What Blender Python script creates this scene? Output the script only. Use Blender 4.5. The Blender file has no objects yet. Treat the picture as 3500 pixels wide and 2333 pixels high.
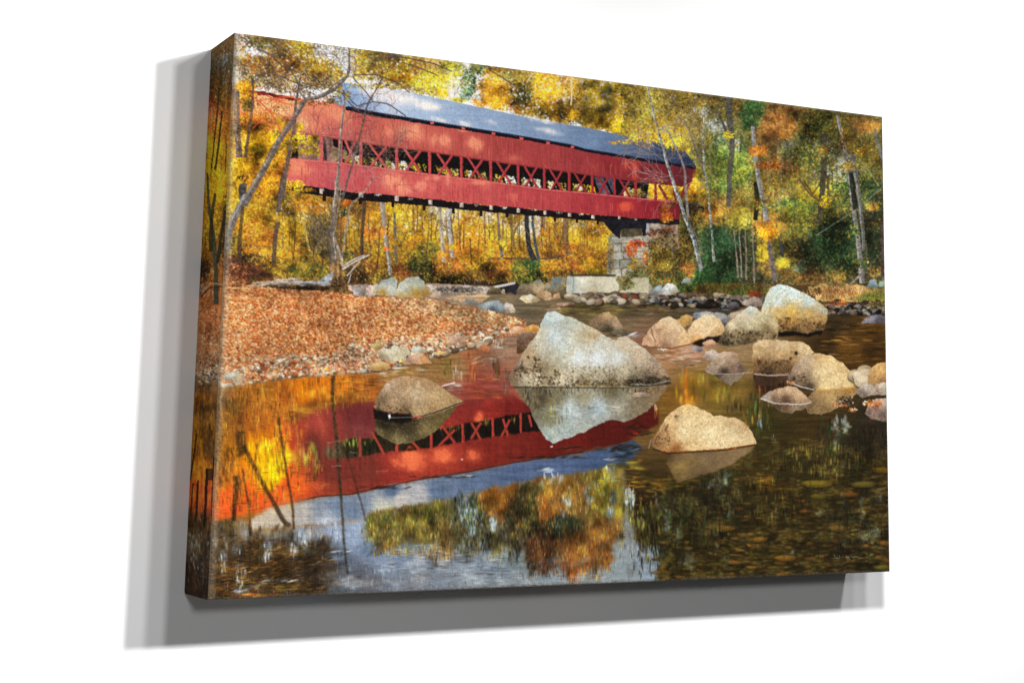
import bpy, math, random
import numpy as np

# ================================================================== camera, light, exposure
W, H, DEP = 1.0, 0.6790188919540578, 0.10811567186806197      # canvas: width, height, depth (m)
CZ = 1.5                                                         # height of its middle above the floor
CAM_ROT = ((0.858152428675728, -0.003669878758511963, -0.5133818667890865),
           (0.08629720325723506, 0.9867773757184143, 0.13719768030203308),
           (0.5060901123988978, -0.16203994186674234, 0.8471221018081714))   # rows: right, down, forward in (x right, y down, z into the wall)
CAM_POS = (-1.06554494, 0.1658642, -2.00323625)
FOCAL, PPX, PPY = 5744.061154952866, 561.6105025909925, -570.5147270556932   # px of a 3500 x 2333 picture

def to_world(p):                      # (x right, y down, z into the wall), origin mid-front of the canvas
    return (p[0], p[2], CZ - p[1])
def vec(p):
    return (p[0], p[2], -p[1])

scene = bpy.context.scene
COLL = scene.collection
from mathutils import Matrix, Vector
cam_d = bpy.data.cameras.new('camera'); cam = bpy.data.objects.new('camera', cam_d); COLL.objects.link(cam)
r, dn, fw = (Vector(vec(k)) for k in CAM_ROT)
up, bk = -dn, -fw
cam.matrix_world = Matrix(((r.x, up.x, bk.x, 0), (r.y, up.y, bk.y, 0), (r.z, up.z, bk.z, 0), (0, 0, 0, 1)))
cam.location = to_world(CAM_POS)
cam_d.sensor_width = 36.0; cam_d.lens = FOCAL / 3500 * 36
cam_d.shift_x = -PPX / 3500; cam_d.shift_y = PPY / 3500
cam_d.clip_start = 0.05; cam_d.clip_end = 200
scene.camera = cam

world = bpy.data.worlds.new('World'); scene.world = world; world.use_nodes = True
bg = world.node_tree.nodes['Background']; bg.inputs['Color'].default_value = (1, 1, 1, 1); bg.inputs['Strength'].default_value = ENV = 0.025

def lamp(name, pos, watts, radius, aim=None, half=1.4):
    d = bpy.data.lights.new(name, 'SPOT' if aim else 'POINT'); d.energy = watts; d.shadow_soft_size = radius; d.color = (1, 1, 1)
    o = bpy.data.objects.new(name, d); COLL.objects.link(o); o.location = to_world(pos)
    if aim:
        d.spot_size = 2 * half; d.spot_blend = 1.0
        o.rotation_euler = (Vector(to_world((aim[0], aim[1], 0.05))) - Vector(to_world(pos))).to_track_quat('-Z', 'Y').to_euler()
    return o
# four gallery spots in a row high in front of the canvas, the outer two aimed across it; a softer lamp and an added fill at the left
lamp('gallery_spot', (0.717, -0.769, -1.8), 384, .09, (-2.753, 1.853), .939)
lamp('gallery_spot', (0.275, -0.769, -1.8), 74.4, .09, (-1.691, -0.544), 1.27)
lamp('gallery_spot', (-0.125, -0.769, -1.8), 61.1, .09, (1.214, 2.89), 1.459)
lamp('gallery_spot', (-0.717, -0.769, -1.8), 460, .09, (2.405, 0.282), .68)
lamp('room_lamp', (-1.05, -0.60, -4.3), 122, .22)
lamp('side_fill', (-4.0, 0.2, -1.3), 88, .30)  # added fill with no real source, brightens the left side wrap

vs = scene.view_settings
scene.display_settings.display_device = 'sRGB'
vs.view_transform = 'Standard'; vs.look = 'None'; vs.exposure = 0.0; vs.gamma = 1.0; vs.use_curve_mapping = False
scene.cycles.max_bounces = 6
PAPER = 0.555                           # how much of the light the whitest ink-free canvas gives back

rng = np.random.default_rng(11)
rnd = random.Random(5)

# ------------------------------------------------------------------ the picture printed on the canvas
# PX, PY: the sheet the picture is composed on, in the pixels of the 3500 px wide layout times SC
SC, X0, Y0, X1, Y1 = 0.6, 596.0, 70.0, 3076.0, 2090.0
PW, PH = int((X1 - X0) * SC), int((Y1 - Y0) * SC)
PIC = np.zeros((PH, PW, 3), np.float32)

def frame(x0, y0, s):
    return lambda pts: [(x0 + x * s, y0 + y * s) for x, y in pts]
c1 = frame(600, 80, .38259); c2 = frame(1300, 80, .38259); c3 = frame(2000, 200, .52606)
c4 = frame(600, 600, .38259); c5 = frame(1300, 600, .38259); c6 = frame(2000, 800, .52606)
c7 = frame(600, 1200, .57411); c8 = frame(1600, 1300, .63748)
g1 = frame(1200, 1000, .46749); g2 = frame(1200, 1500, .46749)
SF = {c1: .38259, c2: .38259, c3: .52606, c4: .38259, c5: .38259, c6: .52606, c7: .57411, c8: .63748, g1: .46749, g2: .46749}

def to_px(pts):
    return np.array([((x - X0) * SC, (y - Y0) * SC) for x, y in pts], np.float64)

def lattice_noise(w, h, sx, sy):
    gw, gh = int(w / sx) + 3, int(h / sy) + 3
    g = rng.random((gh, gw)).astype(np.float32)
    xs, ys = np.arange(w) / sx, np.arange(h) / sy
    xi, yi = xs.astype(int), ys.astype(int)
    fx, fy = (xs - xi).astype(np.float32), (ys - yi).astype(np.float32)
    fx, fy = fx * fx * (3 - 2 * fx), fy * fy * (3 - 2 * fy)
    a = g[yi][:, xi] * (1 - fx) + g[yi][:, xi + 1] * fx
    b = g[yi + 1][:, xi] * (1 - fx) + g[yi + 1][:, xi + 1] * fx
    return a * (1 - fy)[:, None] + b * fy[:, None] - .5

def fbm(sx, sy, octaves=3):
    out = np.zeros((PH, PW), np.float32); amp = 1.0
    for _ in range(octaves):
        out += lattice_noise(PW, PH, max(sx, 1), max(sy, 1)) * amp
        sx, sy, amp = sx / 2, sy / 2, amp * .55
    return out

NB = fbm(90, 90, 3)          # broad clumps
NM = fbm(24, 24, 3)          # medium
NF = fbm(5, 5, 2)            # fine
NG = fbm(2.2, 2.2, 2)        # grain
NVS = fbm(5, 34, 3)          # vertical streaks
NHS = fbm(46, 4, 3)          # horizontal ripples
WX, WY = fbm(14, 14, 3), fbm(14, 14, 3)

def box(pts, pad=0):
    p = to_px(pts)
    x0, y0 = np.floor(p.min(0) - pad).astype(int); x1, y1 = np.ceil(p.max(0) + pad).astype(int) + 1
    x0, y0, x1, y1 = max(0, x0), max(0, y0), min(PW, x1), min(PH, y1)
    return p, x0, y0, x1, y1

def blur(a, r):
    r = int(round(r))
    if r < 1: return a
    for ax in (0, 1):
        for _ in range(2):
            pad = [(0, 0), (0, 0)]; pad[ax] = (r + 1, r)
            c = np.cumsum(np.pad(a, pad, mode='edge'), axis=ax)
            n = 2 * r + 1
            a = (c[n:] - c[:-n]) / n if ax == 0 else (c[:, n:] - c[:, :-n]) / n
    return a

def mask(pts, rough=0.0, feather=0.0):
    pad = int(feather * 3 + rough * 2 + 2)
    p, x0, y0, x1, y1 = box(pts, pad)
    if x1 <= x0 or y1 <= y0: return None
    X, Y = np.meshgrid(np.arange(x0, x1) + .5, np.arange(y0, y1) + .5)
    if rough:
        X = X + WX[y0:y1, x0:x1] * rough * 2; Y = Y + WY[y0:y1, x0:x1] * rough * 2
    m = np.zeros(X.shape, bool)
    n = len(p)
    for i in range(n):
        ax, ay = p[i]; bx, by = p[(i + 1) % n]
        if ay == by: continue
        m ^= ((ay > Y) != (by > Y)) & (X < (bx - ax) * (Y - ay) / (by - ay) + ax)
    m = m.astype(np.float32)
    m = blur(m, feather) if feather >= 1 else m
    return m, x0, y0, x1, y1

def blend(M, col, alpha=1.0):
    m, x0, y0, x1, y1 = M
    a = (m * alpha)[..., None]
    PIC[y0:y1, x0:x1] = PIC[y0:y1, x0:x1] * (1 - a) + col * a

def idw(anchors, x0, y0, x1, y1, power=2.4):
    st = 4
    gx = np.arange(x0, x1 + st, st); gy = np.arange(y0, y1 + st, st)
    X, Y = np.meshgrid(gx, gy)
    num = np.zeros(X.shape + (3,)); den = np.zeros(X.shape)
    for (ax, ay), col in anchors:
        w = 1.0 / (((X - ax) ** 2 + (Y - ay) ** 2) + 9.0) ** (power / 2)
        num += w[..., None] * np.array(col, float); den += w
    g = (num / den[..., None]).astype(np.float32)
    fx = (np.arange(x0, x1) - x0) / st; fy = (np.arange(y0, y1) - y0) / st
    xi, yi = fx.astype(int), fy.astype(int); fx = (fx - xi)[None, :, None]; fy = (fy - yi)[:, None, None]
    xj, yj = np.minimum(xi + 1, len(gx) - 1), np.minimum(yi + 1, len(gy) - 1)
    return ((g[yi][:, xi] * (1 - fx) + g[yi][:, xj] * fx) * (1 - fy) + (g[yj][:, xi] * (1 - fx) + g[yj][:, xj] * fx) * fy).astype(np.float32)

def area(pts, anchors, rough=0.0, feather=0.0, tex=(), alpha=1.0, power=2.4):
    """fill a shape with colours spread between anchor points; tex = [(noise, strength)]"""
    M = mask(pts, rough, feather)
    if M is None: return
    m, x0, y0, x1, y1 = M
    if isinstance(anchors, tuple):
        col = np.ones(m.shape + (3,), np.float32) * np.array(anchors, np.float32)
    else:
        an = [(tuple(to_px([p])[0]), c) for p, c in anchors]
        col = idw(an, x0, y0, x1, y1, power)
    k = np.ones(m.shape, np.float32)
    for n, s in tex: k = k + n[y0:y1, x0:x1] * s
    blend(M, np.clip(col * k[..., None], 0, 255), alpha)

# --- dabs
_st = {}
def stamp(L, W, A):
    L, W = max(.5, round(L * 2) / 2), max(.5, round(W * 2) / 2); A = int(round(A / (math.pi / 10))) % 10
    k = (L, W, A)
    if k not in _st:
        r = int(math.ceil(max(L, W) + 1)); y, x = np.mgrid[-r:r + 1, -r:r + 1]
        a = A * math.pi / 10
        u, v = x * math.cos(a) + y * math.sin(a), -x * math.sin(a) + y * math.cos(a)
        d = np.sqrt((u / L) ** 2 + (v / W) ** 2)
        _st[k] = (np.clip((1.0 - d) * min(L, W) + .5, 0, 1).astype(np.float32)[..., None], r)
    return _st[k]

def put(x, y, L, W, A, col, alpha):
    s, r = stamp(L, W, A)
    xi, yi = int(x), int(y)
    xa, ya, xb, yb = xi - r, yi - r, xi + r + 1, yi + r + 1
    if xa < 0 or ya < 0 or xb > PW or yb > PH: return
    R = PIC[ya:yb, xa:xb]
    R += (col - R) * (s * alpha)

PAL = dict(
    Y=[(250, 208, 30), (242, 184, 25), (228, 158, 20), (255, 222, 70), (205, 145, 20), (240, 200, 50)],
    O=[(242, 146, 32), (226, 116, 28), (250, 168, 55), (205, 100, 28), (232, 130, 45)],
    OC=[(178, 124, 42), (150, 102, 36), (198, 144, 52), (132, 88, 36), (112, 78, 36)],
    OL=[(122, 116, 46), (96, 95, 42), (142, 130, 52), (82, 80, 40), (162, 142, 62)],
    YG=[(176, 172, 50), (200, 190, 50), (150, 150, 50), (214, 204, 80)],
    G=[(58, 98, 50), (46, 80, 44), (86, 126, 62), (36, 66, 42), (104, 140, 70)],
    DG=[(28, 48, 32), (38, 62, 42), (24, 38, 26), (52, 78, 52)],
    R=[(172, 82, 42), (142, 64, 36), (204, 104, 58), (118, 52, 34)],
    RD=[(220, 80, 45), (200, 60, 40), (236, 104, 60)],
    DK=[(42, 32, 24), (56, 44, 32), (30, 26, 22), (68, 54, 38)],
    SK=[(240, 242, 248), (218, 230, 246), (252, 252, 253), (228, 232, 240)],
    CR=[(236, 214, 180), (222, 196, 160), (244, 228, 200), (205, 178, 142)],
    LF=[(196, 106, 62), (222, 150, 106), (236, 198, 160), (158, 76, 44), (208, 128, 78), (176, 90, 52), (240, 210, 180), (214, 120, 60)],
    PB=[(216, 196, 164), (184, 162, 132), (150, 128, 104), (232, 216, 190), (120, 100, 80), (200, 176, 140)],
    GR=[(128, 130, 130), (160, 160, 156), (96, 98, 100), (186, 184, 176)],
    GB=[(150, 164, 172), (176, 190, 196), (118, 132, 142), (200, 208, 210)],
    BR=[(108, 78, 44), (84, 60, 36), (136, 98, 54), (66, 48, 30)],
    YM=[(206, 164, 52), (176, 138, 46), (226, 184, 62), (190, 150, 60), (150, 118, 42)],
    OM=[(202, 132, 62), (178, 106, 48), (218, 152, 84), (160, 98, 50)],
    BL=[(160, 182, 208), (190, 206, 224), (136, 160, 192)],
)
def pal(s):
    out = []
    for tok in s.split():
        name = tok.rstrip('0123456789'); n = int(tok[len(name):] or 1)
        out += PAL[name] * n
    return np.array(out, np.float32)

def dab_many(xs, ys, P, size, asp, ang, angj, alpha, clump, jit):
    n = len(xs)
    idx = rng.integers(0, len(P), n)
    cols = P[idx]
    k = 1 + rng.normal(0, jit, n)
    xi = np.clip(xs.astype(int), 0, PW - 1); yi = np.clip(ys.astype(int), 0, PH - 1)
    k = k * (1 + clump * (NM[yi, xi] + .6 * NB[yi, xi]))
    cols = np.clip(cols * k[:, None], 4, 255).astype(np.float32)
    L = size * SC * .5 * (.6 + .9 * rng.random(n))
    A = ang + rng.normal(0, angj, n)
    al = alpha * (.65 + .35 * rng.random(n))
    for i in range(n):
        put(xs[i], ys[i], L[i], max(.5, L[i] * asp), A[i] % math.pi, cols[i], al[i])

LEAF, COVER = .62, 1.3
def brush(fr, x, y, rx, ry, dens, P, size=8, asp=.6, ang=0.0, angj=1.2, alpha=.9, clump=.8, jit=.14, gauss=True):
    """a loose elliptical clump of dabs; rx, ry in the frame's pixels, size in layout pixels"""
    size *= LEAF; dens *= COVER
    s = SF[fr] * SC
    (cx, cy), = to_px(fr([(x, y)]))
    rx, ry = rx * s, ry * s
    n = int(dens * math.pi * rx * ry / max(1.0, math.pi * (size * SC * .5) ** 2 * asp))
    if gauss:
        a = rng.random(n) * 2 * math.pi; r = np.sqrt(rng.random(n)) * (1 + .16 * rng.normal(0, 1, n))
        xs, ys = cx + rx * r * np.cos(a), cy + ry * r * np.sin(a)
    dab_many(xs, ys, pal(P) if isinstance(P, str) else P, size, asp, ang, angj, alpha, clump, jit)

def scatter(pts, dens, P, size=8, asp=.6, ang=0.0, angj=1.2, alpha=.9, clump=.5, jit=.12, gap=None):
    """dabs all over a shape; gap = (noise, level): leave it bare where the noise is below the level"""
    M = mask(pts)
    if M is None: return
    m, x0, y0, x1, y1 = M
    n = int(dens * m.sum() / max(1.0, math.pi * (size * SC * .5) ** 2 * asp))
    xs, ys = x0 + rng.random(n * 3) * (x1 - x0), y0 + rng.random(n * 3) * (y1 - y0)
    ok = m[np.clip((ys - y0).astype(int), 0, m.shape[0] - 1), np.clip((xs - x0).astype(int), 0, m.shape[1] - 1)] > .5
    if gap is not None:
        ok &= gap[0][np.clip(ys.astype(int), 0, PH - 1), np.clip(xs.astype(int), 0, PW - 1)] > gap[1]
    keep = int(n * 3 * 1.0)
    xs, ys = xs[ok], ys[ok]
    frac = n / max(1.0, n * 3 * m.mean())
    lim = int(min(len(xs), n))
    dab_many(xs[:lim], ys[:lim], pal(P) if isinstance(P, str) else P, size, asp, ang, angj, alpha, clump, jit)

def stroke(pts, w0, w1, col, tex=.18, alpha=1.0, feather=0, light=None):
    """a tapering limb along points (layout px), w0..w1 wide; light = colour of its lit side"""
    p = np.array(pts, float)
    # resample with a spline
    q = []
    for i in range(len(p) - 1):
        a, b, c, d = p[max(i - 1, 0)], p[i], p[i + 1], p[min(i + 2, len(p) - 1)]
        for t in np.linspace(0, 1, 6, endpoint=False):
            q.append(.5 * (2 * b + (c - a) * t + (2 * a - 5 * b + 4 * c - d) * t * t + (3 * b - a - 3 * c + d) * t ** 3))
    q.append(p[-1]); q = np.array(q)
    tan = np.gradient(q, axis=0); tan /= np.linalg.norm(tan, axis=1)[:, None] + 1e-9
    nor = np.stack([-tan[:, 1], tan[:, 0]], 1)
    w = np.linspace(w0, w1, len(q))[:, None] / 2
    poly = np.concatenate([q + nor * w, (q - nor * w)[::-1]])
    area(poly.tolist(), tuple(col), rough=.6, feather=feather, tex=[(NF, tex), (NG, tex)], alpha=alpha)
    if light is not None:
        s = 1 if nor[len(nor) // 2][0] < 0 else -1
        poly = np.concatenate([q + s * nor * w, (q + s * nor * w * .15)[::-1]])
        area(poly.tolist(), tuple(light), rough=.8, tex=[(NF, tex * 1.5), (NG, tex)], alpha=alpha * .8)

def thin(pts, w, col, alpha=.85):
    """hair-thin line: twigs, joints, ripples"""
    p = to_px(pts)
    for i in range(len(p) - 1):
        a, b = p[i], p[i + 1]; n = max(2, int(np.hypot(*(b - a)) * 1.4))
        for t in np.linspace(0, 1, n, endpoint=False):
            x, y = a + (b - a) * t
            put(x, y, max(.5, w * SC * .5), max(.5, w * SC * .5), 0, np.array(col, np.float32), alpha)

def twig(x, y, ang, ln, w, col, depth, spread=.5, curl=.25, alpha=.75):
    pts = [(x, y)]
    a = ang
    for _ in range(4):
        a += rnd.gauss(0, curl * .5)
        x += math.cos(a) * ln / 4; y += math.sin(a) * ln / 4
        pts.append((x, y))
        if depth > 0 and rnd.random() < .62:
            twig(x, y, a + rnd.choice((-1, 1)) * (spread + rnd.random() * .4), ln * (.5 + .25 * rnd.random()), w * .7, col, depth - 1, spread, curl, alpha)
    thin(pts, w, col, alpha)

def break_up(pts, dens, size=6, asp=.55, ang=0.0, angj=1.2, alpha=.8, jit=.22, hue=12, reach=5):
    """re-lay a shape as dabs of its own colours picked up from close by"""
    M = mask(pts)
    if M is None: return
    m, x0, y0, x1, y1 = M
    n = int(dens * (x1 - x0) * (y1 - y0) / max(1.0, math.pi * (size * SC * .5) ** 2 * asp))
    xs, ys = x0 + rng.random(n) * (x1 - x0 - 1), y0 + rng.random(n) * (y1 - y0 - 1)
    ok = m[(ys - y0).astype(int), (xs - x0).astype(int)] > .5
    xs, ys = xs[ok], ys[ok]; n = len(xs)
    u = np.clip((xs + rng.normal(0, reach, n)).astype(int), x0, x1 - 1); v = np.clip((ys + rng.normal(0, reach, n)).astype(int), y0, y1 - 1)
    out = m[v - y0, u - x0] < .5
    u[out] = xs[out].astype(int); v[out] = ys[out].astype(int)
    cols = PIC[v, u] * (1 + rng.normal(0, jit, n))[:, None] + rng.normal(0, hue, (n, 3))
    cols = np.clip(cols, 3, 255).astype(np.float32)
    L = size * SC * .5 * (.6 + .9 * rng.random(n)); A = ang + rng.normal(0, angj, n)
    for i in range(n):
        put(xs[i], ys[i], L[i], max(.5, L[i] * asp), A[i] % math.pi, cols[i], alpha)

def smear(pts, rv, rh, mix=.8, wave=0.0, feather=4):
    """draw a shape out along the vertical and horizontal, as moving water does with what it mirrors"""
    M = mask(pts, feather=feather)
    m, x0, y0, x1, y1 = M
    R = PIC[y0:y1, x0:x1].copy()
    if wave:
        dx = (NHS[y0:y1, x0:x1] * wave).astype(int)
        yy, xx = np.mgrid[0:R.shape[0], 0:R.shape[1]]
        R = R[yy, np.clip(xx + dx, 0, R.shape[1] - 1)]
    out = R
    for ax, r in ((0, rv), (1, rh)):
        if r < 1: continue
        for _ in range(2):
            pad = [(0, 0)] * 3; pad[ax] = (r + 1, r)
            c = np.cumsum(np.pad(out, pad, mode='edge').astype(np.float64), axis=ax); n = 2 * r + 1
            out = ((c[n:] - c[:-n]) / n if ax == 0 else (c[:, n:] - c[:, :-n]) / n)
    a = (m * mix)[..., None]
    PIC[y0:y1, x0:x1] = PIC[y0:y1, x0:x1] * (1 - a) + out.astype(np.float32) * a

def grade(pts, sat=1.0, gain=1.0, lift=0.0, tint=(1, 1, 1), feather=6):
    M = mask(pts, feather=feather)
    m, x0, y0, x1, y1 = M
    R = PIC[y0:y1, x0:x1]
    g = R.mean(2, keepdims=True)
    blend(M, np.clip(((g + (R - g) * sat) * gain + lift) * np.array(tint, np.float32), 0, 255))

def glow(fr, x, y, rx, ry, col, al=.7, skew=0.0):
    """a soft patch of sun with a frayed edge"""
    s = SF[fr] * SC
    (cx, cy), = to_px(fr([(x, y)])); rx, ry = rx * s, ry * s
    x0, y0, x1, y1 = max(0, int(cx - 2.6 * rx)), max(0, int(cy - 2.6 * ry)), min(PW, int(cx + 2.6 * rx)), min(PH, int(cy + 2.6 * ry))
    if x1 <= x0 or y1 <= y0: return
    yy, xx = np.mgrid[y0:y1, x0:x1]
    dx, dy = (xx - cx) / rx, (yy - cy - skew * (xx - cx)) / ry
    d = dx * dx + dy * dy + NM[y0:y1, x0:x1] * 2.4 + NVS[y0:y1, x0:x1] * .9
    a = (np.clip(np.exp(-d * .9), 0, 1) * al)[..., None].astype(np.float32)
    PIC[y0:y1, x0:x1] = PIC[y0:y1, x0:x1] * (1 - a) + np.array(col, np.float32) * a
FRONT = [(806, 109), (3019.6, 397.7), (3045.4, 1952.7), (714.3, 2050.3)]
LEFT = [(722.4, 169.3), (806, 109), (714.3, 2050.3), (629.6, 2026.8)]
PIC[:] = (118, 100, 56)

def cat_(*ps):
    out = []
    for q in ps: out += q
    return out
# ---------------------------------------------------------------- bright sky behind the tree tops
area(c1([(500, 40), (2200, 200), (2200, 700), (500, 700)]), (238, 240, 247))
area(c2([(-50, 180), (2300, 400), (2300, 1100), (-50, 700)]), (240, 241, 246))
# woods behind everything, right and below the bridge
area(c3([(180, 100), (2000, 300), (2000, 1560), (180, 1500)]),
     [(c3([(300, 300)])[0], (150, 128, 54)), (c3([(560, 480)])[0], (205, 165, 62)), (c3([(700, 700)])[0], (128, 124, 60)),
      (c3([(950, 650)])[0], (104, 122, 62)), (c3([(1250, 450)])[0], (150, 110, 60)), (c3([(1500, 600)])[0], (88, 84, 50)),
      (c3([(1800, 500)])[0], (104, 88, 48)), (c3([(1000, 1000)])[0], (112, 96, 50)), (c3([(1400, 950)])[0], (128, 106, 48)),
      (c3([(1800, 950)])[0], (60, 60, 42)), (c3([(1700, 1250)])[0], (44, 50, 38)), (c3([(1000, 1300)])[0], (48, 48, 38)),
      (c3([(1400, 1250)])[0], (72, 64, 40)), (c3([(600, 1300)])[0], (92, 82, 46)), (c3([(1500, 1450)])[0], (128, 100, 58))],
     tex=[(NM, .5), (NF, .3)])
area(c4([(300, -500), (2200, 100), (2200, 1050), (300, 1050)]),
     [(c4([(600, -300)])[0], (240, 170, 60)), (c4([(600, 200)])[0], (206, 148, 40)), (c4([(1000, 300)])[0], (190, 144, 44)),
      (c4([(1300, 500)])[0], (110, 92, 50)), (c4([(800, 600)])[0], (186, 128, 40)), (c4([(650, 780)])[0], (70, 50, 36)),
      (c4([(1100, 800)])[0], (120, 98, 44)), (c4([(1800, 500)])[0], (190, 134, 54)), (c4([(1750, 850)])[0], (92, 66, 42)),
      (c4([(2000, 900)])[0], (86, 62, 36))], tex=[(NM, .5), (NF, .3)])
area(c5([(-20, 100), (2200, 300), (2200, 1100), (-20, 1100)]),
     [(c5([(100, 400)])[0], (220, 160, 50)), (c5([(550, 400)])[0], (236, 200, 110)), (c5([(1000, 450)])[0], (220, 175, 75)),
      (c5([(1400, 480)])[0], (212, 170, 90)), (c5([(1850, 500)])[0], (214, 166, 52)), (c5([(300, 720)])[0], (130, 104, 44)),
      (c5([(800, 700)])[0], (210, 134, 42)), (c5([(1250, 650)])[0], (190, 140, 44)), (c5([(1600, 750)])[0], (160, 108, 44)),
      (c5([(1900, 780)])[0], (150, 104, 42)), (c5([(550, 850)])[0], (118, 80, 38)), (c5([(1000, 850)])[0], (128, 94, 40)),
      (c5([(500, 950)])[0], (48, 46, 34)), (c5([(900, 960)])[0], (56, 46, 40)), (c5([(1600, 880)])[0], (110, 82, 46))],
     tex=[(NM, .45), (NF, .3)])

break_up(c3([(180, 100), (2000, 300), (2000, 1560), (180, 1500)]), 1.5, 6, jit=.3, hue=14, reach=9)
break_up(c4([(250, -500), (2200, 100), (2200, 1050), (250, 1050)]), 1.5, 6, jit=.3, hue=14, reach=9)
break_up(c5([(-20, 100), (2200, 300), (2200, 1100), (-20, 1100)]), 1.5, 6, jit=.3, hue=14, reach=9)
# ---------------------------------------------------------------- foliage above the bridge
def tops():
    b = brush
    b(c1, 600, 180, 80, 90, .5, 'R2 OC2 OL1 DK1', 9)
    b(c1, 850, 170, 200, 80, 1.6, 'OL4 G2 OC2 R1', 9)
    b(c1, 640, 330, 130, 60, .9, 'OC3 R2 OL2 CR1', 9)
    b(c1, 1000, 250, 170, 80, 1.8, 'OC4 Y2 OL3 R1', 9)
    b(c1, 1090, 180, 60, 50, 1.4, 'Y5 YG3', 9)
    b(c1, 1180, 260, 70, 90, 1.4, 'Y3 OC2 OL3', 9)
    b(c1, 900, 380, 330, 90, 1.8, 'OC5 R3 OL3 DK1 O1', 9)
    b(c1, 1270, 400, 160, 80, 1.6, 'OC3 OL3 Y3 R1', 9)
    b(c1, 1150, 480, 330, 60, .9, 'OC3 OL3 R2 CR1', 9)
    b(c1, 620, 440, 90, 70, 1.0, 'CR4 OC2 R2 OL2 DK1', 9)
    b(c1, 780, 520, 160, 70, 1.2, 'CR3 OL4 OC3 DK2 R1', 9)
    b(c1, 1000, 560, 180, 70, 1.0, 'CR4 OL3 OC2 R2 DK1', 9)
    b(c1, 1300, 530, 150, 60, .8, 'CR3 OL3 OC2 Y1 R1', 9)
    b(c1, 1420, 440, 90, 70, 1.0, 'Y3 OC3 OL2', 9)
    b(c1, 1640, 340, 70, 90, .6, 'R2 OC2 OL2', 8)
    b(c1, 1350, 230, 170, 70, .16, 'OL2 BR2', 6)
    b(c1, 1480, 300, 90, 90, .2, 'OL2 GR2', 6)
    b(c1, 1800, 330, 180, 100, 1.5, 'OL4 Y4 OC2 YG2', 9)
    b(c1, 1980, 430, 150, 110, 1.6, 'OL5 Y3 OC2 R1', 9)
    b(c1, 1730, 450, 140, 60, 1.1, 'Y4 OL2 OC2', 9)
    b(c2, 120, 330, 180, 80, 1.5, 'OL4 OC3 Y2 G1', 9)
    b(c2, 260, 440, 260, 120, 1.5, 'OL4 OC4 Y2 O1 DK1', 9)
    b(c2, 240, 480, 70, 40, 1.2, 'O4 Y2', 9)
    b(c2, 440, 540, 180, 110, 1.3, 'YG4 Y3 OL3', 9)
    b(c2, 430, 350, 190, 70, .9, 'OL3 OC3 O2 CR1', 9)
    b(c2, 640, 420, 110, 70, 1.3, 'OL3 YG3 Y1 G1', 9)
    b(c2, 560, 630, 60, 50, 1.4, 'Y4 O1 YG1', 9)
    b(c2, 700, 690, 70, 30, 1.3, 'YG3 Y2 OL2', 8)
    b(c2, 890, 400, 90, 60, 1.3, 'OL3 G3 DG2', 9)
    b(c2, 790, 530, 70, 120, 1.0, 'G4 DG2 BL1 OL1', 9)
    b(c2, 760, 640, 60, 50, .8, 'G3 BL2', 8)
    b(c2, 1040, 430, 110, 55, 1.4, 'O3 Y2 OL2 OC2', 9)
    b(c2, 1180, 470, 130, 80, 1.5, 'OL4 OC3 DK1 G1', 9)
    b(c2, 1000, 560, 130, 80, 1.7, 'O5 Y4', 9)
    b(c2, 1060, 660, 140, 110, 1.8, 'O5 Y5', 9)
    b(c2, 890, 700, 60, 60, 1.3, 'O5 Y2', 9)
    b(c2, 880, 670, 26, 34, .8, 'SK1', 7)
    b(c2, 1290, 620, 120, 180, 1.7, 'OL5 OC3 DK2 G2', 9)
    b(c2, 1280, 770, 120, 60, 1.4, 'OC4 O2 OL2', 9)
    b(c2, 1330, 470, 120, 60, 1.3, 'OL4 OC3 CR1', 9)
    b(c2, 1490, 540, 120, 110, 1.8, 'O4 Y5 OC1', 9)
    b(c2, 1500, 680, 130, 100, 1.4, 'Y4 OC4 O2 OL1', 9)
    b(c2, 1450, 790, 110, 70, 1.4, 'Y3 OC3 OL3 DK1', 9)
    b(c2, 1700, 560, 130, 90, 1.4, 'O3 OC3 Y3 CR2', 9)
    b(c2, 1640, 800, 160, 100, 1.6, 'OC4 Y4 OL2 O1', 9)
    b(c2, 1780, 720, 120, 130, 1.5, 'Y4 OC4 O2', 9)
    b(c2, 1930, 600, 80, 130, 1.7, 'YG4 Y5', 9)
    b(c2, 2000, 790, 70, 90, 1.5, 'Y5 YG2', 9)
    b(c2, 1900, 880, 130, 60, 1.3, 'Y3 OC4 OL2', 9)
    b(c2, 2060, 540, 50, 60, 1.3, 'Y4 OL2', 9)
    b(c3, 60, 200, 80, 80, 1.4, 'Y5 YG2 OC1', 9)
    b(c3, 70, 330, 80, 130, 1.6, 'Y6 O2 OC1', 9)
    b(c3, 150, 400, 90, 70, 1.3, 'Y5 OC2', 9)
    b(c3, 180, 190, 60, 50, 1.0, 'Y3 YG3', 9)
    b(c3, 140, 290, 30, 60, .7, 'SK1', 8)
tops()
TOPS = cat_(c1([(540, 60), (2091, 250)]), c2([(780, 330), (2091, 480), (2091, 980), (1440, 860), (820, 730), (0, 560)]), c1([(1480, 520), (560, 520)]))
scatter(TOPS, .2, 'DK1 OL4 OC2', 6, .5, alpha=.55, clump=.3, gap=(NM, .12))
scatter(TOPS, .16, 'SK3 CR1', 6.5, .7, alpha=.85, clump=0, gap=(NF, .12))
scatter(TOPS, .08, 'Y3 YG2 O2 OC2', 5, .5, alpha=.85, clump=.3)
for a in ((900, 110, 280, 40, 'OL4 OC3 R1'), (1080, 140, 70, 40, 'Y4 YG2'), (1800, 250, 240, 40, 'OL4 YG2 OC2 Y1')): brush(c1, *a[:4], 1.2, a[4], 9)
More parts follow.
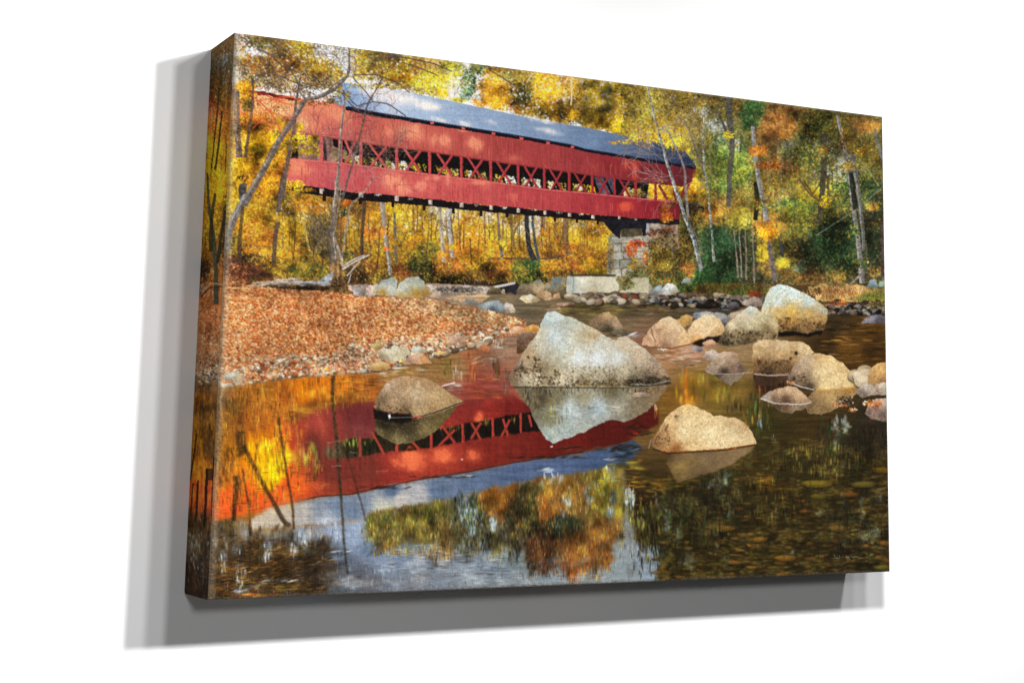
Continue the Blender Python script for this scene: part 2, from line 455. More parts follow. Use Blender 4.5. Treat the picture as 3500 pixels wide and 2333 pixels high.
for a in ((100, 270, 130, 40, 'OL4 OC2 O1'), (400, 310, 160, 40, 'OC3 OL3 O1 CR1'), (640, 360, 90, 40, 'OL3 YG2'), (880, 370, 60, 30, 'OL3 DG1'), (1080, 400, 110, 30, 'OC3 OL3 O1'), (1300, 420, 130, 30, 'OL5 OC2'), (1480, 450, 90, 30, 'O3 Y2 OC1'), (1700, 470, 120, 30, 'OC3 O2 YM2'), (1900, 500, 90, 30, 'YG3 Y2 OL2')): brush(c2, *a[:4], 1.1, a[4], 9)
for a in ((1480, 600, 130, 140, 'Y5 O3 CR2'), (1760, 640, 130, 150, 'Y5 O1 CR3 SK1'), (1940, 640, 90, 160, 'Y4 YG4 CR2'), (1030, 620, 140, 120, 'O4 Y5 CR1'), (2030, 620, 60, 160, 'Y3 SK3 YG2'), (560, 480, 150, 120, 'YG3 Y3 CR2'), (1650, 820, 150, 70, 'Y5 OC2 O2')): brush(c2, *a[:4], .45, a[4], 8)
smear(TOPS, 1, 1, .35)
thin(c2([(600, 540), (610, 600), (622, 690)]), 7, (226, 210, 170))
thin(c2([(1710, 470), (1710, 560), (1705, 730)]), 5, (230, 205, 150))
thin(c2([(1350, 460), (1310, 530)]), 4, (220, 200, 160)); thin(c2([(1385, 540), (1385, 580)]), 4, (235, 220, 190))
for a in ([(0, 310), (150, 290), (330, 330), (480, 360), (640, 430)], [(200, 350), (400, 420), (520, 470)], [(980, 420), (1100, 490), (1200, 560)]):
    thin(c2(a), 4, (84, 78, 74), .7)

# ---------------------------------------------------------------- woods on the right bank
def right_woods():
    b = brush
    b(c3, 330, 300, 150, 130, 1.5, 'OL5 OC4 YM2 DK1', 10)
    b(c3, 300, 440, 150, 70, 1.3, 'OL4 YM4 OC2', 10)
    b(c3, 470, 270, 110, 90, 1.2, 'OL4 OC2 DK1 GR1', 10)
    b(c3, 560, 480, 110, 80, 1.4, 'Y6 O2 OC2', 10)
    b(c3, 620, 300, 100, 90, 1.3, 'OL5 OC3 DK1 OM1', 10)
    b(c3, 700, 420, 70, 70, 1.1, 'OL3 YM2 OM1 GR1', 10)
    b(c3, 640, 600, 80, 70, 1.2, 'YM4 OL3 YG2', 10)
    b(c3, 760, 340, 50, 40, .8, 'SK3 BL2', 9)
    b(c3, 850, 440, 70, 46, 1.0, 'SK3 GB2 BL1', 9)
    b(c3, 880, 520, 60, 50, .9, 'SK2 G3 OL2', 9)
    b(c3, 830, 260, 110, 60, 1.2, 'OL3 OC2 DK2 OM1', 10)
    b(c3, 990, 570, 30, 40, 1.0, 'GB2 SK2', 8)
    b(c3, 870, 360, 60, 70, .6, 'OL2 DG2', 9)
    b(c3, 1090, 350, 90, 80, 1.9, 'G5 DG3', 10)
    b(c3, 1070, 430, 60, 40, 1.4, 'DG4 G2', 9)
    b(c3, 970, 300, 60, 60, 1.2, 'OL2 OC2 DK2', 9)
    b(c3, 1260, 400, 120, 110, 1.5, 'OM2 R2 OC5 CR1', 10)
    b(c3, 1180, 500, 70, 80, 1.4, 'OM3 OC3 R1', 10)
    b(c3, 1320, 330, 120, 40, 1.1, 'OC3 R2 GR1 OL1', 9)
    b(c3, 1370, 450, 90, 80, .9, 'OL3 DG1 OC2 R1', 10)
    b(c3, 1420, 620, 180, 110, 1.1, 'OL4 DG2 OC2 GR1', 10)
    b(c3, 1560, 450, 120, 90, 1.2, 'DG3 OL3 OC2', 10)
    b(c3, 1480, 370, 110, 40, 1.0, 'DG2 OL3 OC2', 10)
    b(c3, 1700, 420, 90, 50, 1.3, 'OM2 OC4 R1 OL2', 10)
    b(c3, 1830, 440, 100, 60, 1.4, 'OC5 OM2 OL2', 10)
    b(c3, 1620, 650, 70, 110, .8, 'SK1 CR2 YM1 OL2 YG1', 9)
    b(c3, 1560, 590, 40, 60, .5, 'CR2 SK1', 8)
    b(c3, 1800, 560, 130, 70, 1.1, 'OL3 OC3 YM2 DG1', 10)
    b(c3, 1850, 660, 90, 50, 1.2, 'YM2 OC4 OL2', 10)
    b(c3, 1880, 760, 70, 60, .9, 'OL3 OC2 DG2', 10)
    b(c3, 760, 780, 90, 110, 1.2, 'YM3 OL3 YG2 OC1', 10)
    b(c3, 900, 650, 100, 90, 1.4, 'G4 YG4 OL2', 10)
    b(c3, 970, 740, 110, 90, 1.4, 'YG4 G3 OL2 YM1', 10)
    b(c3, 860, 840, 110, 80, 1.2, 'G3 YG3 OC2 YM2', 10)
    b(c3, 1030, 620, 60, 70, 1.1, 'G3 OL2 OM1', 10)
    b(c3, 1160, 640, 100, 80, 1.1, 'OC4 OM2 OL2 R1', 10)
    b(c3, 1290, 700, 130, 70, 1.3, 'R2 OM3 OC4', 10)
    b(c3, 1200, 790, 130, 70, 1.2, 'OM2 OC4 OL2 G1', 10)
    b(c3, 1390, 760, 90, 70, 1.1, 'OC3 YM2 OL3', 10)
    b(c3, 1300, 900, 80, 46, .9, 'SK3 CR2 YM1', 8, asp=.4, ang=1.57, angj=.3)
    b(c3, 1220, 880, 90, 60, 1.0, 'YM4 OC3 OM1', 10)
    b(c3, 1440, 880, 140, 80, 1.2, 'YM4 OC3 G2 OL1', 10)
    b(c3, 1560, 850, 80, 70, 1.1, 'Y4 YG2 CR1', 10)
    b(c3, 1360, 980, 150, 80, 1.3, 'G4 YG3 OL2 YM1', 10)
    b(c3, 1060, 900, 110, 70, 1.0, 'OC3 OL2 G2 OM1', 10)
    b(c3, 900, 960, 130, 70, 1.2, 'OM3 OC3 YM2', 10)
    b(c3, 840, 1030, 110, 60, 1.2, 'OC4 OM2 R1 YM2', 10)
    b(c3, 1020, 1030, 130, 90, 1.3, 'YM3 YG3 OL3 OC1', 10)
    b(c3, 1190, 1080, 110, 80, 1.4, 'OM3 R2 OC2 YM1', 10)
    b(c3, 1260, 1010, 60, 50, 1.2, 'OM3 YM2', 9)
    b(c3, 1370, 1110, 130, 80, 1.2, 'YM3 YG2 G2 OC2', 10)
    b(c3, 1480, 1060, 80, 70, 1.0, 'OL3 G3 YM1', 10)
    b(c3, 1160, 1150, 70, 50, 1.2, 'OM4 YM2', 10)
    b(c3, 1770, 830, 150, 90, .8, 'DG4 OL3 YM1', 10)
    b(c3, 1700, 910, 90, 40, .9, 'OL3 YM2 OC2', 10)
    b(c3, 1660, 1000, 150, 70, .7, 'DG3 OL2 OC2', 10)
    b(c3, 1870, 960, 50, 36, 1.3, 'OM3 YM2 OC1', 9)
    b(c3, 1890, 1090, 60, 30, 1.1, 'OM2 YM2 OC2', 9)
    b(c3, 1640, 1150, 200, 110, .8, 'DG5 G1', 10)
    b(c3, 1600, 1330, 190, 100, .8, 'DG4 DK2 OC1', 10)
    b(c3, 1850, 1260, 100, 130, .7, 'DG3 DK3 OL1', 10)
    b(c3, 1780, 1270, 60, 30, .9, 'OL3 YG2', 9)
    b(c3, 1390, 1250, 130, 80, .8, 'DK3 OL3 OC2 R1', 10)
    b(c3, 840, 1200, 140, 120, 1.1, 'DG5 G2', 11)
    b(c3, 880, 1370, 150, 90, 1.2, 'DG4 G3', 11)
    b(c3, 770, 1420, 80, 60, 1.3, 'G4 DG2', 10)
    b(c3, 1050, 1240, 90, 110, .8, 'DK4 DG2', 10)
    b(c3, 1130, 1170, 60, 60, .9, 'YM3 OC1', 9)
    b(c3, 1160, 1250, 60, 70, .9, 'YM4 YG1', 9)
    b(c3, 1290, 1190, 60, 30, .9, 'YM4 OL1', 9)
    b(c3, 1280, 1330, 46, 40, 1.5, 'YM4 YG3', 8)
    b(c3, 1340, 1270, 50, 60, .8, 'YM3 OC2', 9)
    b(c3, 1190, 1350, 60, 70, .8, 'OM2 OC3', 9)
    b(c3, 1330, 1380, 120, 50, .9, 'OC3 R2 OL2', 9)
    b(c3, 1450, 1400, 130, 60, 1.0, 'R3 OM1 OC3 OL2', 9)
    b(c3, 1400, 1360, 50, 40, .8, 'GB2 G2', 9)
    b(c3, 1640, 1410, 60, 50, 1.0, 'YM2 OM2 OC2', 9)
    b(c3, 1880, 1380, 50, 40, 1.0, 'OM2 YM1 R1', 9)
    b(c3, 500, 1240, 90, 60, 1.3, 'YM4 OL3 YG2', 10)
    b(c3, 470, 1320, 120, 70, 1.3, 'OL4 OC3 YM2 G1', 10)
    b(c3, 640, 1260, 80, 90, 1.1, 'OC3 OL3 DK2', 10)
    b(c3, 560, 1130, 110, 60, .9, 'OC3 OL3 R1', 10)
    b(c3, 680, 1080, 70, 90, 1.0, 'DG3 OL3 OC1', 10)
    b(c3, 690, 980, 80, 60, 1.0, 'DK2 GR2 OL2', 10)
    b(c3, 670, 1380, 50, 50, 1.4, 'OM3 R2 YM2', 9)
    b(c3, 620, 1420, 60, 40, 1.0, 'G3 OL2 R1', 9)
    b(c3, 740, 860, 40, 70, 1.5, 'Y5 O2', 9)
    b(c3, 690, 860, 40, 80, 1.5, 'Y4 O4', 9)
right_woods()
WOODS = c3([(200, 120), (2000, 320), (2000, 1480), (1300, 1440), (760, 1480), (640, 1050), (760, 900), (720, 700), (600, 560), (200, 480)])
scatter(WOODS, .18, 'DK2 OL3 DG3', 6, .5, alpha=.45, clump=.3, gap=(NM, .1))
scatter(WOODS, .07, 'YG3 YM3 G2 OM1', 5, .5, alpha=.8, clump=.3)
scatter(c3([(1640, 800), (1960, 780), (1960, 1400), (1480, 1400), (1500, 1050)]), .3, 'DK2 DG4', 7, .5, alpha=.5, gap=(NM, -.1))
scatter(c3([(300, 200), (1000, 280), (1000, 800), (700, 700), (560, 520), (250, 450)]), .07, 'SK2 CR2', 6, .6, alpha=.7, gap=(NF, .1))
scatter(c3([(1480, 520), (1720, 560), (1720, 800), (1500, 800)]), .16, 'SK2 CR3', 6, .6, alpha=.7, gap=(NM, 0))
scatter(c3([(1180, 840), (1420, 840), (1420, 960), (1180, 960)]), .12, 'SK3 CR1', 6, .4, ang=1.57, angj=.3, alpha=.7)

def right_lights():
    b = brush
    b(c3, 930, 660, 110, 90, .6, 'YG4 G4', 8); b(c3, 980, 760, 110, 80, .6, 'YG5 G3', 8); b(c3, 860, 830, 90, 60, .5, 'G5 YG3', 8)
    b(c3, 1090, 340, 80, 70, .9, 'G6', 8); b(c3, 1370, 980, 130, 70, .6, 'G5 YG4', 8); b(c3, 1400, 620, 130, 90, .4, 'OL3 G3 DG1', 8)
    b(c3, 860, 1230, 130, 110, .6, 'DG5 G4', 9); b(c3, 880, 1380, 140, 80, .7, 'G5 DG3', 9); b(c3, 770, 1420, 70, 50, .9, 'G6', 9)
    b(c3, 1440, 880, 110, 60, .5, 'Y4 YG2', 8); b(c3, 1260, 440, 110, 90, .5, 'OM4 O3 LF1', 8); b(c3, 1290, 700, 120, 50, .5, 'OM4 O2 LF1', 8)
    b(c3, 1200, 1090, 110, 70, .6, 'O4 OM3', 8); b(c3, 1020, 1030, 110, 60, .5, 'YM4 YG3', 8); b(c3, 880, 970, 110, 50, .5, 'O2 YM4', 8)
    b(c3, 1160, 1250, 50, 60, .6, 'Y3 YM3', 8); b(c3, 1290, 1330, 40, 34, .8, 'Y3 YG3', 8); b(c3, 1830, 440, 90, 50, .5, 'OM4 O2', 8); b(c3, 1560, 1220, 150, 90, .5, 'DG5 G2', 9)
    b(c3, 330, 330, 120, 110, .4, 'YM3 OL3 YG1', 8); b(c3, 620, 560, 90, 70, .6, 'Y5 YG2', 8); b(c3, 900, 560, 70, 50, .4, 'G3 GB2', 8); b(c3, 1780, 850, 130, 70, .4, 'DG4 G1', 9)
right_lights()
def trunks_right():
    s = stroke
    s(c3([(930, 230), (940, 400), (955, 560), (940, 740), (930, 960)]), 22, 15, (86, 82, 76), .35, .85)
    s(c3([(850, 330), (900, 430), (930, 520)]), 6, 9, (84, 76, 66), .3, .8)
    s(c3([(1545, 490), (1552, 700), (1535, 900), (1520, 1080)]), 22, 15, (76, 70, 56), .4, .85)
    s(c3([(1575, 760), (1580, 960)]), 6, 6, (92, 76, 50), .3, .8)
    s(c3([(1110, 800), (1115, 920), (1105, 1050)]), 15, 15, (34, 38, 30), .4, .9)
    s(c3([(1090, 440), (1105, 640), (1135, 820), (1168, 1000), (1180, 1050)]), 12, 18, (122, 118, 114), .35, .95, light=(146, 144, 140))
    s(c3([(1190, 1170), (1212, 1310), (1232, 1440)]), 14, 17, (110, 100, 96), .35, .95)
    s(c3([(1640, 370), (1680, 560), (1712, 740), (1745, 980), (1778, 1220), (1800, 1460)]), 10, 18, (118, 112, 106), .35, .95, light=(152, 148, 142))
    s(c3([(1735, 620), (1770, 820), (1795, 1020), (1812, 1250)]), 16, 11, (102, 98, 92), .35, .9, light=(136, 132, 128))
    s(c3([(1725, 740), (1760, 980)]), 14, 20, (30, 34, 28), .3, .7)
    s(c3([(1880, 460), (1905, 560), (1935, 660)]), 8, 12, (110, 110, 104), .3, .9)
    s(c3([(1930, 1050), (1936, 1420)]), 11, 13, (80, 66, 60), .4, .9)
    s(c3([(1825, 1180), (1830, 1400)]), 7, 7, (90, 84, 72), .4, .8)
    for x0, x1 in ((965, 995), (1000, 1016), (1085, 1100), (1040, 1046)):
        s(c3([(x0, 1120), ((x0 + x1) / 2 + 3, 1290), (x1, 1475 - (x0 % 7) * 9)]), 4, 6, (130, 118, 104), .3, .8)
    s(c3([(1270, 1190), (1285, 1290)]), 9, 9, (60, 62, 60), .3, .9)
    s(c3([(1720, 1468), (1790, 1405)]), 5, 8, (150, 140, 126), .3, .9)
    thin(c3([(1945, 818), (1880, 880), (1770, 978), (1640, 1060), (1500, 1150)]), 1.8, (160, 162, 146), .6)
    thin(c3([(1945, 1240), (1880, 1310), (1850, 1350)]), 2.4, (130, 126, 112), .7)
    thin(c3([(1560, 760), (1480, 880), (1420, 800)]), 2.6, (80, 64, 46), .7)
    thin(c3([(1390, 780), (1450, 870), (1520, 930)]), 3.4, (84, 66, 50), .8)
    thin(c3([(1780, 650), (1850, 740), (1910, 830)]), 2.4, (170, 160, 130), .7)
    for i in range(34):
        x, y = rnd.uniform(760, 1900), rnd.uniform(320, 1050)
        (px, py), = c3([(x, y)])
        twig(px, py, rnd.uniform(-2.6, -.5), rnd.uniform(35, 80), 2.2, rnd.choice([(70, 60, 46), (120, 112, 98), (96, 84, 66)]), 1, .5, .2, .6)
trunks_right()
# grey misty sprays
brush(c3, 1330, 560, 60, 26, .6, 'GR2 GB1', 7, asp=.3, ang=-.5, angj=.3, alpha=.5)
brush(c3, 1650, 650, 50, 40, .6, 'GR2 CR1', 6, asp=.25, ang=-.4, angj=.5, alpha=.6)
# the depth of the woods: darker, cooler, with many thin stems
grade(c3([(760, 560), (2000, 420), (2000, 1500), (760, 1500), (640, 1080), (780, 900)]), .86, .98, tint=(.98, 1.02, 1.02), feather=20)
grade(c3([(240, 120), (2000, 300), (2000, 560), (760, 560), (600, 520), (250, 420)]), .9, .93, feather=16)
for i in range(70):
    x = rnd.uniform(700, 1930); y = rnd.uniform(380, 1000); ln = rnd.uniform(150, 420); k = rnd.uniform(-.06, .06)
    stroke(c3([(x, y), (x + k * ln * .5, y + ln * .5), (x + k * ln, y + ln)]), rnd.uniform(2, 4), rnd.uniform(3, 6), rnd.choice([(58, 52, 42), (90, 84, 72), (120, 114, 102), (44, 46, 38)]), .3, rnd.uniform(.35, .7))
for a in ((1700, 1180, 170, 130, 'DG6 DK1'), (1560, 1300, 160, 90, 'DG5 DK1'), (1870, 1200, 80, 170, 'DG4 DK3'), (1380, 1230, 120, 70, 'DK3 DG3'), (1050, 1200, 90, 120, 'DG3 DK3'), (1780, 850, 150, 90, 'DG5 OL1'), (900, 1180, 110, 90, 'DG6'), (1500, 640, 150, 90, 'DG3 OL3'), (1590, 430, 110, 70, 'DG4 OL2')):
    brush(c3, *a[:4], .45, a[4], 9)
for a in ((1000, 720, 110, 100, 'YG4 G4'), (900, 640, 70, 60, 'G4 YG2'), (1380, 960, 110, 60, 'G4 YG3'), (1280, 430, 90, 90, 'OM4 OC2'), (1190, 1090, 90, 60, 'O3 OM3'), (1160, 1260, 46, 60, 'Y3 YM3'), (1285, 1330, 38, 32, 'Y3 YG3'), (1450, 880, 90, 50, 'Y3 YM2 YG2'), (1850, 450, 70, 40, 'OM3 O1'), (1870, 960, 40, 26, 'OM3 Y1'), (1020, 1030, 90, 50, 'YM3 YG3'), (880, 980, 90, 40, 'OM3 YM2')):
    brush(c3, *a[:4], .4, a[4], 8)
smear(WOODS, 1, 1, .4)
scatter(WOODS, .02, 'YG2 YM3 OM2 G2', 5, .5, alpha=.8, clump=.3)
for a in ((1550, 420, 170, 90, 'OL4 G2 YM2'), (1480, 620, 180, 110, 'OL3 YM2 G3 CR1'), (1750, 560, 150, 90, 'OC3 YM2 G2'), (1850, 700, 90, 100, 'OL3 YM2 G2'), (1250, 820, 170, 100, 'OM2 YM3 OL2 G1'), (1100, 920, 170, 110, 'YM3 YG2 OM2 G1'), (1550, 980, 170, 90, 'G3 OL3 YM2'), (1720, 900, 130, 90, 'G3 OL3 YM1'), (1350, 1060, 170, 90, 'YM3 YG2 G2 OM1'), (760, 1000, 110, 90, 'OM3 YM2 OL2'), (1650, 1250, 200, 120, 'DG3 G3 OL1'), (900, 700, 140, 140, 'YG3 G4 YM1'), (620, 330, 160, 110, 'OL4 YM2 OC2'), (860, 330, 110, 70, 'OL3 OC2 GB1')):
    brush(c3, *a[:4], .28, a[4], 7, clump=.4)
scatter(c3([(1500, 560), (1700, 580), (1700, 820), (1480, 760)]), .1, 'CR3 SK1 Y1', 6, .6, alpha=.6)
smear(c3([(640, 420), (2000, 330), (2000, 1440), (760, 1440)]), 1, 1, .3)
trunks_right()
brush(c3, 100, 270, 120, 120, 1.1, 'Y5 YG2 SK3 CR1', 8); brush(c3, 200, 330, 60, 120, .9, 'Y5 CR2 SK1 YG1', 8); brush(c3, 60, 400, 90, 60, .8, 'Y5 O1 CR1', 8); brush(c3, 180, 440, 60, 40, .8, 'Y6', 8)
for a in ((1180, 1150, 60, 40, 'O3 Y3'), (1120, 600, 60, 40, 'OM3 OC2')): brush(c3, *a[:4], .5, a[4], 8)
# leaves hanging in front of those trunks
for a in ((1130, 600, 60, 30, 'R2 O2 OC2'), (1180, 700, 90, 26, 'O2 R2 OC3'), (1720, 700, 60, 26, 'OL3 OC2'), (1660, 830, 60, 30, 'DG3 OL2'),
          (1560, 930, 40, 40, 'Y2 OL2'), (1800, 600, 60, 22, 'OC3 Y2 OL1'), (1180, 1130, 60, 46, 'O4 Y2'), (1120, 940, 50, 40, 'OC2 OL2 G1'),
          (800, 1000, 60, 30, 'O2 OC3 Y1'), (930, 500, 40, 26, 'Y2 OL2'), (1550, 600, 40, 40, 'OL3 OC2'), (1790, 1330, 40, 30, 'OL2 DG2'),
          (1700, 520, 46, 60, 'OL2 OC3'), (1720, 1120, 60, 60, 'DG3 OL1')):
    brush(c3, *a[:4], 1.0, a[4], 9)

# ---------------------------------------------------------------- woods seen below the bridge
def under():
    b = brush
    # gaps of bright sky first
    for x, y, rx, ry, d in ((470, 310, 50, 40, 1.4), (575, 400, 40, 110, 1.5), (690, 380, 40, 60, 1.2), (950, 370, 60, 60, 1.1), (1240, 520, 60, 110, .9), (1345, 450, 20, 100, 1.6),
                            (1410, 440, 30, 90, 1.6), (1480, 420, 24, 60, 1.0), (1790, 450, 70, 60, .7), (350, 420, 40, 60, .8), (740, 560, 20, 50, .7), (1100, 430, 30, 60, .7)):
        b(c5, x, y, rx, ry, d, 'SK3 CR1', 9)
    b(c5, 90, 330, 120, 60, 1.4, 'Y6 O2', 9); b(c5, 90, 480, 100, 110, 1.2, 'O3 Y3 OC2', 9)
    b(c5, 240, 340, 90, 80, 1.2, 'Y4 OC2 O1', 9); b(c5, 390, 350, 90, 90, .9, 'Y4 OC3 YG1', 9)
    b(c5, 240, 500, 110, 80, 1.2, 'OC4 Y3 OL2', 9); b(c5, 420, 490, 110, 90, 1.2, 'Y5 OC2 O1', 9)
    b(c5, 320, 620, 100, 60, 1.4, 'O4 Y3 OC1', 9); b(c5, 480, 590, 60, 60, 1.3, 'Y4 YG3', 9)
    b(c5, 760, 440, 110, 80, 1.3, 'O3 R1 OC2 Y2', 9); b(c5, 860, 560, 140, 80, 1.5, 'O5 Y2 OC1', 9)
    b(c5, 860, 400, 60, 70, .9, 'O2 OC3 Y1', 9); b(c5, 1010, 500, 80, 80, 1.2, 'Y4 OL2 OC3', 9)
    b(c5, 1120, 550, 90, 90, 1.2, 'Y3 OC3 OL2', 9); b(c5, 1230, 600, 80, 90, 1.0, 'Y4 OC3', 9)
    b(c5, 1180, 400, 90, 60, .8, 'OC4 OL2', 9); b(c5, 690, 660, 110, 70, 1.4, 'O4 RD1 Y1 OC1', 9)
    b(c5, 960, 660, 150, 70, 1.3, 'Y3 O3 OC2', 9); b(c5, 1130, 680, 120, 60, 1.2, 'OC4 Y2 R1', 9)
    b(c5, 1520, 420, 50, 50, 1.2, 'Y4 O3', 9); b(c5, 1560, 560, 110, 110, 1.4, 'O2 OC4 Y2', 9)
    b(c5, 1750, 420, 90, 50, 1.1, 'OL4 OC2 G1', 9); b(c5, 1780, 560, 140, 90, 1.5, 'Y6 O2 OC1', 9)
    b(c5, 1930, 470, 90, 90, 1.3, 'O3 OC3 OL2', 9); b(c5, 1960, 620, 90, 100, 1.4, 'Y4 OC3 OL1', 9)
    b(c5, 1530, 680, 120, 70, 1.3, 'OC5 R2 Y1', 9); b(c5, 1780, 680, 160, 70, 1.3, 'OC4 R2 O2 Y1', 9)
    b(c5, 120, 680, 120, 80, 1.1, 'OC3 OL3 Y2', 9); b(c5, 60, 800, 90, 60, 1.1, 'OL3 OC3 DK1', 9)
    b(c5, 200, 850, 110, 60, 1.3, 'R4 BR3', 9); b(c5, 380, 700, 110, 80, 1.2, 'OL4 G2 DG1 Y1', 9)
    b(c5, 460, 640, 60, 50, 1.2, 'G3 OL2 DG1', 9); b(c5, 300, 790, 40, 70, 1.0, 'DG2 G2', 9)
    b(c5, 400, 820, 100, 60, 1.1, 'OL3 DG3 DK1', 9); b(c5, 570, 830, 110, 70, 1.4, 'R4 BR3 OC2', 9)
    b(c5, 590, 740, 90, 50, 1.2, 'O2 OC3 R2', 9); b(c5, 720, 810, 80, 50, 1.5, 'RD3 O2 R1', 9)
    b(c5, 870, 780, 140, 70, 1.4, 'Y3 OC5 OL1', 9); b(c5, 860, 880, 140, 50, 1.2, 'OC3 BR3 OL2', 9)
    b(c5, 1040, 850, 130, 70, 1.3, 'R2 OC4 BR3', 9); b(c5, 1100, 760, 110, 60, 1.3, 'OC3 O3 R1', 9)
    b(c5, 1300, 860, 120, 110, 1.6, 'G5 DG2 OL2', 9); b(c5, 1230, 800, 60, 50, 1.0, 'OL3 G2', 9)
    b(c5, 1060, 940, 60, 36, 1.1, 'OL4 OC1', 9); b(c5, 1510, 810, 90, 70, 1.4, 'O3 OC3 Y2', 9)
    b(c5, 1720, 790, 120, 80, 1.3, 'R3 OC4 BR2 O1', 9); b(c5, 1890, 790, 110, 80, 1.3, 'Y3 OC4 O2 OL1', 9)
    b(c5, 1940, 860, 90, 40, 1.2, 'Y3 OL3 YG1', 9); b(c5, 1450, 900, 50, 50, 1.0, 'DG3 OL1', 9)
    b(c5, 450, 920, 140, 50, 1.2, 'DG3 DK3 OL2', 9); b(c5, 640, 930, 140, 40, 1.2, 'DK4 OL3 DG2', 9)
    b(c5, 840, 970, 180, 30, 1.4, 'DK5 GR1', 8); b(c5, 560, 950, 120, 36, 1.2, 'DK3 OL2', 8)
    b(c5, 1600, 870, 120, 26, 1.0, 'DK2 BR3', 8); b(c5, 1100, 985, 130, 30, 1.5, 'DK6', 8)
    # left of that, behind the leaning trees
    b(c4, 560, 250, 120, 90, 1.4, 'Y5 OC3', 9); b(c4, 700, 380, 160, 90, 1.4, 'Y4 O3 OC3', 9)
    b(c4, 620, 470, 100, 80, 1.3, 'O4 Y2 OC2', 9); b(c4, 760, 560, 150, 80, 1.4, 'O4 OC3 R1 Y1', 9)
    b(c4, 980, 300, 140, 110, 1.3, 'OL3 Y3 OC3', 9); b(c4, 1160, 260, 120, 70, 1.4, 'O5 Y2', 9)
    b(c4, 1290, 290, 80, 60, 1.4, 'O5 Y2', 9); b(c4, 1060, 430, 120, 90, 1.3, 'Y5 OC2 YG1', 9)
    b(c4, 1060, 580, 120, 90, 1.3, 'Y4 OC3 O1', 9); b(c4, 960, 690, 180, 50, 1.4, 'O4 Y3 OC2', 9, asp=.4, ang=.2, angj=.4)
    b(c4, 700, 680, 120, 30, 1.3, 'O5 OC1', 9, asp=.4, ang=.2, angj=.4)
    b(c4, 980, 180, 130, 60, 1.2, 'OC3 OL3 BR1', 9); b(c4, 680, 180, 90, 80, 1.2, 'O2 Y3 OC2', 9)
    b(c4, 1290, 470, 120, 100, 1.2, 'DK4 OL3 DG1', 9); b(c4, 1330, 620, 90, 110, 1.2, 'DK4 DG2 OL2', 9)
    b(c4, 1170, 640, 60, 120, .9, 'OL3 OC2 DK1', 9); b(c4, 1500, 340, 40, 30, 1.2, 'DG2 OL2', 9)
    b(c4, 1530, 240, 60, 40, 1.6, 'RD2 O4', 9); b(c4, 1490, 420, 50, 40, 1.3, 'RD2 O2 OC1', 9)
    b(c4, 1590, 540, 70, 130, 1.2, 'OL3 Y3 OC2', 9); b(c4, 1740, 380, 70, 120, 1.3, 'O3 OC3 Y1', 9)
    b(c4, 1750, 520, 80, 60, 1.4, 'O4 OC1 RD1', 9); b(c4, 1790, 700, 90, 70, 1.2, 'Y3 OC3 OL2', 9)
    b(c4, 1960, 420, 90, 130, 1.0, 'Y4 OC3', 9); b(c4, 1540, 720, 40, 50, 1.3, 'DG3 OL1', 9)
    b(c4, 680, 760, 120, 70, 1.0, 'DK5 BR2', 9); b(c4, 700, 840, 160, 60, 1.0, 'BR4 R2 DK1', 9, asp=.3, ang=.2, angj=.4)
    b(c4, 1030, 830, 190, 70, 1.3, 'OL4 OC3 YG1 Y1', 9); b(c4, 1250, 840, 110, 70, 1.2, 'OL3 G2 OC1', 9)
    b(c4, 1060, 840, 60, 46, 1.1, 'G2 OL2', 9); b(c4, 900, 770, 60, 50, .9, 'OC2 DK2 OL1', 9)
    b(c4, 1730, 840, 100, 70, 1.1, 'BR3 R2 DK1', 9); b(c4, 1640, 900, 90, 70, 1.2, 'DK4 BR2', 9)
    b(c4, 1820, 920, 120, 40, 1.1, 'OL3 DK2 BR1', 9); b(c4, 510, 600, 60, 100, 1.2, 'OL3 DG1 OC2', 9)
under()
UNDER = cat_(c4([(480, 60), (1100, 180), (2091, 260)]), c5([(500, 260), (2000, 420), (2040, 900), (1000, 960), (0, 960)]), c4([(1500, 900), (900, 880), (480, 700)]))
scatter(UNDER, .3, 'DK2 OC3 OL3 BR2', 6, .5, alpha=.5, clump=.3, gap=(NM, .1))
scatter(UNDER, .1, 'Y4 OC1 O3', 5, .5, alpha=.85, clump=.4, gap=(NM, -.1))
scatter(cat_(c4([(900, 230), (2091, 270)]), c5([(500, 280), (2000, 430), (2000, 560), (0, 520)]), c4([(900, 420)])), .1, 'SK2 CR2', 6, .7, alpha=.8, gap=(NF, .05))

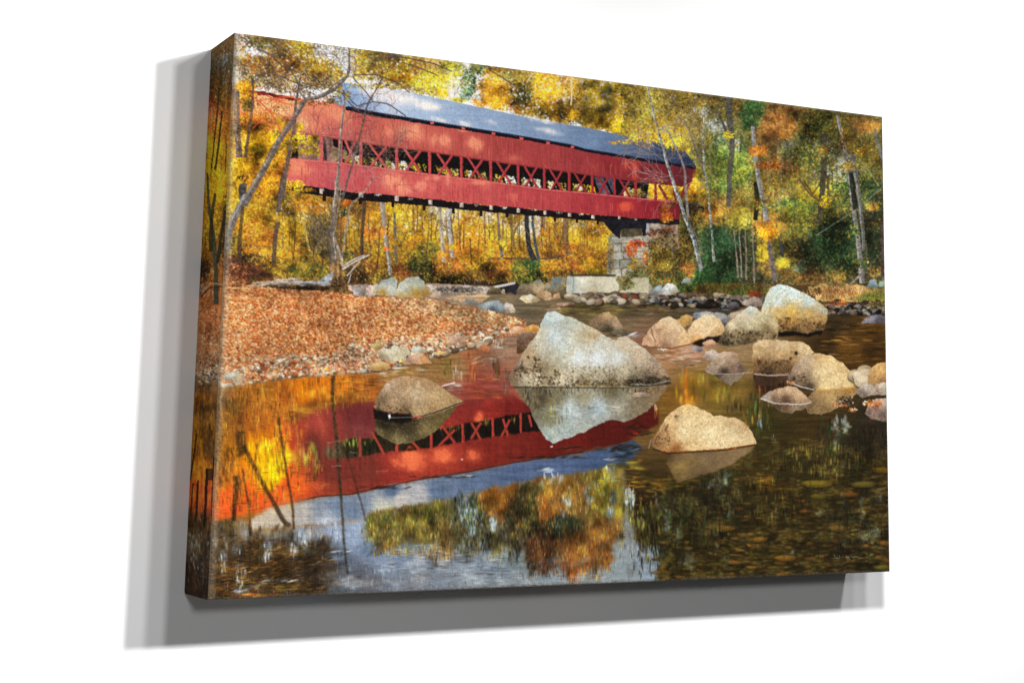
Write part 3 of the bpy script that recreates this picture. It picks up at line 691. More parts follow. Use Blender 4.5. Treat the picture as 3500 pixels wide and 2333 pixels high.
smear(UNDER, 1, 1, .4)
scatter(UNDER, .06, 'Y4 O3 CR1', 5, .5, alpha=.85, clump=.3)
grade(UNDER, .93, .97)
def trunks_under():
    s = stroke
    s(c5([(15, 220), (50, 560), (95, 890)]), 18, 12, (132, 120, 112), .3, .95, light=(170, 160, 150))
    s(c5([(124, 330), (135, 560), (142, 780)]), 9, 9, (104, 100, 92), .3, .9)
    s(c5([(290, 270), (300, 450), (310, 600)]), 6, 6, (120, 86, 50), .3, .7)
    s(c5([(330, 280), (332, 420), (318, 520)]), 5, 5, (110, 80, 46), .3, .7)
    s(c5([(530, 280), (540, 440), (556, 600), (572, 770)]), 12, 12, (150, 138, 124), .3, .95, light=(180, 172, 160))
    s(c5([(520, 400), (495, 500), (500, 580)]), 5, 4, (120, 90, 50), .3, .8)
    s(c5([(617, 280), (622, 480), (634, 640), (648, 730)]), 15, 13, (146, 142, 138), .3, .95, light=(178, 176, 172))
    s(c5([(665, 330), (645, 430)]), 4, 4, (110, 84, 50), .3, .8)
    s(c5([(930, 340), (932, 480), (936, 620)]), 6, 6, (140, 96, 60), .3, .7)
    s(c5([(1048, 330), (1062, 520), (1085, 730)]), 8, 10, (108, 98, 94), .3, .9)
    s(c5([(1165, 340), (1175, 500), (1190, 620), (1205, 730)]), 10, 10, (122, 98, 56), .3, .85)
    s(c5([(1250, 420), (1205, 490), (1190, 560)]), 4, 5, (122, 98, 56), .3, .85)
    s(c5([(1308, 330), (1312, 480), (1330, 640), (1375, 760)]), 14, 18, (52, 56, 60), .3, 1)
    s(c5([(1358, 330), (1368, 480), (1388, 620), (1415, 770)]), 8, 10, (76, 82, 84), .3, 1)
    s(c5([(1456, 340), (1452, 440), (1446, 540)]), 18, 14, (124, 96, 74), .35, .85)
    s(c5([(1655, 370), (1652, 500), (1662, 620), (1695, 710)]), 18, 24, (112, 88, 70), .35, .85)
    s(c5([(1570, 420), (1575, 560)]), 6, 6, (130, 96, 60), .3, .7)
    s(c5([(960, 745), (1130, 740), (1330, 738)]), 7, 7, (96, 80, 62), .3, .9)
    s(c5([(1420, 745), (1520, 735), (1640, 715)]), 6, 7, (90, 74, 66), .3, .9)
    s(c4([(1690, 200), (1675, 420), (1660, 690)]), 11, 11, (82, 66, 56), .3, .9)
    s(c4([(1150, 400), (1165, 520), (1200, 680)]), 7, 6, (190, 160, 96), .3, .8)
trunks_under()
for i in range(60):
    x = rnd.uniform(-900, 1950); y = rnd.uniform(300, 560) if x > 0 else rnd.uniform(250, 600); ln = rnd.uniform(120, 380); k = rnd.uniform(-.08, .08)
    stroke(c5([(x, y), (x + k * ln * .5, y + ln * .5), (x + k * ln, y + ln)]), rnd.uniform(2, 4), rnd.uniform(3, 6), rnd.choice([(104, 72, 36), (84, 62, 40), (130, 104, 72), (70, 54, 38)]), .3, rnd.uniform(.35, .75))
for a in ((60, 650, 30, 20, 'RD2 O1'), (30, 500, 30, 40, 'O2 R1'), (130, 600, 36, 30, 'Y2 O1'), (560, 700, 60, 30, 'OC2 O2'), (640, 640, 30, 30, 'Y2'),
          (1080, 600, 30, 30, 'Y2 OC1'), (1200, 690, 50, 40, 'OC2 Y1'), (1460, 500, 40, 30, 'OC2 O1'), (1680, 640, 60, 40, 'OC3 R1'), (320, 560, 50, 30, 'O2 Y2'), (1050, 740, 60, 14, 'OC2 BR1'), (1370, 790, 70, 40, 'G3 DG1')):
    brush(c5, *a[:4], .8, a[4], 8)
for i in range(70):
    (x, y), = c5([(rnd.uniform(0, 2000), rnd.uniform(320, 780))])
    twig(x, y, rnd.uniform(-2.4, -.7), rnd.uniform(20, 50), 1.8, rnd.choice([(110, 76, 40), (84, 62, 40), (140, 104, 60)]), 1, .5, .2, .6)
# ---------------------------------------------------------------- the covered bridge
def cat(*ps):
    out = []
    for p in ps: out += p
    return out
ridge = cat(c1([(1480, 525), (1750, 560)]), c2([(0, 560), (380, 643), (820, 735), (1440, 868)]), c3([(0, 447), (250, 502), (520, 556), (600, 572)]))
eave = cat(c1([(1400, 712), (1520, 742), (1650, 773)]), c2([(0, 806), (100, 823), (700, 921), (1260, 1012), (1700, 1088)]), c3([(0, 592), (300, 640), (560, 682), (722, 708)]))
wtop = cat(c1([(330, 560), (720, 600), (1060, 660), (1500, 738)]), eave[2:])
wbot = cat(c1([(1080, 985), (1400, 1030)]), c2([(0, 1098), (470, 1157), (1000, 1237), (1500, 1307)]), c3([(0, 757), (300, 797), (640, 832)]))
ltop = cat(c1([(1030, 1205), (1470, 1240)]), c2([(0, 1285), (500, 1350), (900, 1397), (1500, 1480)]), c3([(0, 868), (400, 910), (622, 927)]))
lbot = cat(c4([(960, 30), (1040, 68), (1150, 92), (1600, 152)]), c5([(0, 168), (500, 216), (1000, 270), (1500, 312)]), c3([(0, 1010), (300, 1036), (612, 1048)]))

def at(line, x):
    for (xa, ya), (xb, yb) in zip(line, line[1:]):
        if xa <= x <= xb: return ya + (yb - ya) * (x - xa) / (xb - xa + 1e-9)
    return line[0][1] if x < line[0][0] else line[-1][1]

# the dark inside seen through the lattice, with leaves and sky beyond it
area(wbot + ltop[::-1], (24, 21, 20))
for i in range(260):
    x = rnd.uniform(1020, 2200); a, b_ = at(wbot, x), at(ltop, x); t = rnd.random()
    put((x - X0) * SC, (a + (b_ - a) * t - Y0) * SC, rnd.uniform(2, 5), rnd.uniform(1, 2), rnd.random() * 3, np.array(rnd.choice([(40, 36, 36), (16, 15, 15), (52, 46, 44)]), np.float32), .6)
def through(xa, xb, t0, t1, P, dens):
    n = int((xb - xa) * dens)
    for i in range(n):
        x = rnd.uniform(xa, xb); a, b_ = at(wbot, x), at(ltop, x); t = t0 + (t1 - t0) * rnd.random()
        c = rnd.choice(list(pal(P)))
        put((x - X0) * SC, (a + (b_ - a) * t - Y0) * SC, rnd.uniform(1.2, 3), rnd.uniform(.8, 1.6), rnd.random() * 3, c, .9)
area([(1020, at(wbot, 1020)), (1136, at(wbot, 1136)), (1150, at(ltop, 1150)), (1020, at(ltop, 1020))], (140, 106, 98), tex=[(NM, .5), (NF, .4)])
through(1020, 1100, 0, .6, 'YG3 Y2 OL2 DK1', 1.2)
area([(1095, at(wbot, 1095) + 4), (1112, at(wbot, 1110) + 4), (1118, at(ltop, 1118)), (1100, at(ltop, 1100))], (50, 40, 42), feather=1)
area([(1136, at(wbot, 1136) + 26), (1186, at(wbot, 1180) + 34), (1186, at(ltop, 1186) - 16), (1136, at(ltop, 1136))], (132, 110, 84), tex=[(NM, .6), (NF, .4)])
for xa, xb, d in ((1180, 1232, 2.0), (1240, 1345, 1.3), (1362, 1456, 1.7), (1478, 1565, 1.4), (1588, 1668, 1.3), (1690, 1764, 1.2), (1784, 1850, 1.0), (1870, 1934, .8), (1956, 2016, 1.2)):
    through(xa, xb, .62, .97, 'Y2 YG2 OL4 CR2 DK2', d)
for xa, xb in ((1205, 1228), (1368, 1384), (1384, 1396), (1600, 1612), (1724, 1764), (1790, 1816), (1826, 1846), (1875, 1890), (1972, 1990), (2130, 2150), (1340, 1352)):
    through(xa, xb, .6, .98, 'SK3 CR1', 1.3)
through(2016, 2036, .6, .98, 'Y5 O1', 2)
area([(2040, at(wbot, 2040)), (2096, at(wbot, 2096)), (2096, at(ltop, 2096)), (2058, at(ltop, 2050))], (76, 70, 84), tex=[(NF, .4)])
area(c3([(60, 770), (120, 780), (190, 880), (90, 880)]), (92, 84, 96), tex=[(NF, .4)])
through(2130, 2190, .45, .98, 'Y4 SK2 OC2', 1.6)
area(c3([(415, 812), (640, 834), (622, 926), (400, 912)]), (236, 186, 50), tex=[(NF, .4), (NM, .3)])
brush(c3, 530, 870, 110, 46, 1.2, 'Y5 O2 CR1', 8)
brush(c3, 330, 880, 70, 20, 1.0, 'Y3 SK2 OC1', 8)
for f in (.1,):   # timbers of the far truss
    for x in np.arange(1240, 2100, 46):
        h = at(ltop, x) - at(wbot, x)
        thin([(x, at(wbot, x) + h * .1), (x + 26, at(ltop, x + 26))], 7, (26, 22, 22), .8)

RED = [(c1([(800, 640)])[0], (252, 168, 128)), (c1([(900, 760)])[0], (250, 160, 110)), (c1([(1080, 850)])[0], (240, 130, 100)), (c1([(1300, 780)])[0], (222, 108, 92)),
       (c1([(1300, 920)])[0], (216, 104, 96)), (c1([(1600, 860)])[0], (200, 88, 84)), (c1([(1500, 1000)])[0], (196, 88, 88)), (c2([(100, 920)])[0], (206, 92, 82)),
       (c2([(100, 1060)])[0], (190, 80, 78)), (c2([(500, 960)])[0], (196, 82, 78)), (c2([(700, 1120)])[0], (184, 74, 72)), (c2([(1000, 1100)])[0], (178, 68, 68)),
       (c2([(1400, 1180)])[0], (172, 62, 66)), (c2([(1900, 1270)])[0], (162, 56, 62)), (c3([(150, 690)])[0], (146, 42, 52)), (c3([(450, 740)])[0], (124, 36, 48)), (c3([(640, 770)])[0], (104, 36, 44))]
area(wtop + c3([(690, 800)]) + c3([(640, 833)]) + wbot[::-1] + c1([(500, 900), (330, 760)]), RED, tex=[(NVS, .1), (NF, .06), (NG, .05)])
LRED = [(c1([(1060, 1280)])[0], (222, 96, 92)), (c1([(1350, 1300)])[0], (206, 90, 92)), (c1([(1700, 1380)])[0], (200, 82, 86)), (c4([(1400, 80)])[0], (194, 80, 92)),
        (c2([(100, 1400)])[0], (206, 86, 86)), (c5([(400, 120)])[0], (204, 84, 84)), (c5([(900, 170)])[0], (198, 78, 80)), (c5([(1500, 220)])[0], (190, 68, 74)),
        (c5([(2000, 280)])[0], (178, 58, 66)), (c3([(200, 960)])[0], (162, 42, 54)), (c3([(450, 990)])[0], (146, 34, 48)), (c3([(600, 1000)])[0], (120, 30, 44))]
area(ltop + lbot[::-1], LRED, tex=[(NVS, .1), (NF, .06), (NG, .05)])
thin([(x, at(ltop, x) + 3) for x in range(1030, 2324, 12)], 4, (226, 112, 108), .55)
thin([(x, at(ltop, x) + 9) for x in range(1030, 2324, 12)], 2.4, (140, 46, 54), .4)
thin([(x, at(wbot, x) - 2) for x in range(1030, 2324, 12)], 3, (126, 44, 48), .55)

def sun(fr, x, y, rx, ry, col, n=26, al=.16):
    s = SF[fr] * SC
    for i in range(n):
        (px, py), = to_px(fr([(rnd.gauss(x, rx * .42), rnd.gauss(y, ry * .42))]))
        k = rnd.uniform(.45, 1)
        put(px, py, max(2, rx * s * .4 * k), max(2, ry * s * .4 * k), rnd.uniform(0, 3), np.array(col, np.float32), al)
HOT = (255, 150, 122)
for a in ((320, 930, 50, 40), (580, 1050, 60, 50), (840, 1080, 56, 56), (320, 1010, 60, 56), (740, 945, 36, 20), (110, 960, 80, 60), (470, 1030, 40, 60), (1190, 1210, 50, 30)): glow(c2, *a, (250, 140, 112), .85)
for a in ((140, 1420, 70, 80), (60, 1400, 60, 60), (400, 1460, 70, 46), (200, 1480, 60, 40), (470, 1380, 60, 20), (900, 1420, 90, 16), (600, 1400, 30, 50)): glow(c2, *a, (250, 140, 118), .8)
for a in ((870, 40, 60, 24), (700, 60, 40, 40), (950, 80, 40, 50), (1190, 190, 40, 30)): glow(c5, *a, (236, 112, 96), .5)
for a in ((1400, 800, 90, 60), (1250, 740, 90, 46), (1500, 860, 60, 60), (1990, 960, 90, 60), (1880, 1000, 50, 40), (1200, 900, 80, 50), (1080, 1250, 70, 40), (1120, 1320, 90, 30), (1960, 1430, 60, 80)): glow(c1, *a, (248, 140, 106), .6)
for a in ((760, 720, 130, 80), (900, 780, 120, 70), (1020, 720, 70, 60), (1120, 880, 60, 60)): glow(c1, *a, (255, 186, 132), .75)
for a in ((300, 665, 36, 40), (265, 690, 16, 30), (325, 740, 20, 40), (260, 965, 40, 24), (255, 945, 30, 12)): glow(c3, *a, (232, 88, 62), .8)
# roof
ROOF = [(c1([(1560, 600)])[0], (136, 162, 198)), (c1([(1700, 720)])[0], (146, 170, 204)), (c2([(100, 720)])[0], (178, 190, 208)), (c2([(400, 760)])[0], (158, 176, 200)),
        (c2([(600, 820)])[0], (146, 165, 192)), (c2([(1000, 900)])[0], (138, 157, 184)), (c2([(1500, 980)])[0], (126, 145, 172)), (c2([(1900, 1040)])[0], (112, 132, 160)),
        (c3([(150, 560)])[0], (98, 116, 144)), (c3([(350, 610)])[0], (84, 98, 124)), (c3([(520, 620)])[0], (56, 68, 92)), (c3([(660, 680)])[0], (48, 60, 84))]
area(ridge + c3([(640, 590), (722, 700)]) + eave[::-1], ROOF, tex=[(NF, .06), (NG, .07), (NHS, .06)])
for a in ((120, 660, 200, 46), (40, 640, 120, 50), (300, 700, 180, 36), (220, 690, 160, 30), (60, 600, 100, 26), (420, 730, 70, 16), (-60, 610, 120, 40)): glow(c2, *a, (240, 230, 224), .85, .25)
for a in ((760, 895, 46, 22), (990, 880, 44, 18), (1430, 870, 90, 16), (1490, 955, 90, 22), (530, 860, 60, 18), (1420, 940, 50, 12)): glow(c2, *a, (226, 220, 216), .8, .2)
grade(wtop + c3([(690, 800)]) + c3([(640, 833)]) + wbot[::-1], .86, .99, tint=(1, 1.03, .97), feather=1); grade(ltop + lbot[::-1], .88, .99, tint=(1, 1.02, .98), feather=1)
# eave shadow line and rafter tails
area(eave[1:] + [(x, y + 12 - 5 * (x - 1180) / 1200) for x, y in eave[1:]][::-1], (24, 24, 34), rough=1, tex=[(NF, .5)])
thin([(x, at(eave, x) - 1) for x in range(1190, 2380, 10)], 3, (30, 34, 52), .8)
for fr, x, y in ((c2, 462, 890), (c2, 740, 940), (c2, 1010, 985), (c2, 1262, 1028), (c2, 1500, 1068), (c2, 1716, 1104)):
    (px, py), = fr([(x, y)]); area([(px - 6, py - 5), (px + 6, py - 3), (px + 6, py + 5), (px - 6, py + 4)], (206, 92, 82))
area(wtop[:3] + [(x, y + 13) for x, y in wtop[:3]][::-1], (120, 42, 36), rough=2, tex=[(NF, .6)])
# weather on the boards: faded and stained runs
for line0, line1 in ((wtop, wbot), (ltop, lbot)):
    for i in range(420):
        x = rnd.uniform(1010, 2310); a, b_ = at(line0, x) + 12, at(line1, x) - 3
        if b_ <= a: continue
        y = a + (b_ - a) * rnd.random(); ln = rnd.uniform(8, 40)
        thin([(x, y), (x + .5, min(y + ln, b_))], rnd.uniform(1.6, 4), rnd.choice([(214, 108, 92), (140, 46, 48), (224, 128, 108), (120, 38, 42), (190, 84, 70)]), rnd.uniform(.06, .2))
# posts and crossed braces
def member(p, q, w, col):
    stroke([p, q], w, w, col, .12)
    d = np.array(q) - np.array(p); nrm = np.array([-d[1], d[0]]) / (np.hypot(*d) + 1e-9)
    if nrm[0] < 0: nrm = -nrm
    thin([tuple(np.array(p) + nrm * w * .42), tuple(np.array(q) + nrm * w * .42)], 2, tuple(int(c * .5) for c in col), .7)
posts = [1098, 1163, 1233, 1355.5, 1468, 1576, 1677, 1771, 1860, 1945, 2024.5, 2100, 2172.5, 2240]
for k, (xa, xb) in enumerate(zip(posts, posts[1:])):
    w = xb - xa; f = (xa - 1100) / 1100
    col = (int(196 - 50 * f), int(88 - 42 * f), int(84 - 30 * f))
    if k == 0: continue
    if xb < 2230:
        for u, v in ((.24, .74), (.72, .28)):
            p = (xa + w * u, at(wbot, xa + w * u) - 2); q = (xa + w * v, at(ltop, xa + w * v) + 2)
            member(p, q, 9.5 - 3 * f, col)
for k, x in enumerate(posts):
    f = (x - 1100) / 1100
    col = (int(204 - 50 * f), int(92 - 44 * f), int(88 - 32 * f))
    member((x, at(wbot, x) - 3), (x + 1, at(ltop, x) + 3), (15 if k < 2 else 11.5) - 3 * f, col)
member(*c3([(478, 822), (535, 922)]), 9, (128, 44, 50))
member(*c3([(575, 840), (590, 926)]), 8, (112, 44, 46)); member(*c3([(650, 830), (612, 930)]), 8, (116, 50, 48))
stroke(c3([(712, 715), (690, 790), (628, 905)]), 8, 7, (120, 44, 48))
# board joints
for x in np.arange(900, 2330, 9.0):
    if rnd.random() < .75:
        thin([(x, at(wtop, x) + 14), (x, at(wbot, x) - 4)] if x > 1010 else [(x, at(wtop, x) + 14), (x, at(wtop, x) + 90)], 1.6, (110, 34, 40), .13)
        if x > 1040: thin([(x, at(ltop, x) + 10), (x, at(lbot, x) - 2)], 1.6, (116, 36, 44), .14)
# underside
under_b = [(x, y + 26 - 6 * max(0, (x - 1300) / 900)) for x, y in lbot[1:]]
area(lbot[1:] + under_b[::-1], (30, 24, 26), rough=1, tex=[(NF, .6)])
area([(1000, 628), (1040, 634), (1060, 652), (1010, 650)], (60, 44, 40), rough=4)
ends = [c4([(1308, 140)])[0], c4([(1655, 172)])[0], c4([(1975, 205)])[0]] + c5([(445, 238), (725, 264), (990, 287), (1235, 312), (1470, 332), (1690, 351), (1898, 368)]) + c3([(52, 1030), (222, 1034), (330, 1052)])
for k, (x, y) in enumerate(ends):
    w = 7.5 - k * .28
    area([(x - w, y - w * 1.25), (x + w, y - w * 1.15), (x + w, y + w * 1.25), (x - w, y + w * 1.15)], (204, 182, 168), tex=[(NF, .3)])
    thin([(x + w * .7, y - w), (x + w * .7, y + w)], 3, (120, 106, 100), .6)
for fr, x, y in ((c5, 270, 210), (c5, 860, 262), (c5, 1120, 288), (c5, 1370, 306), (c5, 1600, 330), (c5, 1800, 346), (c4, 1480, 160), (c4, 1810, 172)):
    brush(fr, x, y, 26, 8, .8, 'CR2 GR2', 6)
for fr, x, y, w, h in ((c5, 112, 262, 26, 46), (c5, 390, 292, 26, 46), (c5, 652, 318, 26, 46), (c5, 900, 342, 26, 50), (c5, 1130, 356, 24, 40), (c5, 1560, 388, 24, 40), (c5, 1756, 402, 26, 44), (c5, 1944, 420, 24, 44), (c4, 1650, 236, 30, 46), (c4, 1330, 200, 30, 60), (c3, 84, 1062, 14, 34)):
    area(fr([(x - w / 2, y - h), (x + w / 2, y - h), (x + w / 2, y + h / 2), (x - w / 2, y + h / 2)]), (34, 26, 24))
# corbel and stone pier
STONE = [(c3([(200, 1200)])[0], (168, 162, 148)), (c3([(300, 1180)])[0], (186, 180, 162)), (c3([(170, 1300)])[0], (124, 130, 134)), (c3([(240, 1290)])[0], (160, 156, 142)),
         (c3([(350, 1260)])[0], (188, 176, 152)), (c3([(250, 1390)])[0], (196, 188, 164)), (c3([(400, 1390)])[0], (150, 142, 116)), (c3([(320, 1330)])[0], (150, 142, 120))]
area(c3([(168, 1145), (405, 1130), (430, 1200), (436, 1425), (146, 1425)]), STONE, rough=1, tex=[(NF, .25), (NM, .25)])
area(c3([(410, 1070), (600, 1085), (612, 1240), (420, 1240)]), [(c3([(450, 1110)])[0], (176, 158, 142)), (c3([(560, 1130)])[0], (130, 112, 100)), (c3([(500, 1210)])[0], (112, 106, 92))], rough=2, tex=[(NF, .4), (NM, .4)])
for y0, pts in ((1150, ()), (1200, (236, 330)), (1255, (250, 286, 404)), (1305, (226, 300)), (1362, (238, 376)), (1416, ())):
    thin(c3([(160, y0 + 7), (235, y0 + 1), (320, y0 - 2 + y0 % 3), (415, y0 - 5)]), 2.6, (86, 80, 68), .6)
    for x in pts: thin(c3([(x, y0), (x - 2, y0 + 26), (x + 1, y0 + 52)]), 2.6, (90, 84, 70), .6)
for x0, y0, x1, y1, c in ((236, 1208, 330, 1250, (150, 146, 128)), (176, 1262, 246, 1300, (176, 172, 156)), (232, 1312, 296, 1358, (140, 136, 118)), (300, 1312, 400, 1358, (164, 152, 128)), (176, 1368, 236, 1412, (186, 180, 162)), (330, 1208, 408, 1250, (178, 168, 146))):
    area(c3([(x0, y0 + 3), (x1, y0), (x1 - 2, y1), (x0 + 1, y1 + 2)]), c, rough=2, alpha=.6, tex=[(NF, .3), (NM, .3)])
for i in range(26):
    x, y = rnd.uniform(190, 400), rnd.uniform(1165, 1410)
    brush(c3, x, y, 30, 16, .4, 'CR2 GR2', 6, alpha=.35)
area(c3([(146, 1150), (172, 1150), (190, 1200), (160, 1425), (140, 1425)]), (122, 130, 140), rough=1, alpha=.55, tex=[(NF, .3)])
area(c3([(95, 1042), (610, 1058), (606, 1078), (412, 1072), (402, 1150), (372, 1150), (366, 1108), (232, 1112), (226, 1170), (205, 1160), (175, 1130), (120, 1062)]), (36, 35, 42), rough=1, tex=[(NF, .5)])
area(c3([(232, 1108), (366, 1104), (370, 1150), (300, 1160), (232, 1160)]), (92, 82, 62), tex=[(NF, .4)])
area(c3([(398, 1070), (414, 1070), (412, 1160), (394, 1160)]), (176, 178, 184))
brush(c3, 300, 1240, 40, 50, 1.0, 'RD5 O2', 9); brush(c3, 345, 1200, 60, 24, .9, 'RD4 R2', 9); brush(c3, 395, 1290, 24, 40, .8, 'RD4 O1', 9)
brush(c3, 320, 1340, 40, 40, .7, 'Y3 OL2 O1', 9); brush(c3, 480, 1130, 90, 22, .7, 'R3 OC2', 9); brush(c3, 540, 1105, 50, 14, .6, 'O2 R2', 9); brush(c3, 330, 1400, 70, 30, .6, 'OL3 YG1 G1', 9)
brush(c3, 400, 1360, 60, 40, .6, 'OL3 OC2', 9); brush(c3, 440, 1300, 50, 120, .9, 'OL4 OC3 DK1', 9); brush(c3, 520, 1200, 90, 60, .7, 'OC3 OL3 DK2', 9); brush(c3, 170, 1300, 20, 120, .6, 'OC3 YM2 OL1', 8)
grade(c3([(140, 1060), (620, 1070), (620, 1430), (140, 1430)]), .95, .9, feather=4)
# the road behind the right end of the bridge
area(c3([(640, 940), (760, 955), (770, 985), (640, 990)]), (52, 46, 46), rough=3, tex=[(NF, .5)])
brush(c3, 700, 1010, 70, 60, .8, 'DK2 OL3 OC2', 9)
# leaves and birches in front of the right half
brush(c3, 230, 545, 60, 12, 1.0, 'OC4 Y2 O1', 8); brush(c3, 190, 550, 16, 8, 1.0, 'O3 Y1', 8)
brush(c3, 420, 500, 90, 50, .9, 'OC4 Y3 OL3', 9); brush(c3, 330, 530, 70, 30, .6, 'OC3 Y2', 8); brush(c3, 390, 570, 50, 12, .5, 'OC3 O1', 8)
brush(c3, 560, 540, 90, 46, .7, 'OL3 Y3 OC2', 9); brush(c3, 640, 560, 60, 46, .9, 'Y3 OL3 OC1', 9)
brush(c3, 520, 985, 40, 40, .9, 'O4 OC3', 9); brush(c3, 560, 940, 70, 26, .5, 'O2 OC2', 8); brush(c3, 530, 1040, 40, 26, 1.0, 'O3 OC2', 9)
brush(c3, 490, 790, 40, 20, .5, 'OC2 GR2', 7); brush(c3, 720, 790, 20, 60, .8, 'Y4 O2 YG1', 8)
stroke(c3([(400, 170), (440, 330), (490, 530), (555, 750), (610, 910), (660, 1060), (715, 1210), (755, 1380)]), 7, 15, (116, 118, 116), .5, .95, light=(164, 166, 162))
stroke(c3([(560, 240), (620, 360), (680, 480), (735, 640), (770, 720)]), 6, 9, (110, 100, 90), .35, .85)
stroke(c3([(510, 420), (580, 560), (640, 700), (655, 860), (672, 1040)]), 5, 9, (134, 126, 122), .35, .9)
stroke(c3([(672, 1060), (720, 1150), (770, 1280)]), 6, 6, (110, 100, 90), .35, .8)
stroke(c3([(772, 320), (768, 500), (775, 700), (795, 850), (812, 1010), (826, 1160), (838, 1320)]), 6, 9, (128, 130, 122), .4, .92, light=(164, 166, 156))
stroke(c3([(810, 560), (820, 760)]), 5, 6, (110, 104, 90), .3, .8)
stroke(c3([(560, 1180), (566, 1290)]), 5, 5, (124, 116, 104), .3, .8)
for a in ((410, 260, 90, 60, 'OL4 OC2 DK1'), (470, 420, 70, 50, 'OL3 OC2 YM1'), (600, 420, 90, 90, 'OL3 YM3 OC1'), (740, 560, 80, 80, 'OL3 YM2 G1'), (800, 900, 60, 60, 'OC3 YM2 G1'), (680, 300, 90, 70, 'OL4 OC2 DK1'), (830, 1150, 40, 60, 'DG4 G1'), (770, 780, 40, 40, 'YM2 G2')): brush(c3, *a[:4], .35, a[4], 8)
for i in range(26):
    t = rnd.random(); (px, py), = c3([(430 + 180 * t, 420 + 480 * t)])
    twig(px, py, rnd.choice((2.6, 2.9, 3.3, -.6, -.3)) + rnd.gauss(0, .25), rnd.uniform(40, 110), 2.2, rnd.choice([(150, 136, 130), (120, 104, 98), (170, 160, 154)]), 2, .4, .2, .55)
for i in range(14):
    (px, py), = c3([(rnd.uniform(520, 820), rnd.uniform(300, 700))])
    twig(px, py, rnd.uniform(-2.2, -.8), rnd.uniform(50, 100), 2.4, (104, 92, 80), 1, .4, .2, .6)

# ---------------------------------------------------------------- trees at the left, in front of the bridge
def left_trees():
    b = brush
    b(c1, 620, 640, 100, 100, 1.3, 'O4 Y4 OC2 R1', 9); b(c1, 600, 560, 80, 50, 1.2, 'Y4 O2 OC1', 9)
    b(c1, 640, 740, 50, 60, 1.1, 'OL4 G2 OC2', 9); b(c1, 640, 900, 90, 110, 1.4, 'O5 Y3 OC1', 9)
    b(c1, 760, 960, 110, 90, 1.2, 'O4 Y3 R1', 9); b(c1, 960, 900, 90, 70, 1.2, 'Y5 O3', 9)
    b(c1, 860, 830, 70, 60, .4, 'O3 Y2', 8); b(c1, 780, 860, 80, 60, .6, 'Y3 O3', 8)
    b(c1, 800, 1080, 150, 110, 1.7, 'Y8 O2', 9); b(c1, 720, 1150, 100, 80, 1.6, 'Y7 OC1', 9)
    b(c1, 640, 1250, 120, 80, 1.6, 'Y5 OC2 O2', 9); b(c1, 880, 1200, 80, 90, 1.4, 'Y4 O3 OC2', 9)
    b(c1, 560, 1320, 80, 100, 1.5, 'Y5 OC2', 9); b(c1, 720, 1380, 110, 90, 1.5, 'O4 Y3 OC2', 9)
    b(c1, 900, 1400, 100, 110, 1.4, 'O5 Y2 OC2', 9); b(c1, 520, 1450, 50, 100, 1.4, 'Y5 OC2', 9)
    b(c1, 830, 1480, 110, 80, 1.4, 'O4 OC3 Y2', 9); b(c1, 960, 1300, 60, 80, 1.0, 'O3 R1 OC2', 9)
    b(c1, 500, 1000, 50, 200, 1.3, 'O4 OC2 Y2 CR1', 9); b(c1, 1000, 1000, 60, 60, .8, 'Y3 O2', 8)
    b(c1, 1020, 1090, 60, 60, .8, 'OL2 DK1 Y2', 8)
    b(c1, 740, 800, 60, 110, .4, 'O3 R2', 7); b(c1, 900, 730, 150, 70, .18, 'R3 O2', 7)
    b(c1, 1240, 690, 190, 60, .3, 'R3 OL2 O2', 8); b(c1, 1400, 680, 70, 40, .6, 'OL3 R2 DK1', 8)
    b(c1, 1450, 600, 50, 50, .8, 'Y3 OL3', 8); b(c1, 640, 560, 90, 40, .9, 'Y3 O3', 8)
    b(c1, 560, 700, 40, 40, .9, 'CR2 OC2 O1', 8)
    b(c4, 1010, 110, 120, 50, 1.0, 'OC3 Y2 BR2', 9); b(c4, 1160, 130, 80, 20, .8, 'Y2 OC2', 8)
    b(c1, 1090, 1440, 60, 30, .7, 'OC2 Y2', 8); b(c4, 1080, 70, 40, 30, 1.0, 'Y3 OC1', 8)
left_trees()
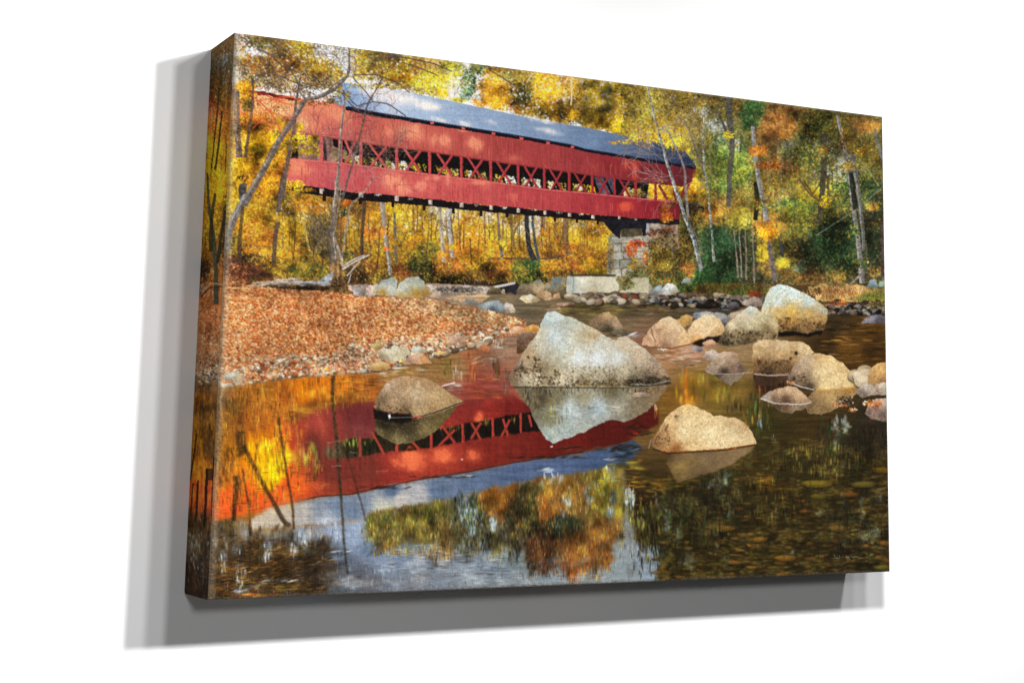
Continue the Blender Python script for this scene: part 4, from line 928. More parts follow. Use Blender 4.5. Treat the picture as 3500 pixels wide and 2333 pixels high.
def left_trunks():
    s = stroke; T = (104, 94, 88); TL_ = (142, 130, 120)
    s(c1([(548, 600), (548, 800), (556, 1000), (572, 1200)]), 17, 21, (92, 82, 80), .4, .95, light=(122, 112, 106))
    s(c1([(692, 490), (688, 700), (668, 900), (640, 1080), (622, 1205)]), 8, 12, (98, 78, 66), .4, .92)
    area(c1([(560, 1440), (628, 1430), (632, 1568), (570, 1568)]), (86, 82, 80), rough=3, tex=[(NF, .6)])
    area(c4([(560, 80), (628, 70), (632, 180), (570, 190)]), (86, 82, 80), rough=3, tex=[(NF, .6)])
    brush(c1, 600, 1380, 50, 40, .7, 'DK3 OC2', 9)
    s(c1([(1120, 480), (1090, 620), (1070, 760), (1064, 900), (1040, 1050), (990, 1290), (955, 1560)]), 6, 16, (100, 84, 76), .4, .95)
    s(c4([(960, 0), (940, 160), (915, 330)]), 16, 16, (96, 84, 78), .4, .95)
    s(c4([(915, 420), (890, 560), (878, 780)]), 17, 15, (90, 74, 64), .4, .9)
    s(c1([(1555, 205), (1550, 330), (1546, 430), (1520, 490), (1400, 600), (1270, 660), (1165, 685), (1100, 780), (1040, 880), (930, 1040), (810, 1260), (660, 1530), (610, 1620)]), 6, 25, T, .35, .97, light=TL_)
    s(c4([(640, 180), (570, 290), (510, 410), (470, 540), (455, 690)]), 23, 26, (112, 106, 102), .35, .97, light=(150, 146, 142))
    s(c4([(600, 280), (590, 400), (575, 560), (570, 800)]), 10, 16, (66, 54, 44), .5, .7)
    s(c1([(1165, 690), (1110, 600), (1090, 520), (1040, 440), (900, 300), (740, 230)]), 8, 3, (110, 92, 84), .3, .85)
    s(c1([(1530, 480), (1430, 540), (1330, 640)]), 8, 5, (104, 98, 80), .3, .8)
    s(c1([(1500, 590), (1505, 720), (1485, 900), (1470, 1100), (1458, 1300), (1440, 1568)]), 5, 12, (112, 104, 96), .35, .95, light=(160, 150, 140))
    s(c1([(1850, 480), (1790, 600), (1720, 720), (1680, 870), (1640, 1040), (1580, 1250), (1510, 1500), (1480, 1600)]), 5, 8, (96, 84, 78), .35, .9)
    s(c1([(1040, 1140), (1100, 1090), (1150, 1070)]), 4, 3, (104, 90, 70), .3, .8)
    for p in ([(680, 640), (860, 800), (1060, 860)], [(700, 660), (840, 780), (960, 680)], [(690, 940), (840, 780)], [(690, 700), (1000, 650), (1130, 690)], [(580, 790), (740, 880), (880, 900)], [(840, 780), (960, 1000)], [(860, 690), (1060, 650)], [(800, 640), (930, 700), (1080, 740)]):
        thin(c1(p), 3.6, (214, 92, 58), .6)
    for p in ([(1500, 620), (1620, 740), (1760, 700), (1900, 720), (2060, 830)], [(1580, 480), (1690, 600), (1760, 690)], [(1600, 460), (1800, 460), (2000, 540), (2090, 620)], [(1780, 330), (1900, 300), (2090, 310)], [(1320, 560), (1480, 620), (1560, 720), (1640, 790)], [(700, 480), (860, 440), (1000, 500), (1140, 560)], [(720, 230), (860, 290), (960, 390), (1100, 440)], [(1100, 590), (1220, 560), (1340, 540)], [(1640, 790), (1760, 830), (1900, 850)], [(1530, 1180), (1620, 1150), (1700, 1170)]):
        thin(c1(p), 3.2, (80, 72, 70), .7)
    for i in range(60):
        (px, py), = c1([(rnd.uniform(640, 1980), rnd.uniform(160, 640))])
        twig(px, py, rnd.uniform(-3.1, 0), rnd.uniform(30, 90), 2.0, rnd.choice([(76, 66, 64), (96, 80, 72), (120, 104, 96)]), 2, .5, .25, .5)
    for i in range(46):
        (px, py), = c1([(rnd.uniform(1080, 2000), rnd.uniform(680, 1480))])
        twig(px, py, rnd.uniform(-3.1, 0), rnd.uniform(40, 110), 1.8, rnd.choice([(104, 70, 66), (122, 84, 78), (90, 66, 64), (150, 110, 100)]), 2, .5, .25, .45)
    for i in range(24):
        (px, py), = c1([(rnd.uniform(1300, 2080), rnd.uniform(1080, 1330))])
        twig(px, py, rnd.uniform(-2, 2), rnd.uniform(30, 80), 1.6, (150, 140, 132), 1, .5, .25, .5)
left_trunks()
b = brush
b(c1, 1110, 920, 40, 30, 1.4, 'YG2 Y5', 8); b(c1, 1110, 1010, 50, 30, 1.4, 'Y6 YG1', 8); b(c1, 1230, 1020, 50, 22, 1.3, 'Y5 YG3', 8)
b(c1, 1190, 1060, 60, 24, .9, 'Y5 YG3', 8); b(c1, 1160, 1150, 70, 24, 1.0, 'Y5 YG3', 8); b(c1, 1260, 1165, 40, 18, 1.2, 'Y5 YG3', 8); b(c1, 1070, 1070, 40, 60, .8, 'Y4 OL1', 8)
b(c1, 1210, 1130, 40, 20, .7, 'Y4 YG3', 8); b(c1, 1300, 560, 110, 40, .5, 'OC3 OL2', 8); b(c1, 1540, 640, 30, 40, .6, 'OL3 Y1', 8)
b(c1, 1180, 620, 80, 30, .5, 'CR2 OL2 R1', 8); b(c1, 560, 870, 26, 260, .25, 'O2 OC2', 8); b(c1, 1750, 560, 200, 30, .5, 'OL2 Y2 OC1', 8); b(c1, 2000, 570, 130, 26, .6, 'OL3 OC2 Y1', 8)
# the clump by the river, its roots and the fallen log
def clump():
    s = stroke
    for i in range(40):
        (px, py), = c4([(rnd.uniform(1180, 1420), rnd.uniform(520, 760))])
        twig(px, py, rnd.uniform(-2.1, -1.1), rnd.uniform(50, 120), 2, rnd.choice([(90, 78, 66), (130, 116, 100), (60, 50, 42)]), 1, .4, .2, .6)
    s(c4([(1445, 0), (1428, 200), (1412, 380), (1420, 560), (1440, 760), (1450, 860)]), 11, 15, (126, 112, 98), .4, .97, light=(172, 160, 146))
    s(c4([(1400, 280), (1395, 480), (1405, 700), (1420, 900)]), 8, 14, (112, 100, 90), .4, .95)
    s(c4([(1770, 10), (1690, 140), (1640, 195), (1570, 260), (1540, 380), (1510, 560), (1485, 760)]), 4, 7, (140, 128, 116), .35, .92)
    s(c4([(1480, 100), (1455, 280), (1430, 440)]), 5, 6, (130, 118, 104), .35, .9)
    s(c4([(1350, 460), (1370, 640), (1390, 860)]), 8, 12, (92, 80, 70), .4, .9)
    s(c4([(1440, 620), (1480, 740), (1500, 840)]), 8, 10, (160, 148, 136), .35, .9)
    area(c4([(1375, 800), (1440, 760), (1490, 820), (1520, 1030), (1460, 1035), (1365, 1030)]), (124, 96, 64), rough=4, tex=[(NVS, .6), (NF, .5)])
    brush(c4, 1440, 960, 60, 60, .7, 'DK3 BR2', 9); brush(c4, 1560, 890, 50, 90, 1.2, 'DK6', 9); brush(c4, 1640, 830, 70, 40, .7, 'DK4 BR1', 8)
    for p, w in (([(1490, 835), (1600, 770), (1735, 705)], 7), ([(1510, 800), (1620, 735), (1700, 712)], 5), ([(1530, 900), (1590, 830), (1650, 760)], 4), ([(1570, 860), (1600, 800)], 4), ([(1540, 960), (1570, 880)], 4)):
        s(c4(p), w, w * .6, (196, 184, 176), .3, .95)
    area(c4([(600, 985), (720, 945), (900, 920), (1060, 922), (1180, 940), (1300, 930), (1370, 900), (1370, 985), (1240, 985), (1100, 985), (960, 985), (840, 975), (700, 1000)]), [(c4([(700, 960)])[0], (170, 140, 112)), (c4([(950, 930)])[0], (196, 184, 172)), (c4([(950, 975)])[0], (130, 110, 94)), (c4([(1200, 945)])[0], (176, 172, 170)), (c4([(1200, 980)])[0], (98, 88, 84)), (c4([(1350, 930)])[0], (150, 152, 154))], rough=3, tex=[(NHS, .4), (NF, .4)])
    area(c4([(1290, 930), (1400, 855), (1415, 880), (1360, 960)]), (150, 156, 162), rough=3, tex=[(NF, .4)])
    brush(c4, 950, 1005, 260, 22, 1.1, 'BR4 DK4 LF1', 8, asp=.4, ang=0, angj=.4); brush(c4, 1250, 1005, 130, 26, 1.3, 'DK5 BR2', 8, asp=.4, ang=0, angj=.4)
    s(c4([(580, 980), (700, 1000), (830, 1025), (950, 1042), (1070, 1046)]), 6, 4, (224, 200, 172), .25, .95)
    s(c4([(440, 1000), (560, 1003), (660, 1010)]), 6, 4, (214, 180, 140), .25, .85)
    s(c4([(700, 1000), (800, 968), (900, 960)]), 6, 4, (196, 176, 152), .25, .85)
    brush(c4, 640, 850, 110, 16, 1.1, 'DK6', 8, asp=.35, ang=.25, angj=.3); brush(c4, 780, 890, 130, 16, 1.0, 'DK5 BR2', 8, asp=.35, ang=.25, angj=.3)
clump()
# ---------------------------------------------------------------- river bed, far bank, leaf-covered gravel bar
shore = cat(c7([(230, 232), (262, 214), (400, 186), (520, 172), (640, 160), (760, 156), (870, 150), (980, 138), (1080, 122), (1180, 112), (1270, 100), (1330, 78)]), g1([(300, 540), (440, 520), (600, 470), (700, 430), (860, 400), (1000, 380), (1060, 330), (1200, 300), (1300, 290)]))
upper = cat(c5([(1290, 1290), (1180, 1260), (1000, 1215), (860, 1190), (700, 1160), (500, 1110), (300, 1095), (0, 1092)]), c4([(1700, 1086), (1400, 1040), (1050, 1020), (800, 1000), (620, 985), (520, 930), (430, 900), (300, 880)]))
# water first: everything from the far bank down
area(c5([(0, 985), (420, 960), (1100, 990), (2300, 1010), (3200, 960), (4600, 1000), (4700, 4000), (-1700, 4000), (-1700, 1500), (0, 1300)]),
     [(c5([(600, 1060)])[0], (150, 130, 108)), (c5([(1000, 1080)])[0], (120, 104, 80)), (c5([(1300, 1160)])[0], (106, 94, 74)), (c6([(0, 470)])[0], (96, 84, 58)), (c6([(300, 470)])[0], (78, 68, 52)),
      (c6([(150, 500)])[0], (118, 104, 66)), (c6([(600, 480)])[0], (82, 72, 54)), (c6([(850, 480)])[0], (60, 56, 50)), (c6([(300, 600)])[0], (120, 100, 76)), (c6([(330, 660)])[0], (128, 92, 72)),
      (c6([(1650, 580)])[0], (70, 56, 34)), (c6([(1850, 640)])[0], (96, 68, 30)), (c6([(1700, 720)])[0], (110, 78, 34)), (c6([(1880, 780)])[0], (84, 60, 28)), (c6([(1560, 700)])[0], (64, 48, 26)),
      (c6([(560, 800)])[0], (158, 120, 92)), (c6([(680, 780)])[0], (164, 128, 104)), (c6([(600, 880)])[0], (130, 100, 62)), (c6([(1040, 780)])[0], (132, 108, 78)), (c6([(1060, 860)])[0], (128, 104, 66)),
      (c6([(700, 960)])[0], (126, 98, 38)), (c6([(880, 1000)])[0], (120, 98, 40)), (c6([(1030, 1000)])[0], (116, 92, 44)), (c6([(1180, 960)])[0], (70, 50, 36)), (c6([(1060, 1130)])[0], (92, 76, 36)), (c6([(560, 1060)])[0], (116, 84, 36)),
      (c6([(1180, 1230)])[0], (70, 64, 34)), (c6([(1500, 1220)])[0], (78, 62, 34)), (c6([(1850, 1250)])[0], (58, 52, 38)), (c8([(1700, 350)])[0], (70, 56, 30)), (c8([(1600, 500)])[0], (78, 60, 28)), (c8([(2100, 450)])[0], (64, 52, 28)),
      (c8([(1000, 700)])[0], (56, 44, 24)), (c8([(1300, 700)])[0], (62, 50, 28)), (c8([(1700, 750)])[0], (66, 50, 26)), (c8([(2150, 750)])[0], (52, 42, 28)), (c8([(1200, 1000)])[0], (70, 54, 28)), (c8([(1700, 980)])[0], (62, 50, 26)), (c8([(2150, 980)])[0], (52, 42, 28)),
      (g1([(900, 450)])[0], (150, 96, 66)), (g1([(780, 560)])[0], (146, 112, 76)), (g1([(1050, 620)])[0], (140, 84, 66)), (g1([(700, 520)])[0], (136, 106, 60)), (g1([(900, 640)])[0], (136, 70, 54)), (g1([(1100, 400)])[0], (150, 118, 96)),
      (c7([(350, 280)])[0], (142, 92, 40)), (c7([(600, 260)])[0], (166, 98, 32)), (c7([(850, 220)])[0], (224, 128, 28)), (c7([(1100, 200)])[0], (170, 100, 44)), (c7([(1300, 120)])[0], (146, 110, 72)), (c7([(700, 330)])[0], (140, 78, 34)), (c7([(1050, 300)])[0], (120, 70, 30))],
     tex=[(NHS, .28), (NF, .08)], power=3.0)
grade(cat(c6([(1560, 520), (1960, 520)]), [(3060, 2080), (1900, 2080)], c8([(820, 400), (1500, 250)]), c6([(1090, 900), (1560, 700)])), 1.05, .84, feather=12)
# far strand and rocks
area(c5([(408, 968), (600, 985), (800, 992), (965, 1008), (940, 1052), (700, 1046), (500, 1048), (470, 1030)]), (188, 172, 164), rough=3, tex=[(NF, .25), (NHS, .3)])
brush(c5, 700, 1020, 260, 26, 1.2, 'PB4 GR3', 6, asp=.6, angj=.4)
area(c5([(560, 1090), (740, 1060), (960, 1060), (990, 1090), (880, 1130), (620, 1110)]), (190, 158, 124), rough=4, tex=[(NHS, .3), (NF, .2)])
area(c5([(1060, 985), (1220, 950), (1240, 1000), (1220, 1050), (1090, 1030)]), (44, 42, 46), rough=4, tex=[(NF, .4)])
thin(c5([(1020, 995), (1100, 980), (1200, 958)]), 6, (200, 190, 184), .9)

def rock(fr, pts, shades, spk=.8, rough=1.6, base=None, edge=True, lights='CR2 GR1', darks='DK3 BR2'):
    P = fr(pts)
    area(P, [(fr([p])[0], c) for p, c in shades], rough=rough, tex=[(NF, .14), (NG, .16), (NM, .16)], power=2.6)
    if spk:
        scatter(P, .16 * spk, lights, 3, .7, alpha=.3, clump=.2)
        scatter(P, .14 * spk, darks, 3, .7, alpha=.2, clump=.3, gap=(NM, .05))
def pebbles(fr, pts, n, smin, smax, cols, squash=.6, alpha=.9, gain=.9):
    """single stones: a dark foot, a body and a lit cap"""
    M = mask(fr(pts))
    m, x0, y0, x1, y1 = M
    k = 0; items = []
    while k < n:
        x, y = rnd.uniform(x0, x1 - 1), rnd.uniform(y0, y1 - 1)
        if m[int(y - y0), int(x - x0)] > .5: items.append((y, x)); k += 1
    C = pal(cols)
    for y, x in sorted(items):
        r = (smin + (smax - smin) * rnd.random() ** 1.8) * SC * .5
        c = C[rnd.randrange(len(C))] * rnd.uniform(.7, 1.12) * gain
        A = rnd.gauss(0, .25) % math.pi
        put(x, y + r * .3, r * 1.06, r * squash * 1.05, A, c * .45, alpha * .8)
        put(x, y, r, r * squash, A, np.clip(c, 0, 255), alpha)
        put(x - r * .1, y - r * squash * .3, r * .66, r * squash * .5, A, np.clip(c * 1.16 + 8, 0, 255), .55)

# the shore under the pier and along the right bank
area(c6([(-60, 330), (300, 330), (430, 300), (640, 330), (760, 350), (1000, 380), (1180, 400), (1180, 470), (900, 470), (600, 455), (300, 445), (-60, 430)]), (92, 80, 68), rough=4, tex=[(NM, .5), (NF, .4)])
area(c6([(1440, 330), (1700, 330), (1960, 350), (1960, 440), (1600, 440), (1500, 430)]), [(c6([(1600, 370)])[0], (176, 146, 92)), (c6([(1900, 420)])[0], (120, 110, 60)), (c6([(1750, 380)])[0], (170, 138, 88))], rough=4, tex=[(NF, .4), (NM, .3)])
brush(c6, 1650, 380, 190, 40, 1.2, 'CR2 OC4 LF2 OL1', 8, asp=.25, ang=1.4, angj=.4); brush(c6, 1860, 420, 90, 40, 1.2, 'G3 OL3 OC1', 8, asp=.3, ang=1.4, angj=.4)
area(c6([(1560, 430), (1960, 440), (1960, 530), (1700, 520), (1570, 510)]), (64, 52, 46), rough=4, tex=[(NF, .5)])
pebbles(c6, [(1570, 450), (1960, 470), (1960, 530), (1580, 515)], 120, 10, 26, 'GR3 PB2 DK3', .6, .85, .7)
brush(c6, 1640, 450, 80, 16, .8, 'R3 OC2', 7); brush(c6, 1900, 455, 60, 20, .7, 'OL3 R1 G1', 7)
brush(c6, 870, 360, 330, 40, 1.3, 'OL5 OC4 G1', 9, asp=.35, ang=1.4, angj=.5)
brush(c6, 1010, 385, 60, 36, 1.3, 'G5 YG2', 9, asp=.3, ang=1.4, angj=.4); brush(c6, 1100, 365, 90, 40, 1.1, 'G3 OC2 R1', 9, asp=.35, ang=1.4, angj=.4); brush(c6, 1100, 390, 50, 24, 1.0, 'RD2 R3', 8)
brush(c6, 660, 340, 60, 40, 1.2, 'G4 DG2 OL2', 9); brush(c6, 560, 310, 90, 24, .8, 'OL3 G1 R1', 8); brush(c6, 420, 300, 100, 30, .8, 'G2 OL3 OC2', 8)
pebbles(c6, [(-60, 370), (300, 360), (640, 390), (1000, 400), (1170, 430), (1000, 470), (640, 455), (300, 445), (-60, 430)], 420, 10, 34, 'PB4 GR4 BR2 R1', .62, .85, .72)
pebbles(c6, [(300, 420), (1000, 430), (1000, 478), (600, 462), (300, 450)], 110, 14, 34, 'GR3 DK3 PB1', .6, .85, .75)
rock(c6, [(495, 390), (500, 350), (540, 320), (590, 335), (612, 375), (570, 395)], [((540, 335), (206, 212, 206)), ((580, 385), (150, 140, 120)), ((505, 380), (168, 168, 160))], .5)
rock(c6, [(425, 385), (450, 340), (495, 330), (500, 390), (460, 400)], [((460, 350), (150, 160, 164)), ((450, 395), (110, 104, 96))], .5)
rock(c6, [(285, 380), (295, 340), (330, 335), (350, 380), (320, 395)], [((310, 345), (196, 186, 160)), ((320, 390), (140, 122, 96))], .5)
rock(c6, [(345, 370), (360, 330), (420, 325), (440, 360), (400, 385)], [((380, 335), (164, 166, 160)), ((400, 380), (128, 116, 96))], .5)
rock(c6, [(620, 320), (640, 285), (685, 290), (690, 318)], [((650, 292), (150, 164, 164)), ((670, 315), (110, 112, 96))], .3)
rock(c6, [(1825, 345), (1850, 300), (1885, 292), (1905, 330), (1900, 350)], [((1870, 305), (146, 162, 166)), ((1860, 345), (100, 108, 100))], .4)
rock(c6, [(1905, 340), (1915, 305), (1960, 300), (1960, 345)], [((1930, 310), (150, 172, 160)), ((1940, 340), (120, 130, 100))], .4)
rock(c6, [(1790, 580), (1820, 545), (1880, 525), (1960, 530), (1960, 585)], [((1860, 535), (142, 138, 148)), ((1900, 575), (84, 80, 84))], .4)
# slab at the pier foot
area(c5([(1665, 905), (1725, 893), (2400, 915), (2400, 1050), (2091, 1046), (1760, 1048), (1665, 1050)]) + [], [(c5([(1700, 960)])[0], (166, 172, 164)), (c5([(1800, 930)])[0], (216, 210, 186)), (c5([(2050, 960)])[0], (204, 196, 170)), (c5([(1900, 1030)])[0], (176, 164, 138)), (c5([(2300, 960)])[0], (176, 168, 140))], rough=1, tex=[(NF, .12), (NG, .14)])
thin(c5([(1725, 897), (1722, 1045)]), 4, (130, 134, 126), .5); thin(c5([(1700, 893), (1900, 888), (2100, 893)]), 6, (70, 64, 48), .6)
area(c6([(205, 280), (300, 270), (310, 330), (215, 375)]), (140, 130, 96), rough=4, tex=[(NF, .4)]); brush(c6, 270, 320, 50, 40, .7, 'OL3 OC2 G1', 8)
rock(c5, [(1215, 1030), (1240, 980), (1280, 965), (1340, 985), (1300, 1030)], [((1260, 980), (140, 130, 108)), ((1270, 1025), (96, 84, 68))], .5)
rock(c5, [(1270, 1035), (1330, 960), (1430, 930), (1470, 980), (1450, 1040), (1340, 1050)], [((1400, 945), (140, 138, 122)), ((1400, 990), (180, 152, 116)), ((1330, 1040), (110, 94, 72))], .6)
rock(c5, [(1520, 1020), (1530, 920), (1600, 900), (1660, 920), (1640, 1010), (1570, 1035)], [((1560, 930), (106, 116, 116)), ((1600, 1010), (120, 112, 90)), ((1640, 960), (140, 132, 104))], .6)
rock(c5, [(1455, 1040), (1480, 960), (1520, 960), (1530, 1030)], [((1490, 980), (150, 142, 122)), ((1500, 1030), (110, 96, 74))], .4)
rock(c5, [(945, 1050), (965, 1020), (1010, 998), (1060, 1010), (1085, 1050), (1020, 1065)], [((1010, 1005), (110, 100, 72)), ((1020, 1050), (66, 58, 44))], .5)
rock(c5, [(1080, 1045), (1090, 1015), (1110, 1010), (1120, 1050)], [((1095, 1020), (196, 176, 150)), ((1100, 1045), (150, 130, 108))], .3)
rock(c5, [(1240, 1100), (1270, 1070), (1340, 1062), (1410, 1085), (1424, 1115), (1390, 1135), (1290, 1135)], [((1330, 1075), (216, 206, 184)), ((1300, 1110), (226, 204, 160)), ((1380, 1130), (150, 128, 92))], .6)
rock(c5, [(1380, 1068), (1420, 1040), (1490, 1018), (1525, 1050), (1535, 1100), (1480, 1115), (1440, 1090)], [((1470, 1035), (184, 150, 116)), ((1500, 1080), (206, 170, 130)), ((1430, 1080), (150, 116, 84))], .5)
rock(c5, [(1535, 1100), (1545, 1055), (1590, 1045), (1610, 1085), (1580, 1105)], [((1560, 1060), (216, 170, 130)), ((1580, 1100), (150, 116, 90))], .4)
rock(c5, [(1630, 1085), (1680, 1055), (1820, 1060), (1840, 1085), (1790, 1130), (1700, 1120)], [((1720, 1065), (190, 168, 140)), ((1760, 1115), (150, 124, 112)), ((1650, 1085), (160, 150, 134))], .4)
rock(c5, [(1560, 1160), (1600, 1135), (1740, 1130), (1720, 1160), (1620, 1168)], [((1650, 1140), (200, 160, 140)), ((1690, 1160), (140, 104, 92))], .3)
rock(c5, [(1480, 1200), (1510, 1165), (1560, 1150), (1600, 1175), (1620, 1215), (1540, 1225)], [((1540, 1160), (168, 152, 128)), ((1530, 1215), (120, 100, 80))], .5)
pebbles(c5, [(1640, 1060), (2400, 1060), (2400, 1130), (1850, 1130), (1640, 1090)], 70, 14, 40, 'PB5 GR2 R1', .6, .85, .8)
rock(c5, [(860, 1175), (890, 1145), (960, 1125), (1060, 1118), (1108, 1150), (1112, 1200), (1060, 1218), (950, 1208)], [((960, 1135), (160, 170, 172)), ((1060, 1140), (146, 156, 160)), ((1000, 1200), (80, 86, 92)), ((880, 1175), (120, 124, 122))], .7, lights='GB3')
rock(c5, [(1100, 1165), (1120, 1125), (1180, 1150), (1205, 1200), (1200, 1232), (1120, 1228)], [((1130, 1140), (190, 182, 174)), ((1180, 1190), (200, 182, 160)), ((1140, 1225), (140, 122, 108))], .5)
rock(c5, [(740, 1140), (760, 1100), (830, 1090), (880, 1120), (850, 1160)], [((800, 1105), (150, 148, 136)), ((820, 1150), (116, 108, 96))], .5)
# boulders at the upper left
area(c4([(1540, 990), (1800, 970), (1850, 1080), (1700, 1090), (1580, 1070)]), (172, 150, 136), rough=4, tex=[(NF, .4), (NM, .3)])
rock(c4, [(1580, 1060), (1590, 1010), (1640, 1000), (1700, 1020), (1690, 1080), (1600, 1085)], [((1620, 1015), (160, 150, 142)), ((1600, 1060), (176, 182, 190)), ((1680, 1070), (110, 94, 80))], .5)
rock(c4, [(1760, 1060), (1790, 985), (1840, 935), (1900, 920), (1960, 980), (2000, 1060), (1940, 1085), (1840, 1075)], [((1850, 950), (150, 158, 154)), ((1940, 960), (176, 182, 174)), ((1860, 1060), (170, 142, 90)), ((1960, 1050), (150, 156, 148))], .6)
rock(c5, [(-20, 1060), (-10, 990), (40, 925), (110, 910), (160, 940), (120, 1040), (40, 1080)], [((20, 950), (170, 174, 168)), ((110, 925), (142, 152, 142)), ((20, 1050), (166, 130, 66)), ((90, 1010), (176, 178, 168))], .6, lights='GB3')
rock(c5, [(120, 1060), (170, 960), (250, 912), (340, 900), (385, 940), (420, 1000), (450, 1050), (400, 1090), (280, 1090), (170, 1085)], [((280, 920), (164, 170, 158)), ((350, 920), (152, 160, 146)), ((200, 1000), (190, 194, 182)), ((340, 970), (176, 178, 156)), ((320, 1050), (176, 136, 62)), ((200, 1070), (176, 150, 100)), ((420, 1050), (150, 112, 56))], .7, lights='GB3')
rock(c5, [(440, 1085), (470, 1045), (530, 1050), (545, 1085), (500, 1100)], [((490, 1055), (196, 166, 140)), ((500, 1095), (140, 120, 104))], .4)
# leaf litter on the bar
bar = upper[::-1] + [(1340, 1010)] + shore[::-1][0:1]
barpoly = upper + [(700, 940), (690, 1330)] + shore
area(barpoly, [(c4([(600, 1060)])[0], (214, 140, 84)), (c4([(1200, 1080)])[0], (206, 136, 92)), (c4([(700, 1300)])[0], (198, 126, 88)), (c4([(1500, 1300)])[0], (206, 144, 108)), (c5([(300, 1150)])[0], (218, 182, 148)), (c5([(900, 1230)])[0], (214, 190, 158)),
               (c5([(200, 1350)])[0], (206, 156, 120)), (c5([(800, 1400)])[0], (196, 160, 128)), (c7([(400, 60)])[0], (200, 158, 128)), (c7([(400, 150)])[0], (180, 156, 130)), (c7([(1000, 60)])[0], (176, 154, 124)), (g1([(900, 260)])[0], (190, 156, 124))], rough=2, tex=[(NF, .5), (NG, .3)])
scatter(barpoly, 1.7, 'LF7 OM3 OC2 R1', 7, .5, alpha=.85, clump=.35, jit=.16, ang=.3, angj=.6)
scatter(barpoly, .4, 'R5 BR2', 7, .5, alpha=.65, clump=.2, ang=.2, angj=.6)
scatter(barpoly, .2, 'CR4', 7, .5, alpha=.55, clump=.2, ang=.3, angj=.6)
scatter(c5([(0, 1096), (500, 1112), (900, 1190), (1290, 1290), (1300, 1330), (800, 1330), (300, 1200)]), .8, 'CR4 PB4 LF1', 7, .5, alpha=.8, angj=.5)
scatter(c4([(440, 1000), (1100, 1045), (1700, 1090), (1700, 1130), (900, 1130), (440, 1100)]), .6, 'O1 LF5 OC1 CR1', 8, .5, alpha=.75, angj=.5)
area(c4([(300, 870), (440, 880), (560, 940), (640, 985), (600, 1010), (440, 1010), (300, 1000)]), (190, 120, 72), rough=4, tex=[(NF, .4), (NM, .3)])
brush(c4, 520, 940, 110, 60, 1.3, 'LF5 R3 BR1 OC1', 8, asp=.5, ang=.3, angj=.5); brush(c4, 470, 780, 40, 70, 1.1, 'CR2 LF4 BR2', 8)
stroke(c4([(440, 1000), (560, 1003), (660, 1010)]), 6, 4, (220, 186, 140), .25, .85)
area(c4([(440, 690), (500, 720), (600, 800), (880, 890), (860, 910), (640, 880), (520, 900), (440, 860)]), (84, 52, 40), rough=5, alpha=.8, tex=[(NM, .6), (NF, .4)])
brush(c4, 560, 840, 120, 60, 1.1, 'R3 LF2 DK3 BR2', 8, asp=.4, ang=.3, angj=.4)
grade(barpoly, .95, 1.0, tint=(1.0, .98, .9), feather=1)
scatter(cat(c7([(262, 150), (640, 110), (1080, 80), (1300, 20)]), g1([(1000, 280), (600, 330)]), c7([(900, 0), (262, 40)])), .7, 'CR4 PB4 LF2', 8, .5, alpha=.75, ang=.2, angj=.5)
# pebbles along the water's edge
edge_band = cat(c7([(262, 214), (640, 160), (1080, 122), (1270, 100)]), g1([(440, 520), (860, 400), (1060, 330), (1280, 280), (1050, 250), (800, 290), (500, 340), (200, 400), (-100, 440), (-300, 470)]), c7([(700, 30), (400, 90), (262, 130)]))
pebbles(lambda p: p, edge_band, 1100, 7, 22, 'PB6 CR4 LF3')
pebbles(lambda p: p, cat(c7([(262, 218), (640, 164), (1080, 126), (1270, 104)]), c7([(1260, 60), (1060, 80), (640, 125), (262, 175)])), 300, 12, 32, 'PB6 CR3 LF1 GR1')
pebbles(g1, [(0, 360), (500, 360), (860, 350), (1040, 300), (1000, 380), (860, 405), (600, 460), (300, 530), (0, 560)], 160, 12, 38, 'PB6 CR3 LF1 GR1')
scatter(cat(c7([(262, 205), (640, 150), (1080, 112), (1300, 80), (1300, 40), (640, 100), (262, 150)])), 1.1, 'LF6 R2 OM2 CR2', 8, .5, alpha=.85, ang=.2, angj=.5)
scatter(g1([(-80, 400), (300, 330), (900, 270), (1050, 290), (860, 385), (500, 440), (200, 500), (-80, 540)]), .7, 'LF5 CR3 PB3 R1 BR1', 8, .5, alpha=.85, ang=.2, angj=.5)
for x, y in ((480, 470), (545, 105), (600, 118), (490, 150), (470, 138), (900, 100), (1340, 60), (430, 120), (700, 90), (820, 70)):
    brush(c7, x, y, 12, 6, 1.2, 'RD2 O2 Y1', 7)
rock(c7, [(285, 168), (300, 135), (340, 125), (395, 140), (415, 168), (360, 185)], [((330, 135), (206, 200, 180)), ((380, 160), (180, 160, 130)), ((320, 178), (130, 116, 96))], .6)
rock(c7, [(262, 215), (280, 190), (340, 195), (345, 212), (290, 222)], [((300, 195), (216, 206, 186)), ((310, 218), (150, 134, 112))], .4)
rock(c7, [(1160, 100), (1180, 75), (1250, 68), (1280, 95), (1240, 115), (1190, 115)], [((1220, 75), (216, 186, 130)), ((1230, 108), (170, 130, 80))], .5)
rock(g1, [(190, 430), (230, 410), (330, 398), (410, 405), (440, 440), (380, 490), (300, 520), (200, 480)], [((280, 410), (214, 204, 176)), ((360, 460), (190, 176, 144)), ((220, 470), (160, 144, 116))], .6)
rock(g1, [(375, 520), (420, 470), (480, 440), (530, 445), (570, 480), (605, 515), (500, 520)], [((470, 455), (206, 164, 136)), ((540, 500), (196, 142, 96)), ((410, 510), (176, 140, 116))], .6)
rock(g1, [(130, 560), (150, 520), (220, 502), (275, 520), (290, 555), (200, 575)], [((210, 512), (216, 184, 128)), ((220, 565), (160, 118, 70))], .5)
rock(g1, [(440, 430), (450, 400), (500, 390), (545, 415), (530, 445)], [((480, 400), (206, 206, 190)), ((520, 435), (150, 140, 116))], .4)
